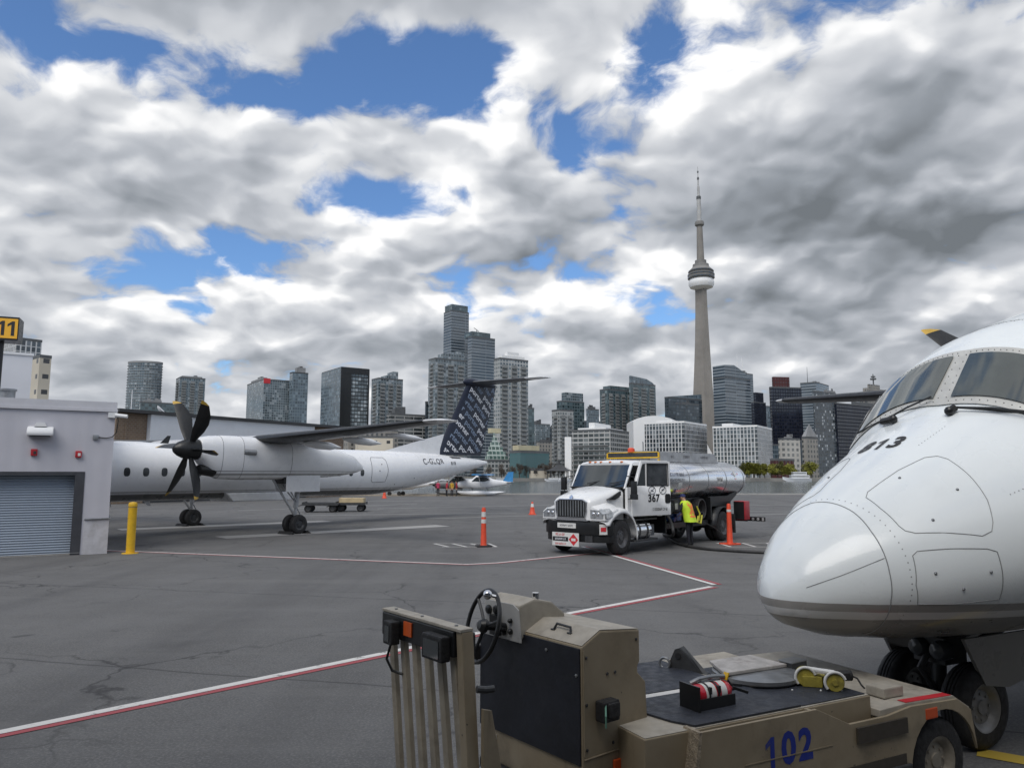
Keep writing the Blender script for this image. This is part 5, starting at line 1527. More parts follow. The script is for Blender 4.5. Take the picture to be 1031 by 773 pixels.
# hood and fenders, built from cross sections along x
def hood_ring(x, hw_t, zt, hw_b, zb_, r=.16):
    pts = [(-hw_b, zb_), (-hw_b * .995, zb_ + (zt - zb_) * .55), (-hw_t - .04, zt - r), (-hw_t + r * .35, zt - r * .25), (-hw_t + r * 1.4, zt + .0), (-hw_t * .4, zt + .035), (0, zt + .05)]
    pts = pts + [(-y, z) for y, z in pts[-2::-1]]
    return [Vector((x, y, z)) for y, z in pts]
m = MB(); m.loft([hood_ring(1.04, .60, 1.60, .62, 1.06, .08), hood_ring(.98, .68, 1.70, .72, 1.04, .12), hood_ring(.75, .76, 1.78, .78, 1.04), hood_ring(.2, .84, 1.90, .86, 1.04), hood_ring(-.32, .93, 2.02, .97, 1.04)])
hd = m.build('hood', WH, T, smooth=50)
for s_ in (1, -1):
    m = MB()
    # fender: arch over the wheel, swelling outwards
    n = 20; outer, rings = [], []
    for (y, k, dz_) in ((.62, .98, .05), (.95, 1.0, .06), (1.16, 1.0, .02), (1.22, .985, -.03), (1.22, .93, -.06)):
        prof = []
        for i in range(n + 1):
            t = i / n
            a = R(-8 + 196 * t)
            x, z = .08 + math.cos(a) * .80, .56 + math.sin(a) * .80
            if x > .3: z = max(z, .98 + .0 * x); x = min(x + .16 * (x - .3), 1.02)
            top_ = min(z + dz_, 1.50)
            prof.append(Vector((.08 + (x - .08) * k, s_ * y, .56 + (top_ - .56) * k)))
        rings.append(prof)
    m.loft(rings, closed=False, cap=False)
    fd = m.build('fender', WH, T, smooth=60)
    md = fd.modifiers.new('thick', 'SOLIDIFY'); md.thickness = .03; md.offset = 0
    m = MB(); m.loft([[Vector((.99, s_ * y, z)) for y, z in ((.62, 1.05), (1.19, 1.05), (1.16, 1.26), (1.0, 1.36), (.62, 1.50))], [Vector((.55, s_ * y, z)) for y, z in ((.62, 1.05), (1.21, 1.05), (1.20, 1.32), (1.05, 1.46), (.62, 1.62))], [Vector((.28, s_ * y, z)) for y, z in ((.62, 1.30), (1.21, 1.30), (1.20, 1.38), (1.05, 1.48), (.62, 1.66))]])
    m.build('fender_nose', WH, T, smooth=40, bevel=.02)
    m = MB(); m.loft([[Vector((1.006, s_ * y, z)) for y, z in ((.64, 1.12), (1.12, 1.12), (1.14, 1.25), (1.0, 1.35), (.64, 1.37))], [Vector((.93, s_ * y, z)) for y, z in ((.64, 1.12), (1.225, 1.12), (1.212, 1.27), (1.05, 1.39), (.64, 1.40))], [Vector((.62, s_ * y, z)) for y, z in ((1.0, 1.17), (1.232, 1.17), (1.226, 1.30), (1.10, 1.40), (1.0, 1.40))]])
    hl_ = m.build('headlight', mat('headlight_glass_%d' % s_, (.42, .44, .46), .12, metal=.6, var=.35, scale=9, coat=.8), T, smooth=30)
    m = MB(); 
    for y in (.78, .95): m.ball((1.0, s_ * y, 1.235), (.02, .065, .065), 12)
    m.build('lamp_bulb', M['chrome'], hl_)
    m = MB(); m.prism([(.42, 1.66), (-.22, 1.90), (-.25, 1.76), (-.08, 1.70), (.1, 1.64)], 'y', s_ * .80, s_ * .945 if s_ > 0 else -.945); m.build('hood_vent', M['black_paint'], hd, smooth=0)
    m = MB(); m.lathe([(.62, 0), (.62, .9)], (.08, s_ * .3, .56), (0, s_, 0), 24); m.build('wheel_arch_liner', M['black_paint'], T, smooth=50) if False else None
# grille
m = MB(); g = [(-.54, 1.10), (.54, 1.10), (.60, 1.30), (.60, 1.60), (.45, 1.68), (-.45, 1.68), (-.60, 1.60), (-.60, 1.30)]
m.prism(g, 'x', 1.03, 1.075); gr = m.build('grille', M['chrome'], T, smooth=0, bevel=.012)
m = MB(); m.prism([(y * .93, 1.39 + (z - 1.39) * .90) for y, z in g], 'x', 1.05, 1.079); m.build('grille_mesh', M['black_paint'], gr, smooth=0)
m = MB()
for k in range(11):
    y = -.5 + k * .1; m.b2(1.08, 1.092, y - .016, y + .016, 1.15 + abs(y) * .04, 1.63 - max(0, abs(y) - .4) * .4)
m.build('grille_bars', M['mid_metal'], gr, smooth=0)
m = MB(); m.lathe([(.01, .014), (.06, .012), (.07, 0)], (1.05, 0, 1.73), (1, 0, .3), 16); m.build('emblem', M['chrome'], hd)
m = MB(); m.prism([(-.6, 1.03), (.6, 1.03), (.56, 1.098), (-.56, 1.098)], 'x', .95, 1.068); m.build('grille_surround', M['chrome'], gr, smooth=0)
# plates on the bumper
m = MB(); m.b2(1.065, 1.078, -.52, .18, .80, .95); pl_ = m.build('number_plate', M['label_white'], T, smooth=0)
m = MB(); put_text(m, '~10', .085, frame_m((1.081, -.17, .875), (0, 1, 0), (0, 0, 1)), bold=.003); m.build('plate_text', M['letter_grey'], pl_, smooth=0, recalc=False)
m = MB(); m.b2(1.075, 1.09, -.72, .30, .26, .66); hz_ = m.build('hazard_placard', M['label_white'], T, smooth=0)
P_ = lambda y, z: frame_m((1.094, y, z), (0, 1, 0), (0, 0, 1))
m = MB(); put_text(m, '~6', .10, P_(-.40, .60), bold=.006); put_text(m, '~9', .075, P_(-.40, .32), bold=.006); m.build('placard_text', M['label_red'], hz_, smooth=0, recalc=False)
m = MB(); m.b2(1.0905, 1.093, -.70, -.10, .40, .53); m.build('placard_band', M['letter_black'], hz_, smooth=0)
m = MB(); put_text(m, '~8', .085, P_(-.40, .465), bold=.006); m.build('placard_text', M['letter_white'], hz_, smooth=0, recalc=False)
m = MB(); m.prism([(.10, .28), (.28, .46), (.10, .64), (-.08, .46)], 'x', 1.0905, 1.0925); m.build('hazard_diamond', M['label_red'], hz_, smooth=0)
m = MB(); m.prism([(.02, .42), (.18, .42), (.18, .50), (.02, .50)], 'x', 1.0926, 1.0935); m.build('diamond_panel', M['label_white'], hz_, smooth=0, recalc=False)
m = MB(); m.box((.93, 1.09, .80), (.012, .24, .30), rz=R(52)); st_ = m.build('bumper_sticker', M['label_white'], T, smooth=0)
m = MB(); m.box((.936, 1.098, .80), (.012, .16, .12), rz=R(52)); m.build('sticker_patch', M['label_red'], st_, smooth=0)
# cab shell
def cab_ring(x, hw, zt, zb_=1.08, r=.14, hwt=None):
    hwt = hwt or hw * .93
    pts = [(-hw, zb_), (-hw, 2.0), (-hwt - .01, zt - r), (-hwt + r * .3, zt - r * .3), (-hwt + r, zt), (0, zt + .03)]
    pts += [(-y, z) for y, z in pts[-2::-1]]
    return [Vector((x, y, z)) for y, z in pts]
cb = MB(); cb.loft([cab_ring(-2.38, 1.12, 2.80), cab_ring(-2.30, 1.14, 2.84), cab_ring(-2.12, 1.14, 2.85)]); cb.build('cab_back', WH, T, smooth=40)
m = MB(); m.loft([[Vector((x, y, z)) for y, z in ((-1.04, 2.70), (-1.0, zt - .02), (-.8, zt + .02), (0, zt + .05), (.8, zt + .02), (1.0, zt - .02), (1.04, 2.70))] for x, zt in ((-.78, 2.76), (-.9, 2.82), (-1.4, 2.85), (-2.119, 2.85))]); m.build('cab_roof', WH, T, smooth=50)
m = MB(); m.b2(-2.11, -.34, -1.08, 1.08, 1.08, 1.2); m.b2(-.45, -.33, -.95, .95, 1.2, 2.0); m.build('cab_floor', M['dark_metal'], T, smooth=0)
m = MB(); m.prism([(-.35, 1.98), (-.30, 1.98), (-.75, 2.74), (-.80, 2.74)], 'y', -1.05, -.98); m.prism([(-.35, 1.98), (-.30, 1.98), (-.75, 2.74), (-.80, 2.74)], 'y', .96, 1.05)
m.b2(-.60, -.34, -1.12, -1.03, 1.08, 2.0); m.b2(-.52, -.34, 1.03, 1.12, 1.08, 2.02); m.build('windscreen_pillars', WH, T, smooth=0)
m = MB()
for s_ in (-1,): m.b2(-2.11, -.61, -1.12, -1.06, 1.08, 2.02); m.prism([(-2.11, 2.02), (-.62, 2.02), (-.84, 2.72), (-2.11, 2.72)], 'y', -1.09, -1.07)
m.build('passenger_door', WH, T, smooth=0)
m = MB(); m.loft([[Vector((-.305 + .0, y, 2.02)) + Vector((.10 * (1 - (y / 1.0) ** 2), 0, 0)) for y in [-1.0 + .2 * k for k in range(11)]], [Vector((-.755, y, 2.72)) + Vector((.08 * (1 - (y / 1.0) ** 2), 0, 0)) for y in [-.98 + .196 * k for k in range(11)]]], closed=False, cap=False)
m.build('windscreen', None or M['glass_dark'], T, smooth=60)
m = MB(); m.b2(-.34, -.20, -1.0, 1.0, 1.985, 2.035); m.build('cowl', M['black_paint'], T, smooth=0, bevel=.02)
for y in (-.42, .42):
    m = MB(); m.tube([(-.17, y, 2.05), (-.30, y + .42, 2.16)], .012, 6); m.tube([(-.21, y + .1, 2.13), (-.37, y + .6, 2.22)], .014, 5); m.build('wiper', M['black_paint'], T)
m = MB()
for k in range(5): m.ball((-.80, -.62 + (.0, .22, .44, .8, 1.24)[k], 2.815), (.06, .05, .03), 8)
m.build('roof_marker_lamps', M['amber_plastic'], T)
# seats inside
for y in (.55, -.5):
    m = MB(); m.b2(-1.75, -1.2, y - .27, y + .27, 1.3, 1.62); m.box((-1.78, y, 2.0), (.16, .5, .85), ry=R(-8)); m.build('seat', M['dark_metal'], T, smooth=30, bevel=.05)
m = MB(); m.tube([(-.9 + .19 * math.cos(t) * .5, .55 + .23 * math.sin(t), 1.95 + .2 * math.cos(t)) for t in [2 * PI * k / 20 for k in range(21)]], .018, 6); m.tube([(-.9, .55, 1.95), (-.5, .55, 1.7)], .03, 6); m.build('steering_wheel', M['black_paint'], T)
# the open driver's door, swung out on its front hinge
DO = bpy.data.objects.new('driver_door', None)
mb_ = MB(Matrix.Translation((-.52, 1.13, 0)) @ Matrix.Rotation(R(-13), 4, 'Z'))
mb_.prism([(0, 1.13), (0, 2.0), (-.10, 2.06), (-1.72, 2.06), (-1.72, 1.13)], 'y', -.03, .04)
mb_.prism([(-1.72, 2.06), (-1.72, 2.83), (-1.62, 2.83), (-1.62, 2.06)], 'y', -.03, .04)
mb_.prism([(-.10, 2.06), (-.42, 2.83), (-.50, 2.83), (-.24, 2.06)], 'y', -.03, .04)
mb_.prism([(-.47, 2.76), (-1.619, 2.76), (-1.619, 2.86), (-.44, 2.86)], 'y', -.03, .04)
mb_.prism([(-.68, 2.06), (-.68, 2.76), (-.63, 2.76), (-.63, 2.06)], 'y', -.02, .03)
dd = mb_.build('driver_door', WH, T, smooth=20, bevel=.012)
q_ = MB(mb_.T); q_.prism([(-.69, 2.07), (-1.61, 2.07), (-1.61, 2.755), (-.69, 2.755)], 'y', .0, .01); q_.build('door_glass', M['glass_cabin'], dd, smooth=0)
q_ = MB(mb_.T); q_.prism([(-.26, 2.07), (-.62, 2.07), (-.62, 2.75), (-.52, 2.75)], 'y', .0, .01); q_.build('quarter_glass', M['glass_dark'], dd, smooth=0)
q_ = MB(mb_.T)
for (x0, x1, z0, z1) in ((-.66, -.685, 2.05, 2.77), (-1.60, -1.63, 2.05, 2.77), (-.66, -1.63, 2.74, 2.77), (-.66, -1.63, 2.05, 2.075)): q_.b2(min(x0, x1), max(x0, x1), .0405, .047, z0, z1)
q_.build('window_seal', M['black_paint'], dd, smooth=0)
q_ = MB(mb_.T); q_.prism([(-1.50, 1.28 + .22), (-1.66, 1.28 + .22), (-1.70, 1.55), (-1.70, 1.74), (-1.66, 1.80), (-1.50, 1.80), (-1.46, 1.74), (-1.46, 1.55)], 'y', .0405, .052); q_.build('handle_recess', M['black_paint'], dd, smooth=0)
D_ = lambda x, z: mb_.T @ frame_m((x, .046, z), (-1, 0, 0), (0, 0, 1))
q_ = MB(); put_text(q_, '367', .33, D_(-.95, 1.66), bold=.012, space=1.05); put_text(q_, '~9', .12, D_(-1.22, 1.32), bold=.006); q_.build('door_number', M['letter_black'], dd, smooth=0, recalc=False)
for xx in (-.88, -1.36):
    q_ = MB(); ring = [mb_.T @ Vector((xx + .15 * math.cos(t), .044, 1.92 + .12 * math.sin(t))) for t in [2 * PI * k / 24 for k in range(25)]]
    q_.tube(ring, .010, 4); q_.tube([mb_.T @ Vector((xx + .10, .044, 1.84)), mb_.T @ Vector((xx - .10, .044, 2.0))], .008, 4)
    q_.tube([mb_.T @ Vector((xx + .05, .044, 1.93)), mb_.T @ Vector((xx - .06, .044, 1.89 if xx > -1 else 1.95))], .014, 4); q_.build('door_roundel', M['letter_grey'], dd, smooth=0, recalc=False)
# mirrors
for s_ in (1, -1):
    m = MB(); yy = s_ * 1.36
    m.box((-.34, yy, 2.12 if s_ < 0 else 2.0), (.10, .18, .42)); m.box((-.34, yy, 1.80 if s_ < 0 else 1.73), (.12, .22, .16))
    m.tube([(-.40, s_ * 1.08, 2.36), (-.36, yy, 2.34), (-.36, yy, 1.70), (-.40, s_ * 1.10, 1.66)], .018, 6)
    m.build('mirror', M['black_paint'], T, smooth=30, bevel=.012)
m = MB(); m.box((-.02, 1.05, 1.83), (.10, .03, .12)); m.build('turn_lamp', M['letter_black'], T, smooth=0)
# chrome fuel tank, step, battery box
m = MB(); m.cyl((-.72, .86, .66), (-1.62, .86, .66), .31, .31, 28); ft = m.build('side_tank', M['chrome'], T, smooth=40)
m = MB()
for x in (-.95, -1.40): m.lathe([(.315, -.04), (.33, -.03), (.33, .03), (.315, .04)], (x, .86, .66), (1, 0, 0), 28)
m.build('tank_strap', M['dark_metal'], ft)
m = MB(); m.b2(-2.0, -.62, .70, 1.16, .34, .40); m.b2(-2.0, -.70, .92, 1.14, .98, 1.03); m.build('step', M['dark_metal'], T, smooth=0, bevel=.01)
m = MB(); m.cyl((-1.9, .8, .45), (-1.9, .8, .85), .12, .12, 14); m.cyl((-2.15, .82, .45), (-2.15, .82, .80), .10, .10, 14); m.build('air_tank', M['mid_metal'], T)
m = MB(); m.b2(-1.7, -.5, -1.1, -.6, .4, .98); m.build('battery_box', M['dark_metal'], T, smooth=0, bevel=.02)
# tank
def ell(x, hw, hh, zc, n=48): return [Vector((x, hw * math.copysign(abs(math.sin(t)) ** .88, math.sin(t)), zc + hh * math.copysign(abs(math.cos(t)) ** .88, math.cos(t)))) for t in [2 * PI * k / n for k in range(n)]]
m = MB(); zc = 2.21
m.loft([ell(-2.46, .55, .31, zc), ell(-2.49, .95, .54, zc), ell(-2.56, 1.14, .66, zc), ell(-2.66, 1.205, .70, zc), ell(-5.4, 1.205, .70, zc), ell(-8.4, 1.205, .70, zc), ell(-8.58, 1.17, .68, zc), ell(-8.70, 1.06, .61, zc), ell(-8.78, .85, .48, zc), ell(-8.81, .5, .26, zc)])
tk = m.build('tank', M['tank_metal'], T, smooth=50)
m = MB()
for x in (-2.70, -4.1, -5.5, -6.9, -8.36): m.tube(ell(x, 1.207, .702, zc) + [ell(x, 1.207, .702, zc)[0]], .012, 5)
m.build('tank_seams', M['mid_metal'], tk)
m = MB(); m.prism([(-2.5, 2.86), (-7.1, 2.86), (-7.45, 2.80), (-7.2, 3.16), (-7.05, 3.22), (-2.5, 3.22)], 'y', -.62, -.58); m.prism([(-2.5, 2.86), (-7.45, 2.84), (-7.2, 3.12), (-7.05, 3.20), (-2.5, 3.20)], 'y', .58, .62)
m.b2(-7.0, -2.5, -.57, .57, 2.895, 2.92); m.b2(-2.52, -2.48, -.58, .58, 2.86, 3.21)
m.build('top_walkway', M['strut_metal'], T, smooth=0)
m = MB()
for x in (-3.2, -4.6, -6.0): m.lathe([(.26, 0), (.26, .10), (.20, .16), (.05, .2)], (x, 0, 2.921), (0, 0, 1), 18)
m.tube([(-2.6, .3, 3.0), (-2.6, .3, 3.5), (-2.6, .28, 3.52)], .02, 6)
m.build('manhole_covers', M['mid_metal'], T)
m = MB()
for x, t_ in ((-4.0, '~3'), (-5.0, '~6'), (-6.3, '~7')): put_text(m, t_, .13, frame_m((x, .624, 3.04), (-1, 0, 0), (0, 0, 1)), bold=.004)
m.build('walkway_text', M['letter_grey'], T, smooth=0, recalc=False)
m = MB(); m.b2(-2.44, -2.36, -1.05, 1.05, 2.96, 3.0); m.b2(-2.44, -2.36, -1.05, -1.0, 2.5, 2.929); m.b2(-2.44, -2.36, 1.0, 1.05, 2.5, 2.929); m.b2(-2.43, -2.37, -1.0, 1.0, 3.15, 3.175); m.b2(-2.43, -2.37, -1.05, -1.0, 3.001, 3.149); m.b2(-2.43, -2.37, 1.0, 1.05, 3.001, 3.149)
m.build('light_bar', M['yellow_paint'], T, smooth=0)
m = MB(); m.b2(-2.42, -2.38, -.99, .99, 3.003, 3.147); m.build('light_bar_panel', M['dark_metal'], T, smooth=0)
m = MB(); m.lathe([(.12, 0), (.12, .10), (.08, .14), (.01, .15)], (-2.40, -.05, 3.176), (0, 0, 1), 14); m.build('beacon', M['orange_plastic'], T)
# notices on the tank side
def on_tank(x, z):
    hh = (z - zc) / .70; s1 = math.sqrt(max(0, 1 - abs(hh) ** (2 / .88))) ** .88
    return Vector((x, 1.205 * s1 + .006, z))
def tank_patch(name, x0, x1, z0, z1, mt, parent, off=0.0):
    m = MB(); n = 8; vs = []
    for i in range(n + 1):
        for x in (x0, x1): v = on_tank(x, z0 + (z1 - z0) * i / n); vs.append(v + Vector((0, off, 0)))
    m.add(vs, [(2 * i, 2 * i + 1, 2 * i + 3, 2 * i + 2) for i in range(n)]); return m.build(name, mt, parent, smooth=60, recalc=False)
def tank_text(body, size, x, z, mt, parent):
    vs, fs = text_mesh(body, size, 0, size * .02)
    m = MB(); m.add([on_tank(x - v.x, z + v.y) + Vector((0, .006, 0)) for v in vs], fs); m.build('tank_text', mt, parent, smooth=0, recalc=False)
tank_text('~12', .15, -3.25, 2.42, M['letter_grey'], tk)
tank_text('~14', .12, -3.25, 2.24, M['letter_grey'], tk)
tank_patch('notice', -3.60, -3.35, 1.90, 2.14, M['label_white'], tk)
tank_patch('notice', -6.60, -6.15, 2.10, 2.32, M['label_white'], tk)
tank_text('~5', .12, -6.38, 2.21, M['letter_black'], tk)
m = MB(); m.add([on_tank(x, z) + Vector((0, .004, 0)) for x, z in ((-7.65, 2.22), (-7.90, 2.44), (-7.65, 2.66), (-7.40, 2.44))], [(0, 1, 2, 3)]); m.build('hazard_diamond', M['label_red'], tk, smooth=0, recalc=False)
m = MB(); m.add([on_tank(x, z) + Vector((0, .008, 0)) for x, z in ((-7.65, 2.32), (-7.78, 2.44), (-7.65, 2.56), (-7.52, 2.44))], [(0, 1, 2, 3)]); m.build('diamond_panel', M['label_white'], tk, smooth=0, recalc=False)
# saddle, underframe skirts and pump compartment
m = MB(); m.b2(-8.1, -2.6, -.75, .75, 1.03, 1.60); m.build('tank_saddle', M['dark_metal'], T, smooth=0)
m = MB(); m.prism([(-7.3, 1.62), (-8.15, 1.80), (-8.1, 1.64), (-7.3, 1.26), (-5.8, 1.26), (-5.8, 1.62)], 'y', -1.0, 1.0); m.build('rear_skirt', M['black_paint'], T, smooth=0)
for s_ in (1, -1):
    m = MB(); rr = []
    for y in (.62, 1.23):
        rr.append([Vector((-6.6 + .68 * math.cos(a), s_ * y, .54 + .70 * math.sin(a))) for a in [R(-5 + 190 * k / 18) for k in range(19)]])
    m.loft(rr, closed=False, cap=False); fo = m.build('mudguard', M['black_paint'], T, smooth=60); md = fo.modifiers.new('t', 'SOLIDIFY'); md.thickness = .025
    m = MB(); m.b2(-7.42, -7.38, s_ * .95 - .3, s_ * .95 + .3, .25, .95); m.build('mud_flap', M['black_rubber'], T, smooth=0)
m = MB(); m.b2(-5.75, -2.55, -1.12, 1.0, .62, .80); m.b2(-5.75, -2.55, .55, .60, .8, 1.62); m.b2(-5.78, -5.70, .55, 1.14, .8, 1.6); m.b2(-2.60, -2.52, .55, 1.14, .5, 1.6); m.b2(-5.6, -2.6, -1.14, -1.08, .8, 1.6)
pc = m.build('pump_bay', M['black_paint'], T, smooth=0)
m = MB(); m.cyl((-2.95, .85, 1.30), (-2.95, 1.10, 1.30), .20, .20, 20); m.cyl((-2.95, 1.10, 1.30), (-2.95, 1.13, 1.30), .17, .17, 20); m.b2(-3.5, -3.2, .7, 1.1, 1.1, 1.55); m.build('meter', M['dark_metal'], T, smooth=30, bevel=.01)
m = MB(); m.b2(-3.42, -3.25, 1.101, 1.106, 1.25, 1.45); m.build('meter_face', M['label_white'], T, smooth=0)
m = MB(); m.cyl((-3.2, .7, .98), (-3.6, .7, .98), .17, .17, 18); m.cyl((-3.4, .7, .98), (-3.4, 1.0, .9), .09, .09, 14); m.b2(-3.9, -3.6, .62, .95, .85, 1.12); m.build('pump', mat('pump_blue', (.03, .07, .22), .4), T, smooth=30)
m = MB(); m.tube([(-3.9, .9, 1.0), (-4.3, .95, 1.15), (-4.6, .95, .95), (-5.0, .9, 1.1), (-5.4, .95, 1.05)], .05, 8); m.tube([(-4.5, .8, 1.5), (-4.5, .95, 1.2), (-4.7, 1.0, .9)], .045, 8); m.build('bay_pipes', M['dark_metal'], T)
m = MB()
for k in range(5): r0 = .34 - .0 * k; m.tube([(-5.2 + r0 * .85 * math.cos(t), .80 + k * .062, 1.20 + r0 * math.sin(t)) for t in [2 * PI * q / 28 for q in range(29)]], .03, 6)
m.build('hose_reel', M['hose_rubber'], T)
m = MB(); m.tube([(-4.9, 1.06, .95), (-4.75, 1.1, .75), (-4.95, 1.12, .70), (-5.1, 1.1, .98)], .035, 6); m.tube([(-4.85, 1.04, 1.3), (-4.95, 1.1, 1.05), (-4.9, 1.08, .8)], .03, 6); m.build('yellow_strap', mat('strap_yellow', (.62, .60, .06), .6), T)
m = MB(); m.tube([(-8.5, -.95, .70), (-8.5, .95, .70)], .05, 8); m.b2(-8.62, -8.52, -1.2, 1.2, .62, .80); rb = m.build('rear_bumper', M['black_paint'], T, smooth=20)
for y in (1.02, .82): m = MB(); m.lathe([(.01, .03), (.06, .02), (.065, 0)], (-8.63, y, .71), (-1, 0, 0), 12); m.build('tail_lamp', M['red_paint'], rb)
m = MB(); m.b2(-8.62, -8.53, 1.205, 1.9, .64, .80); m.build('tail_lamp_arm', M['black_paint'], T, smooth=0)
m = MB()
for y in (1.45, 1.65): m.lathe([(.05, 0), (.055, .02), (.01, .03)], (-8.525, y, .72), (1, 0, 0), 10)
m.b2(-8.525, -8.518, 1.8, 1.88, .66, .78); m.build('tail_reflector', M['strut_metal'], T)
m = MB(); m.b2(-8.05, -7.60, 1.10, 1.55, .72, 1.42); rx = m.build('extinguisher_cabinet', M['red_paint'], T, smooth=30, bevel=.03)
m = MB(); m.b2(-7.595, -7.58, 1.12, 1.53, .74, 1.40); m.build('cabinet_door', M['black_paint'], rx, smooth=0)


# ------------------------------------------------------------------ pushback tug in the foreground
def worn_tan():
    mt, nb, b = new_mat('tug_tan')
    o = nb.tc('Object')
    c = nb.mix(nb.mr(nb.noise(o, 2.2, 5, .6), .3, .7, 0, 1), (.255, .207, .138), (.31, .258, .178))
    c = nb.mix(nb.mr(nb.noise(o, 1.3, 7, .68), .50, .74, 0, .6), c, (.085, .070, .052))               # greasy grime
    c = nb.mix(nb.mr(nb.noise(nb.scalev(o, (9, 9, .9)), 1.0, 5, .65), .60, .78, 0, .55), c, (.11, .085, .06))   # runs
    chip = nb.math('MULTIPLY', nb.mr(nb.noise(o, 26.0, 3, .6), .66, .70, 0, 1), nb.mr(nb.noise(o, 3.0, 3, .6), .52, .6, 0, 1))
    c = nb.mix(chip, c, (.07, .055, .045))
    scr = nb.mr(nb.noise(nb.scalev(o, (2.0, 2.0, 70.0)), 1.0, 3, .6), .70, .74, 0, .5)
    c = nb.mix(scr, c, (.36, .32, .25))
    nb.put(b.inputs['Base Color'], c)
    nb.put(b.inputs['Roughness'], nb.mr(nb.noise(o, 5.0, 4), .3, .7, .42, .7))
    nb.put(b.inputs['Normal'], nb.bump(nb.noise(o, 5.0, 4), .22, .012))
    return mt


TAN = worn_tan()
TAN_TOP = mat('tug_tan_pale', (.37, .34, .285), .65, var=.14, scale=5, dirt=(.14, .12, .10), dirt_amt=.5)  # paler tan for lid, dash housing, top rail, deck plate and fender
TAN_SLAT = mat('tug_slat', (.29, .255, .195), .6, var=.14, scale=5, dirt=(.10, .08, .06), dirt_amt=.6)
NAVY = mat('tug_navy_panel', (.010, .012, .019), .55, var=.3, scale=3, dirt=(.03, .033, .04), dirt_amt=.5)
MAT_RUBBER = mat('deck_mat', (.022, .026, .036), .6, var=.25, scale=6, dirt=(.06, .06, .065), dirt_amt=.4, bump=.2, bscale=60)
BLUE = worn_paint('stencil_blue', (.012, .03, .26), .5)
K, ZG = .86, .39
tug = root('pushback_tug', 'tan low aircraft tug numbered 102 with slatted seat back and steering wheel', 'tug', (.49 * K, 5.43 * K, 0), R(38.5), K)
U = tug
T1 = Matrix.Translation((0, 0, ZG))
dx, dy = .97 - .49, 5.81 - 5.43
c_, s_ = math.cos(R(-38.5)), math.sin(R(-38.5))
T2 = Matrix.Translation((dx * c_ - dy * s_, dx * s_ + dy * c_, ZG)) @ Matrix.Rotation(R(27 - 38.5), 4, 'Z')
# console, seen from the driver's place: dark leg panel, raised dash, sloping lid
m = MB(T1); prof = [(0, -.20), (0, 1.195), (.19, 1.285), (.60, 1.245), (.60, 1.02), (.575, .98), (.575, .94), (.66, .86), (.68, .44), (.68, -.20)]
m.prism(prof, 'y', 0, 1.2); m.build('console', TAN, U, smooth=0, bevel=.012)
m = MB(T1); m.prism([(.0 + .006, 1.205), (.19, 1.293), (.595, 1.253), (.595, 1.249), (.19, 1.288), (.01, 1.20)], 'y', .008, 1.192); m.build('console_lid', TAN_TOP, U, smooth=0)
m = MB(T1); m.b2(-.014, -.001, .012, 1.19, .40, 1.185); pn = m.build('leg_panel', NAVY, U, smooth=0, bevel=.003)
m = MB(T1)
for y, z in ((.04, 1.0), (.36, 1.12), (1.15, 1.1), (1.15, .48)): m.lathe([(.012, 0), (.012, .006), (.004, .009)], (-.014, y, z), (-1, 0, 0), 10)
m.build('panel_screws', M['mid_metal'], pn)
m = MB(T1); m.prism([(-.05, 1.125), (-.05, 1.40), (.10, 1.44), (.28, 1.40), (.42, 1.30), (.42, 1.19), (.05, 1.19)], 'y', .63, 1.08); dh = m.build('dash_housing', TAN_TOP, U, smooth=0, bevel=.015)
m = MB(T1); m.prism([(.60, 1.13), (.63, 1.37), (.70, 1.405), (1.06, 1.405), (1.06, 1.13)], 'x', -.062, -.051); dp = m.build('dash_panel', mat('dash_paint', (.40, .40, .39), .55, dirt=(.16, .16, .15), dirt_amt=.5), U, smooth=0, bevel=.003)
m = MB(T1)
for y, z, r in ((.72, 1.20, .022), (.72, 1.28, .018), (.80, 1.18, .02), (.90, 1.34, .035), (1.0, 1.33, .035), (.98, 1.22, .018), (1.03, 1.22, .018), (.90, 1.36, .014)): m.lathe([(r, 0), (r, .018), (r * .5, .03)], (-.062, y, z), (-1, 0, 0), 14)
m.b2(-.10, -.063, .84, .95, 1.15, 1.30); m.tube([(-.08, .77, 1.21), (-.14, .75, 1.225)], .012, 8); m.ball((-.15, .75, 1.228), .02, 10)
m.build('dash_controls', M['black_paint'], dp)
# steering wheel with spinner knob
cen = Vector((-.30, .77, 1.265)); ax = Vector((-.92, .20, .26)).normalized(); q = ax.to_track_quat('Z', 'Y')
cp = lambda r, t: cen + q @ Vector((r * math.cos(t), r * math.sin(t), 0))
m = MB(T1); ring = [cp(.265, 2 * PI * k / 40) for k in range(41)]; m.tube(ring, .017, 10); m.lathe([(.05, -.03), (.055, .0), (.035, .03), (.01, .035)], cen, ax, 16)
for k in range(3): m.tube([cen - ax * .02, cp(.14, 2 * PI * k / 3 + .3) - ax * .015, cp(.262, 2 * PI * k / 3 + .3)], .013, 8)
m.tube([cen, Vector((-.05, .80, 1.22))], .032, 12)
sw = m.build('steering_wheel', M['black_paint'], U)
m = MB(T1); kp = cp(.265, R(62)); m.tube([kp, kp + ax * .05], .012, 8); m.ball(kp + ax * .08, .036, 14); m.build('spinner_knob', M['chrome'], sw)
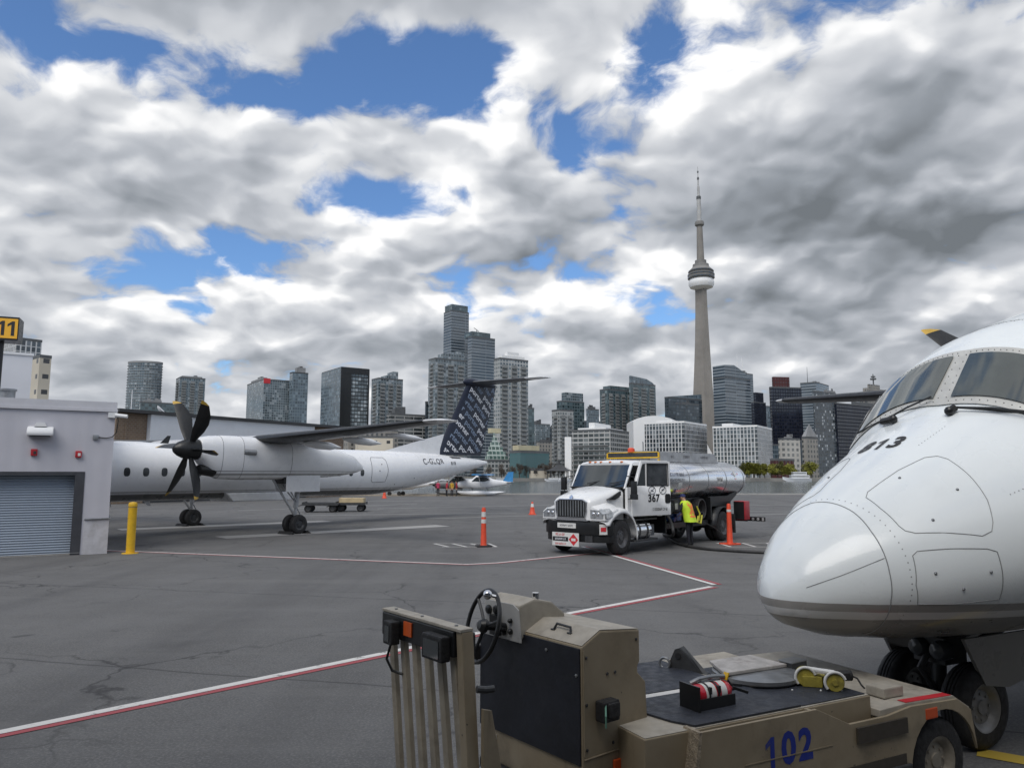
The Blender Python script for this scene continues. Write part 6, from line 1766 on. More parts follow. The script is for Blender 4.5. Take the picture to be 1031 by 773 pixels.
# lid fittings
m = MB(T1); m.cyl((.16, .69, 1.27), (.16, .69, 1.33), .035, .03, 14); m.cyl((.16, .69, 1.33), (.16, .69, 1.43), .026, .026, 14); m.build('beacon_stub', M['black_paint'], U)
m = MB(T1); m.cyl((.16, .69, 1.43), (.16, .69, 1.475), .028, .028, 14); m.build('beacon_cap', M['chrome'], U)
m = MB(T1); m.tube([(.10, .22, 1.245), (.11, .23, 1.285), (.11, .38, 1.29), (.10, .40, 1.25)], .010, 8); m.b2(.08, .13, .20, .24, 1.243, 1.252); m.b2(.08, .13, .38, .42, 1.243, 1.252); m.build('lid_handle', M['dark_metal'], U)
# socket and lamps on the console side
m = MB(T1); m.box((.20, -.05, .75), (.16, .09, .14)); m.box((.21, -.10, .76), (.11, .03, .10)); so = m.build('charging_socket', M['black_rubber'], U, smooth=0, bevel=.012)
m = MB(T1); m.tube([(.14, -.09, .80), (.11, -.12, .74), (.12, -.11, .66)], .007, 6); m.build('socket_lead', mat('lead_green', (.15, .32, .24), .5), so)
m = MB(T1); m.lathe([(.012, 0), (.010, .006)], (.25, -.001, .98), (0, -1, 0), 10); m.lathe([(.012, 0), (.010, .006)], (.33, -.001, .98), (0, -1, 0), 10); m.build('side_bolts', M['dark_metal'], U)
m = MB(T1); m.b2(.29, .41, -.025, -.002, .29, .385); m.build('side_marker', mat('marker_orange', (.55, .08, .02), .3), U, smooth=0, bevel=.008)
m = MB(T1); m.b2(-.009, -.001, .98, 1.05, .20, .36); m.build('instruction_plate', M['label_white'], U, smooth=0)
m = MB(T1); m.b2(-.05, -.001, .78, 1.15, -.05, .17); m.b2(-.36, -.052, .70, 1.12, -.05, .12); m.build('pedal_box', M['black_paint'], U, smooth=0, bevel=.02)
m = MB(T1); m.b2(-.30, -.05, .74, .98, .122, .16); m.build('brake_pedal', M['mid_metal'], U, smooth=0, bevel=.01)
m = MB(T1); m.b2(-1.0, .0 - .002, .05, 1.15, -.22, -.10); m.build('footwell', TAN, U, smooth=0)
m = MB(T1)
for a, z in ((.04, 1.12), (.04, .80), (.04, .50), (.56, 1.18), (.52, .52), (.30, .50)): m.lathe([(.011, 0), (.011, .006), (.004, .008)], (a, -.001, z), (0, -1, 0), 6)
m.build('panel_bolts', M['dark_metal'], U, smooth=0)
m = MB(T1); m.tube([(.015, -.002, .44), (.66, -.002, .445)], .006, 5); m.tube([(.015, -.002, .46), (.015, -.002, 1.17)], .005, 5); m.build('weld_bead', TAN, U)
# slatted seat back
AX = -.93
m = MB(T1)
m.b2(AX - .05, AX + .05, .08, 1.10, 1.405, 1.425)
sb = m.build('rack_top_rail', TAN_TOP, U, smooth=0, bevel=.004)
m = MB(T1); m.b2(AX - .055, AX + .045, .15, 1.09, 1.24, 1.404); m.build('rack_panel', M['black_paint'], sb, smooth=0, bevel=.01)
m = MB(T1); m.lathe([(.012, 0), (.012, .008)], (AX, .2, 1.425), (0, 0, 1), 8); m.lathe([(.012, 0), (.012, .008)], (AX, .62, 1.425), (0, 0, 1), 8); m.lathe([(.012, 0), (.012, .008)], (AX, .98, 1.425), (0, 0, 1), 8); m.build('rail_bolts', M['mid_metal'], sb)
for y0, y1, nm in ((.18, .42, 'rear_lamp'), (.82, .94, 'rear_lamp')):
    m = MB(T1); m.b2(AX - .13, AX - .056, y0, y1, 1.21, 1.37); lb_ = m.build(nm, M['black_rubber'], U, smooth=0, bevel=.012)
    m = MB(T1); m.b2(AX - .1345, AX - .1305, y0 + .03, y1 - .03, 1.23, 1.34); m.build('lens', M['glass_dark'], lb_, smooth=0)
m = MB(T1); m.b2(AX - .064, AX - .056, .66, .765, 1.285, 1.38); m.build('rear_reflector', mat('reflector_orange', (.62, .10, .015), .35), U, smooth=0)
m = MB(T1); m.tube([(AX - .08, .90, 1.22), (AX - .10, .93, 1.1), (AX - .07, .90, 1.02), (AX - .02, .84, 1.0)], .010, 6); m.build('lamp_lead', M['black_paint'], U)
for k in range(6):
    y = .22 + k * .160
    m = MB(T1); m.prism([(y + .032, 1.239), (y - .032, 1.239), (y - .20, .14), (y - .135, .14)], 'x', AX - .018, AX + .018); m.build('seat_back_slat', TAN_SLAT, U, smooth=0, bevel=.006)
m = MB(T1); m.prism([(.145, 1.404), (.08, 1.404), (.03, .85), (-.07, -.2), (.01, -.2), (.10, .85)], 'x', AX - .04, AX + .05)
m.build('rack_post', TAN, U, smooth=0, bevel=.006)
m = MB(T1); m.prism([(AX + .052, .95), (AX + .12, .93), (AX + .36, -.2), (AX + .052, -.2)], 'y', -.03, -.005); m.build('gusset_plate', TAN, U, smooth=0, bevel=.004)
m = MB(T1); m.b2(AX - .05, AX + .05, -.1, 1.05, .07, .138); m.build('rack_bottom_rail', TAN_SLAT, U, smooth=0, bevel=.006)
m = MB(T1); m.tube([(AX, -.03, 1.08), (AX + .06, -.05, 1.07), (AX + .11, -.06, 1.07)], .022, 10); m.build('rack_peg', M['dark_metal'], U)
m = MB(T1); m.box((AX + .08, .20, 1.30), (.09, .10, .16)); m.build('work_lamp', M['black_paint'], U, smooth=0, bevel=.02)
m = MB(T1); m.box((-.02, 1.26, .93), (.07, .10, .15)); m.build('switch_box', M['black_rubber'], U, smooth=0, bevel=.012)
# low deck in front of the console
m = MB(T2)
m.b2(-.25, 2.05, -.36, 1.35, -.15, .595)
m.build('deck', TAN, U, smooth=0, bevel=.008)
m = MB(T2); m.b2(-.24, 2.04, -.35, 1.34, .597, .601); m.build('deck_plate', TAN_TOP, U, smooth=0)
m = MB(T2); m.prism([(.13, -.17), (.22, -.335), (1.28, -.335), (1.28, .36), (.0, .36)], 'z', .603, .618); m.prism([(-.22, .46), (1.2, .46), (1.2, 1.3), (-.22, 1.3)], 'z', .603, .616); m.build('rubber_mat', MAT_RUBBER, U, smooth=0)
m = MB(T2); m.b2(-.22, 1.0, .37, .45, .602, .613); m.build('white_strip', M['line_white'], U, smooth=0)
m = MB(T2); m.prism([(1.30, -.33), (2.02, -.33), (2.02, .9), (1.30, .9)], 'z', .6025, .609); m.build('front_mat', MAT_RUBBER, U, smooth=0)
m = MB(T2)
for x, y in ((1.55, .0), (1.75, -.12), (1.8, .1), (1.9, -.2), (1.62, .2)): m.ball((x, y, .611), .010, 6)
m.build('mat_rivets', M['label_white'], U)
m = MB(T2)
arch = [(2.81 + .44 * math.cos(R(a)), -.03 + .44 * math.sin(R(a))) for a in range(180, -1, -12)]
side = [(.04, -.18), (.17, .615), (1.30, .615), (1.66, .455), (2.10, .455), (2.40, .49), (3.02, .47), (3.20, .36), (3.26, .02)] + [(x, z) for x, z in arch[::-1] if x < 3.24 and z > -.02] + [(2.36, -.18)]
m.prism(side, 'y', -.47, -.445); sp_ = m.build('side_panel', TAN, U, smooth=0, bevel=.004)
m = MB(T2); m.prism([(.04, -.18), (.17, .615), (.14, .615), (-.0, -.18)], 'y', -.47, -.30); m.build('tread_plate', mat('tread_steel', (.36, .30, .22), .5, metal=.3, var=.25, scale=26, bump=.6, bscale=70), U, smooth=0)
m = MB(T2); m.b2(.16, 1.30, -.444, -.365, .36, .38); m.b2(1.27, 1.30, -.444, -.365, .38, .60); m.build('side_trough', TAN, U, smooth=0)
m = MB(T2); m.prism([(.47, .40), (.62, .40), (.60, .56), (.545, .605), (.49, .56)], 'y', -.443, -.42); m.lathe([(.03, 0), (.03, .012)], (.545, -.43, .53), (0, -1, 0), 14); m.build('tie_down_lug', M['dark_metal'], U, smooth=0)
m = MB(T2); put_text(m, '102', .31, frame_m((.985, -.4725, .375), (1, 0, 0), (0, 0, 1)), sx=.95); m.build('fleet_number', BLUE, U, smooth=0, recalc=False)
m = MB(T2); m.b2(.55, 1.45, -.4745, -.4715, .328, .336); m.build('panel_weld', TAN, sp_, smooth=0)
m = MB(T2); m.prism([(1.52, .44), (2.3, .44), (2.32, -.1), (.6, -.1), (.62, .08), (1.4, .10)], 'y', -.50, -.472) if False else m.b2(1.35, 2.34, -.50, -.473, .02, .06); m.build('rub_rail', M['dark_metal'], U, smooth=0, bevel=.01)
m = MB(T2); m.b2(1.72, 2.32, -.492, -.472, .30, .42); m.b2(.9, 2.30, -.478, -.4715, -.02, .14); m.build('side_recess', mat('recess_dark', (.05, .042, .032), .7, dirt=(.1, .085, .06), dirt_amt=.5), U, smooth=0)
# front fender, bonnet lip
m = MB(T2); m.prism([(2.05, .44), (2.05, .50), (2.40, .512), (3.00, .495), (3.22, .37), (3.20, .34), (2.98, .455), (2.40, .47)], 'y', -.444, 1.42); m.build('fender', TAN_TOP, U, smooth=0, bevel=.006)
m = MB(T2); m.b2(3.04, 3.10, -.44, 1.42, -.05, .30) if False else m.b2(2.06, 2.33, -.44, 1.4, -.15, .43); m.build('front_bulkhead', TAN, U, smooth=0)
m = MB(T2); m.prism([(2.38, .5145), (2.98, .498), (2.98, .501), (2.38, .5175)], 'y', -.44, -.36); m.build('red_strip', M['label_red'], U, smooth=0)
m = MB(T2); m.box((2.66, -.46, .40), (.16, .03, .09)); m.build('front_marker', bpy.data.materials['marker_orange'], U, smooth=0, bevel=.01)
m = MB(T2); m.b2(2.30, 2.55, -.30, -.12, .515, .60); m.build('fender_box', TAN_TOP, U, smooth=0, bevel=.012)
wheel('front_wheel', (2.81, -.33, ZG - .03), .36, .22, U, TAN_SLAT) if False else None
def tug_wheel(T_, x, y):
    w0 = T_ @ Vector((x, y, -.03)); axis = (T_.to_3x3() @ Vector((0, 1, 0)))
    wheel('wheel', w0, .36, .22, U, mat('tug_rim_%d' % int(x * 100 + y * 7), (.30, .27, .22), .5, metal=.2, var=.2, scale=6, dirt=(.05, .04, .03), dirt_amt=.6), axis)
for y in (-.31, 1.28): tug_wheel(T2, 2.81, y); tug_wheel(T1, .35, y + (.17 if y < 0 else -.2))
# gear lying on the deck
def on_deck(name, label, cat, a, b_, z, rz):
    p = tug.matrix_basis @ (T2 @ Vector((a, b_, z)))
    return root(name, label, cat, p, R(27 + rz), K)
bpy.context.view_layer.update()
ex = on_deck('fire_extinguisher', 'red fire extinguisher with white labels lying in a black bracket on the tug deck', 'extinguisher', .44, -.03, .618, 2)
ex.scale = (K * .84,) * 3
m = MB(); m.b2(-.02, .0, -.13, .13, .0, .22); m.b2(.0, .46, -.09, .09, .0, .012); m.b2(.0, .46, -.10, -.085, .0, .10); m.b2(.0, .46, .085, .10, .0, .10); m.build('bracket', M['black_paint'], ex, smooth=0, bevel=.004)
m = MB(); m.lathe([(.02, .01), (.07, .02), (.088, .05), (.09, .08), (.09, .40), (.075, .44), (.04, .47), (.03, .49)], (0, 0, .115), (1, 0, 0), 28); m.build('cylinder', mat('extinguisher_red', (.50, .012, .03), .25, var=.05, coat=.4), ex, smooth=50)
m = MB()
for x0, x1 in ((.115, .145), (.165, .24), (.30, .37)): m.lathe([(.0912, x0), (.0912, x1)], (0, 0, .115), (1, 0, 0), 28)
m.build('label_bands', M['label_white'], ex, smooth=50)
m = MB()
for x in (.155, .265): m.lathe([(.0925, x - .011), (.096, x - .008), (.096, x + .008), (.0925, x + .011)], (0, 0, .115), (1, 0, 0), 28); m.box((x + .0, -.085, .16), (.03, .03, .06))
m.build('straps', M['black_paint'], ex, smooth=40)
m = MB(); m.cyl((.49, 0, .115), (.54, 0, .115), .022, .022, 12); m.box((.58, -.04, .10), (.16, .02, .025), rz=R(-25), ry=R(18)); m.box((.59, .02, .13), (.18, .02, .025), rz=R(10), ry=R(12)); m.tube([(.51, .0, .14), (.48, .05, .22), (.36, .08, .235), (.2, .09, .2), (.1, .1, .17)], .011, 8)
m.build('valve_handle', M['black_paint'], ex)
m = MB(); m.tube([(.06, .07, .20), (.14, .04, .235), (.3, .03, .24), (.42, .0, .235)], .022, 10); m.build('discharge_horn', M['mid_metal'], ex)
m = MB(); m.box((.44, .0, .235), (.012, .06, .07), ry=R(30)); m.build('seal_tag', M['yellow_paint'], ex, smooth=0)
hk = on_deck('tow_hitch', 'dark triangular tow hitch plate standing on the far edge of the tug deck', 'hitch', 1.17, .95, .601, -62)
m = MB(); m.add([Vector(p) for p in ((-.15, -.02, 0), (.21, -.02, 0), (-.02, -.02, .20), (-.06, -.02, .185), (-.15, .02, 0), (.21, .02, 0), (-.02, .02, .20), (-.06, .02, .185))], [(0, 1, 2, 3), (7, 6, 5, 4), (0, 4, 5, 1), (1, 5, 6, 2), (2, 6, 7, 3), (3, 7, 4, 0)]); m.add([Vector(p) for p in ((.21, -.02, 0), (.27, -.02, 0), (-.02, .10, .20), (-.02, -.02, .20))], [(0, 1, 2, 3)])
m.build('plate', M['dark_metal'], hk, smooth=0, bevel=.006)
m = MB(); m.lathe([(.028, 0), (.028, .006)], (-.03, -.021, .13), (0, -1, 0), 14); m.build('pin_hole', M['letter_black'], hk)
m = MB(); m.tube([(-.16 + .05 * math.cos(t), -.03, .05 + .05 * math.sin(t)) for t in [2 * PI * k / 16 for k in range(17)]], .012, 8); m.build('shackle', M['mid_metal'], hk)
pt_ = on_deck('tow_plate', 'worn pale steel turntable plate lying on the tug deck behind the extinguisher', 'plate', 1.58, .44, .612, 5)
m = MB(); m.lathe([(.02, 0), (.36, 0), (.38, .02), (.38, .05), (.34, .062), (.02, .065)], (0, 0, 0), (0, 0, 1), 36); m.build('ring', M['mid_metal'], pt_, smooth=30)
m = MB(); m.prism([(-.42, -.02), (.30, -.10), (.30, .32), (-.20, .36)], 'z', .067, .095); m.build('pale_plate', mat('pale_steel', (.40, .38, .36), .6, var=.2, scale=8, dirt=(.15, .13, .12), dirt_amt=.6), pt_, smooth=0, bevel=.005)
bx = on_deck('steel_box', 'small grey steel box with pale lid beside the winch on the tug deck', 'box', 2.0, .40, .612, 8)
m = MB(); m.b2(-.11, .11, -.07, .07, 0, .10); m.build('case', M['dark_metal'], bx, smooth=0, bevel=.006)
m = MB(); m.b2(-.115, .115, -.075, .075, .102, .115); m.build('lid', M['mid_metal'], bx, smooth=0, bevel=.004)
wn = on_deck('tow_winch', 'yellow and white roller winch with straps on the front of the tug deck', 'winch', 1.84, -.06, .612, -40)
wn.scale = (K * .72,) * 3
M['winch_yellow'] = mat('winch_yellow', (.33, .28, .05), .5, var=.25, scale=9, dirt=(.07, .06, .04), dirt_amt=.7)
for x, y in ((-.18, .08), (.12, -.08)):
    m = MB(); m.cyl((x, y - .07, .10), (x, y + .07, .10), .10, .10, 24); m.cyl((x, y - .085, .10), (x, y + .085, .10), .035, .035, 12); ro = m.build('roller', M['winch_yellow'], wn, smooth=40)
    m = MB(); m.tube([(x + .115 * math.cos(t), y - .075, .10 + .115 * math.sin(t)) for t in [R(20 + 200 * k / 14) for k in range(15)]], .016, 8); m.build('white_strap', M['label_white'], ro)
m = MB(); m.box((-.03, .02, .19), (.34, .10, .028), rz=R(-24)); m.box((-.03, .07, .175), (.30, .05, .03), rz=R(-24)); m.build('cross_bar', M['label_white'], wn, smooth=0, bevel=.006)
m = MB(); m.b2(-.22, .0, -.02, .14, .0, .12); m.box((.10, .08, .06), (.3, .12, .10), rz=R(-24)); m.build('frame', M['winch_yellow'], wn, smooth=0, bevel=.006)
m = MB(); m.cyl((.18, .06, .13), (.34, .10, .13), .06, .06, 16); m.tube([(.34, .1, .13), (.40, .06, .11), (.43, .0, .05), (.46, -.02, .02)], .012, 6); m.box((.24, -.02, .15), (.10, .10, .08), rz=R(20)); m.build('motor', M['black_rubber'], wn, smooth=35, bevel=.004)


# ------------------------------------------------------------------ people
def person(label, loc, face, h, pose, cloth, group=None, fingers=True):
    """one continuous skinned body; pose: joint -> (x, y, z) for a figure 1.75 m tall that faces +y"""
    rt = root('person', label, 'person', loc, face, h / 1.75, group=group)
    J = dict(pelvis=(0, 0, .95), waist=(0, .02, 1.10), chest=(0, .05, 1.30), collar=(0, .06, 1.43), neck=(0, .07, 1.52), chin=(0, .10, 1.58), head=(0, .10, 1.66), crown=(0, .10, 1.715),
             hipL=(-.09, 0, .90), kneeL=(-.10, .02, .50), ankL=(-.10, -.02, .09), toeL=(-.12, .13, .04), hipR=(.09, 0, .90), kneeR=(.10, .02, .50), ankR=(.10, -.02, .09), toeR=(.12, .13, .04),
             shL=(-.185, .05, 1.42), elL=(-.25, .10, 1.15), wrL=(-.17, .30, 1.06), shR=(.185, .05, 1.42), elR=(.25, .10, 1.15), wrR=(.17, .30, 1.06))
    J.update(pose)
    Rr = dict(pelvis=(.15, .11), waist=(.14, .105), chest=(.165, .115), collar=(.11, .09), neck=(.055, .06), chin=(.07, .085), head=(.078, .098), crown=(.055, .07), hipL=(.095, .10), hipR=(.095, .10), kneeL=(.062, .065), kneeR=(.062, .065),
              ankL=(.045, .05), ankR=(.045, .05), toeL=(.045, .03), toeR=(.045, .03), shL=(.065, .065), shR=(.065, .065), elL=(.045, .045), elR=(.045, .045), wrL=(.03, .033), wrR=(.03, .033))
    E = [('pelvis', 'waist'), ('waist', 'chest'), ('chest', 'collar'), ('collar', 'neck'), ('neck', 'chin'), ('chin', 'head'), ('head', 'crown')]
    for s in 'LR': E += [('pelvis', 'hip' + s), ('hip' + s, 'knee' + s), ('knee' + s, 'ank' + s), ('ank' + s, 'toe' + s), ('collar', 'sh' + s), ('sh' + s, 'el' + s), ('el' + s, 'wr' + s)]
    names = list(J); vs = [Vector(J[k]) for k in names]; rad = [Rr[k] for k in names]
    ed = [(names.index(a), names.index(b)) for a, b in E]
    if fingers:
        for s in 'LR':
            w_, e_ = Vector(J['wr' + s]), Vector(J['el' + s]); d = (w_ - e_).normalized(); sd = d.cross(Vector((0, 0, 1)))
            sd = sd.normalized() if sd.length > .1 else Vector((1, 0, 0))
            pi_ = len(vs); vs.append(w_ + d * .07); rad.append((.036, .022)); ed.append((names.index('wr' + s), pi_))
            for k, (o, L_) in enumerate(((-.030, .065), (-.010, .078), (.010, .074), (.030, .058))):
                a = len(vs); vs.append(w_ + d * .10 + sd * o); rad.append((.0095, .0095)); ed.append((pi_, a))
                vs.append(w_ + d * (.10 + L_ * .6) + sd * o + Vector((0, 0, -.02))); rad.append((.009, .009)); ed.append((a, a + 1))
                vs.append(w_ + d * (.10 + L_ * .8) + sd * o + Vector((0, 0, -.045))); rad.append((.008, .008)); ed.append((a + 1, a + 2))
            inn = 1 if s == 'L' else -1
            a = len(vs); vs.append(w_ + d * .035 + sd * .04 * inn * (1 if sd.x * inn > 0 else -1) * inn); rad.append((.011, .011)); ed.append((pi_, a))
            vs.append(vs[a] + d * .04 + Vector((0, 0, -.015))); rad.append((.009, .009)); ed.append((a, a + 1))
    me = bpy.data.meshes.new('skeleton'); me.from_pydata([tuple(v) for v in vs], ed, [])
    o = bpy.data.objects.new('skeleton', me); col.objects.link(o)
    md = o.modifiers.new('skin', 'SKIN'); md.use_smooth_shade = True; md.branch_smoothing = .4
    sv = me.skin_vertices[0].data
    for i, r in enumerate(rad): sv[i].radius = r
    for i in range(len(vs)): sv[i].use_root = (i == 0)
    o.modifiers.new('sub', 'SUBSURF').levels = 2; o.modifiers['sub'].render_levels = 2
    bpy.context.view_layer.update()
    bm = bmesh.new(); bm.from_object(o, bpy.context.evaluated_depsgraph_get())
    bpy.data.objects.remove(o); bpy.data.meshes.remove(me)
    # features of the head go into the same mesh: nose, ears, eyes
    hd_ = Vector(J['head'])
    fb = MB(); fb.ball(hd_ + Vector((0, .10, -.01)), (.014, .022, .024), 8, 3); fb.ball(hd_ + Vector((.078, -.0, 0)), (.012, .025, .032), 8, 3); fb.ball(hd_ + Vector((-.078, 0, 0)), (.012, .025, .032), 8, 3)
    fb.ball(hd_ + Vector((.03, .086, .018)), .012, 8, 4); fb.ball(hd_ + Vector((-.03, .086, .018)), .012, 8, 4); fb.ball(hd_ + Vector((0, .093, -.05)), (.026, .010, .007), 8, 5)
    extra_mi = {}
    for p, f, mi in [(fb.v, fb.f, fb.m)]:
        bv = [bm.verts.new(q) for q in p]
        for ff, k in zip(f, mi):
            try: nf = bm.faces.new([bv[i] for i in ff]); nf.material_index = k
            except ValueError: pass
    for f in bm.faces:
        if f.material_index >= 3: continue
        c = f.calc_center_median()
        hand = min((c - Vector(J['wrL'])).length, (c - Vector(J['wrR'])).length) < .03 or any((c - Vector(J['wr' + s])).dot((Vector(J['wr' + s]) - Vector(J['el' + s])).normalized()) > 0 and (c - Vector(J['wr' + s])).length < .24 for s in 'LR')
        if hand or (c - Vector(J['head'])).length < .16 and c.z > J['neck'][2] - .02: f.material_index = 2
        elif c.z < .11: f.material_index = 5 + 1
        elif c.z < .93: f.material_index = 1
        else: f.material_index = 0
        f.smooth = True
    me = bpy.data.meshes.new('body'); bm.to_mesh(me); bm.free()
    for q in (cloth['top'], cloth['legs'], M['skin'], M['skin'], M['letter_black'], M['label_red'], M['black_rubber']): me.materials.append(q)
    link(bpy.data.objects.new('body', me), rt)
    # vest
    if cloth.get('vest'):
        def vring(z, hw, hd2, cy): return [Vector((hw * math.copysign(abs(math.sin(t)) ** .8, math.sin(t)), cy + hd2 * math.copysign(abs(math.cos(t)) ** .8, math.cos(t)), z)) for t in [2 * PI * k / 32 for k in range(32)]]
        cx = lambda z: J['pelvis'][1] + (J['collar'][1] - J['pelvis'][1]) * (z - .95) / .48
        st = [(.82, .245, .18), (.95, .235, .17), (1.08, .215, .16), (1.2, .225, .165), (1.32, .24, .165), (1.40, .235, .145), (1.46, .18, .115), (1.50, .09, .085)]
        m = MB(); m.loft([vring(z, a, b_, cx(z)) for z, a, b_ in st], cap=False); vo = m.build('vest', M['vest_yellow'], rt, smooth=60)
        def onv(x, z, front=False):
            for i in range(len(st) - 1):
                if st[i][0] <= z <= st[i + 1][0]:
                    f = (z - st[i][0]) / (st[i + 1][0] - st[i][0]); a = st[i][1] + (st[i + 1][1] - st[i][1]) * f; b_ = st[i][2] + (st[i + 1][2] - st[i][2]) * f
                    break
            s1 = min(1, abs(x) / a) ** (1 / .8); return Vector((x, cx(z) + (1 if front else -1) * (b_ * math.sqrt(max(0, 1 - s1 * s1)) ** .8 + .006), z))
        def band(pts, w_, mt, nm):
            m = MB(); L_, R_ = [], []
            for i in range(len(pts)):
                p = Vector(pts[i]); d = (Vector(pts[min(i + 1, len(pts) - 1)]) - Vector(pts[max(i - 1, 0)])).normalized(); n = Vector((-d.y, d.x))
                L_.append(onv(*(p + n * w_))); R_.append(onv(*(p - n * w_)))
            m.add(L_ + R_, [(i, i + 1, len(L_) + i + 1, len(L_) + i) for i in range(len(L_) - 1)]); m.build(nm, mt, vo, smooth=60, recalc=False)
        for s_ in (1, -1): band([(s_ * (-.13 + .26 * k / 10), 1.42 - .38 * k / 10) for k in range(11)], .052, M['vest_orange'], 'orange_band')
        band([(-.17 + .34 * k / 10, 1.0) for k in range(11)], .03, M['vest_orange'], 'orange_band')
    if cloth.get('cap'):
        m = MB(); c = Vector(J['head']); rings = []
        for k in range(6):
            t = PI / 2 * k / 5; rings.append([c + Vector((.088 * math.cos(t) * math.cos(u), .108 * math.cos(t) * math.sin(u), .02 + .10 * math.sin(t))) for u in [2 * PI * q / 18 for q in range(18)]])
        m.loft(rings); m.prism([(-.07, .07), (.07, .07), (.05, .18), (-.05, .18)], 'z', 0, .012) if False else m.box(c + Vector((0, .14, .03)), (.13, .12, .012)); m.build('cap', cloth['cap'], rt, smooth=60)
    else:
        m = MB(); c = Vector(J['head']); m.ball(c + Vector((0, -.018, .025)), (.086, .098, .098), 14); m.build('hair', M['hair_dark'], rt, smooth=60)
    return rt


person('worker in a yellow and orange safety vest bending to the fuel truck pump bay', (5.95, 25.32, 0), math.atan2(.67, -.743) - PI / 2, 1.80,
       dict(waist=(0, .03, 1.10), chest=(0, .09, 1.29), collar=(0, .14, 1.41), neck=(0, .17, 1.49), chin=(0, .22, 1.53), head=(0, .235, 1.60), crown=(0, .24, 1.655), shL=(-.185, .13, 1.40), shR=(.185, .13, 1.40), elL=(-.31, .20, 1.16), elR=(.32, .16, 1.15), wrL=(-.20, .42, 1.14), wrR=(.22, .38, 1.05)),
       dict(top=M['jacket_cloth'], legs=M['trouser_cloth'], vest=True, cap=M['cap_blue']))
M['coat_red'] = mat('coat_red', (.40, .03, .05), .8); M['vest_amber'] = mat('vest_amber', (.60, .36, .04), .8); M['coat_crimson'] = mat('coat_crimson', (.45, .04, .10), .8)
for px, col_, lab, a in ((441, 'coat_crimson', 'person in a crimson jacket standing apart left of the far group of three', 20), (449.5, 'coat_red', 'person in a red jacket, left of the far group of three by the small planes', -60), (455, 'vest_amber', 'person in an amber vest in the middle of the far group of three', 160), (460, 'coat_red', 'person in a dark red jacket, right of the far group of three', 90)):
    p = gp(px, 499.3)
    person(lab, p, R(a), 1.72, dict(elL=(-.24, .04, 1.14), elR=(.24, .04, 1.14), wrL=(-.2, .14, .93), wrR=(.22, .10, .90)), dict(top=M[col_], legs=M['trouser_cloth']), fingers=True)

# ------------------------------------------------------------------ cones, bollard, hose, dollies, small planes
def cone_post(name, label, cat, loc, h, r0, r1, bands, base_w, base_m, slope=True):
    rt = root(name, label, cat, loc, R(random.uniform(0, 40)))
    m = MB(); m.prism([(-base_w / 2, -base_w / 2 + .04), (-base_w / 2 + .04, -base_w / 2), (base_w / 2 - .04, -base_w / 2), (base_w / 2, -base_w / 2 + .04), (base_w / 2, base_w / 2 - .04), (base_w / 2 - .04, base_w / 2), (-base_w / 2 + .04, base_w / 2), (-base_w / 2, base_w / 2 - .04)], 'z', .0, .045); m.build('base', base_m, rt, smooth=0, bevel=.01)
    rr = lambda z: r0 + (r1 - r0) * z / h
    m = MB(); m.lathe([(rr(0) * 1.1, .046), (rr(.08), .08), (rr(h * .5), h * .5), (rr(h * .96), h * .96), (rr(h) * .8, h), (rr(h) * .3, h * 1.004)], (0, 0, 0), (0, 0, 1), 24); m.build('body', M['orange_plastic'], rt, smooth=50)
    for z0, z1 in bands:
        m = MB(); m.lathe([(rr(z0 * h) + .004, z0 * h), (rr(z1 * h) + .004, z1 * h)], (0, 0, 0), (0, 0, 1), 24); m.build('reflective_band', M['reflective_band'], rt, smooth=50)
    return rt


cone_post('traffic_post', 'tall slim orange traffic post with two pale bands standing alone on the apron', 'traffic cone', (-.96, 25.66, 0), 1.30, .105, .068, ((.60, .70), (.76, .89)), .52, M['black_rubber'])
cone_post('traffic_cone', 'small orange cone with white top band in front of the truck', 'traffic cone', (1.24, 45.96, 0), .78, .19, .05, ((.60, .86),), .44, M['orange_plastic'])
cone_post('traffic_post', 'slim orange post with red base beside the rear wheel of the fuel truck', 'traffic cone', (7.60, 26.45, 0), 1.40, .105, .07, ((.80, .86),), .56, M['orange_plastic'])
p = gp(387, 501.5)
cone_post('marker_cone', 'tiny red cone far off under the airliner tail', 'traffic cone', p, .8, .22, .08, (), .5, M['orange_plastic'])
rt = root('bollard', 'yellow steel bollard by the garage corner', 'bollard', (-11.77, 23.42, 0))
m = MB(); m.lathe([(.125, .02), (.125, 1.42), (.128, 1.43), (.128, 1.50), (.11, 1.55), (.02, 1.57)], (0, 0, 0), (0, 0, 1), 28); m.build('post', M['yellow_paint'], rt, smooth=40)
m = MB(); m.lathe([(.1285, 1.405), (.1285, 1.42)], (0, 0, 0), (0, 0, 1), 28); m.build('ring', M['letter_grey'], rt)
m = MB(); m.lathe([(.24, .0), (.24, .02), (.02, .021)], (0, 0, 0), (0, 0, 1), 20); m.build('base_plate', M['yellow_paint'], rt, smooth=30)
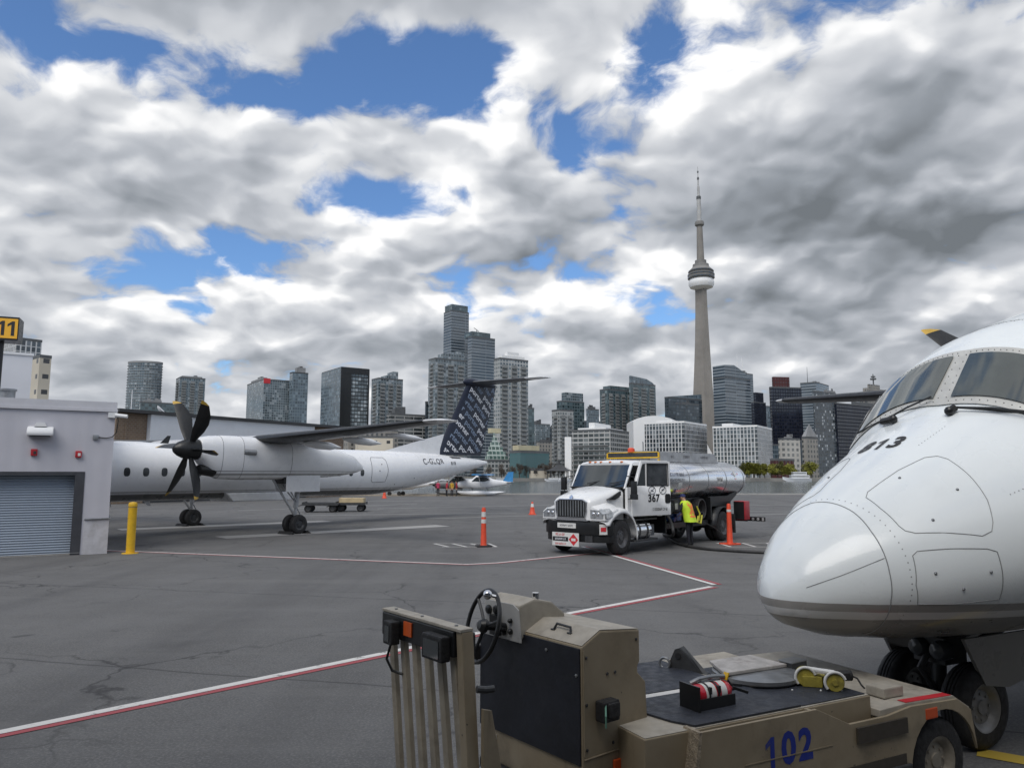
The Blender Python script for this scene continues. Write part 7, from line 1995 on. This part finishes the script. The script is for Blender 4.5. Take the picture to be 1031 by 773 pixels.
# fuelling hose from the pump bay across the apron to the near airliner
tm = Matrix.Translation((2.51, 23.77, 0)) @ Matrix.Rotation(math.atan2(-.743, -.67), 4, 'Z')
def hose(name, label, pts, r):
    P_ = [Vector(p) for p in pts]; out = []
    for i in range(len(P_) - 1):
        a, b_, c, d = P_[max(i - 1, 0)], P_[i], P_[i + 1], P_[min(i + 2, len(P_) - 1)]
        for k in range(10):
            t = k / 10; q = .5 * ((2 * b_) + (c - a) * t + (2 * a - 5 * b_ + 4 * c - d) * t * t + (3 * b_ - a - 3 * c + d) * t ** 3); q.z = max(q.z, r); out.append(q)
    out.append(P_[-1]); m = MB(); m.tube(out, r, 8); o = m.build(name, M['hose_rubber'], smooth=60); tag(o, label, 'hose'); return o
g = lambda x, y: gp(x, y, .05)
hose('fuel_hose', 'thick black fuel hose looping from the truck along the apron to the airliner nose', [tm @ Vector((-2.75, .95, 1.1)), tm @ Vector((-2.62, 1.25, .95)), tm @ Vector((-2.58, 1.38, .45)), g(668, 538), g(684, 547), g(705, 551.5), g(735, 554), g(775, 556), g(830, 557), g(900, 552)], .05)
hose('static_lead', 'thin pale grounding cable hanging from the truck to the orange post base', [tm @ Vector((-5.0, 1.05, .8)), tm @ Vector((-5.4, 1.4, .55)), tm @ Vector((-5.7, 1.7, .2)), g(737, 546), g(741, 547)], .012)

def dolly(label, px, py, L_, rz, load):
    p = gp(px, py); rt = root('baggage_dolly', label, 'dolly', p, rz)
    m = MB(); m.b2(-L_ / 2, L_ / 2, -.75, .75, .48, .56); m.b2(-L_ / 2, L_ / 2, -.78, -.75, .44, .60); m.b2(-L_ / 2, L_ / 2, .75, .78, .44, .60); m.b2(-L_ / 2, -L_ / 2 + .04, -.75, .75, .56, .66); m.tube([(-L_ / 2, 0, .5), (-L_ / 2 - .7, 0, .3)], .035, 6); m.build('bed', M['dark_metal'], rt, smooth=0)
    for x in (-L_ * .34, L_ * .34):
        for y in (-.6, .6): wheel('wheel', (x, y, .24), .24, .14, rt, M['dark_metal'], n=20, tread=False)
    return p
p = dolly('dark flat baggage dolly under the airliner wing, without load', 324, 515.2, 2.3, R(4), False)
p = dolly('dark flat baggage dolly carrying a tan crate under the airliner wing', 354, 514.6, 1.9, R(4), True)
m = MB(); m.b2(-.78, .78, -.6, .6, 0, .32); m.b2(-.80, -.76, -.62, .62, .0, .34); m.b2(-.02, .02, -.61, .61, 0, .335); o = m.build('crate', mat('crate_tan', (.50, .40, .24), .7, var=.1, scale=3), smooth=0); o.location = (p.x + .05, p.y, .561); o.rotation_euler.z = R(4); tag(o, 'flat tan crate lying on the second dolly', 'crate')

def small_plane(label, px, Y, rz, L_, trim, body_m, floats=True):
    x = px_ratio(px) * Y
    rt = root('light_aircraft', label, 'light aircraft', (x, Y, 0), rz)
    s = L_ / 7.5; B_ = lambda *a: tuple(q * s for q in a)
    m = MB(); rings = []
    for (xx, w_, h_, zc) in ((3.6, .08, .08, 1.45), (3.4, .42, .42, 1.45), (2.4, .55, .55, 1.5), (1.6, .60, .62, 1.55), (1.0, .62, .90, 1.75), (-.4, .60, .88, 1.75), (-1.2, .42, .55, 1.65), (-3.2, .14, .22, 1.65), (-3.7, .05, .10, 1.7)):
        rings.append([Vector((xx * s, w_ * s * math.copysign(abs(math.sin(t)) ** .8, math.sin(t)), (zc + h_ * math.cos(t)) * s)) for t in [2 * PI * k / 16 for k in range(16)]])
    m.loft(rings); bd = m.build('fuselage', body_m, rt, smooth=50)
    m = MB(); m.loft([[Vector(B_(xx, .565 * sgn, zz)) for xx, zz in ((1.5, 1.9), (.9, 2.45), (-.4, 2.45), (-.9, 2.1), (-.2, 1.85))] for sgn in (-1.12, 1.12)]); m.build('cabin_glass', M['glass_dark'], bd, smooth=0)
    m = MB(); m.loft([[Vector((( .7 + q[0] * 1.5) * s, y * s, (2.66 + q[1] * 1.5 + abs(y) * .02) * s)) for q in airfoil(1.0, .13)] for y in (-5.2, 0, 5.2)]); m.build('wing', trim, rt, smooth=50)
    for sgn in (1, -1): m = MB(); m.tube([B_(.3, .5 * sgn, 1.3), B_(.2, 2.6 * sgn, 2.66)], .05 * s, 6); m.build('wing_strut', body_m, rt)
    m = MB(); m.prism([B_(-2.5, 1.8), B_(-3.3, 3.1), B_(-4.0, 3.15), B_(-3.9, 1.7)], 'y', -.05 * s, .05 * s); m.build('fin', trim, rt, smooth=0)
    m = MB(); m.b2(-3.9 * s, -3.1 * s, -1.5 * s, 1.5 * s, 1.78 * s, 1.84 * s); m.build('tailplane', body_m, rt, smooth=0)
    if floats:
        for sgn in (1, -1):
            m = MB(); m.loft([[Vector(((xx) * s, (1.0 * sgn + w_ * math.sin(t)) * s, (zc + h_ * math.cos(t)) * s)) for t in [2 * PI * k / 10 for k in range(10)]] for xx, w_, h_, zc in ((3.4, .05, .05, .55), (2.8, .3, .26, .4), (1, .34, .32, .34), (-1.5, .28, .24, .36), (-2.8, .05, .06, .5))]); m.build('float', body_m, rt, smooth=50)
        m = MB()
        for sgn in (1, -1):
            for xx in (1.7, -.4): m.tube([B_(xx, 1.0 * sgn, .6), B_(xx - .1, .4 * sgn, 1.1)], .05 * s, 6)
        m.build('float_struts', M['mid_metal'], rt)
    else:
        for c in ((1.2, .9), (1.2, -.9), (3.0, 0)): m = MB(); m.lathe([(.05, -.09), (.24, -.09), (.27, 0), (.24, .09), (.05, .09)], B_(c[0], c[1], .27), (0, 1, 0), 14); m.build('wheel', M['black_rubber'], rt); m = MB(); m.tube([B_(c[0], c[1], .27), B_(c[0] - .1, c[1] * .5, 1.1)], .05 * s, 6); m.build('wheel_leg', M['mid_metal'], rt)
    m = MB(); m.lathe([(.02, .25), (.13, .05), (.13, 0)], B_(3.55, 0, 1.45), (1, 0, 0), 10); m.box(B_(3.68, 0, 1.45), (.04, .16, 1.7 * s)); m.build('propeller', M['black_paint'], rt)
    return rt


AB = mat('aircraft_blue', (.04, .22, .48), .35); AG = mat('aircraft_grey', (.14, .145, .15), .4); AW = M['white_paint']
small_plane('white and blue float plane at the apron edge below the airliner tail cone', 487, 88, R(172), 6.6, AB, AW)
small_plane('dark grey float plane between the far people and the blue float plane', 462, 90, R(188), 6.2, AG, AG, True)
small_plane('white light aircraft farthest left in the row at the apron edge', 412, 89, R(170), 6.0, AW, AW, False)
mb = MB(); mb.quad((-22, 86.5, .006), (-3, 86.5, .006), (-3, 91.8, .006), (-22, 91.8, .006)); setting('dry_ground', mb, mat('dry_grass', (.27, .22, .15), .9, var=.3, scale=2), smooth=0)
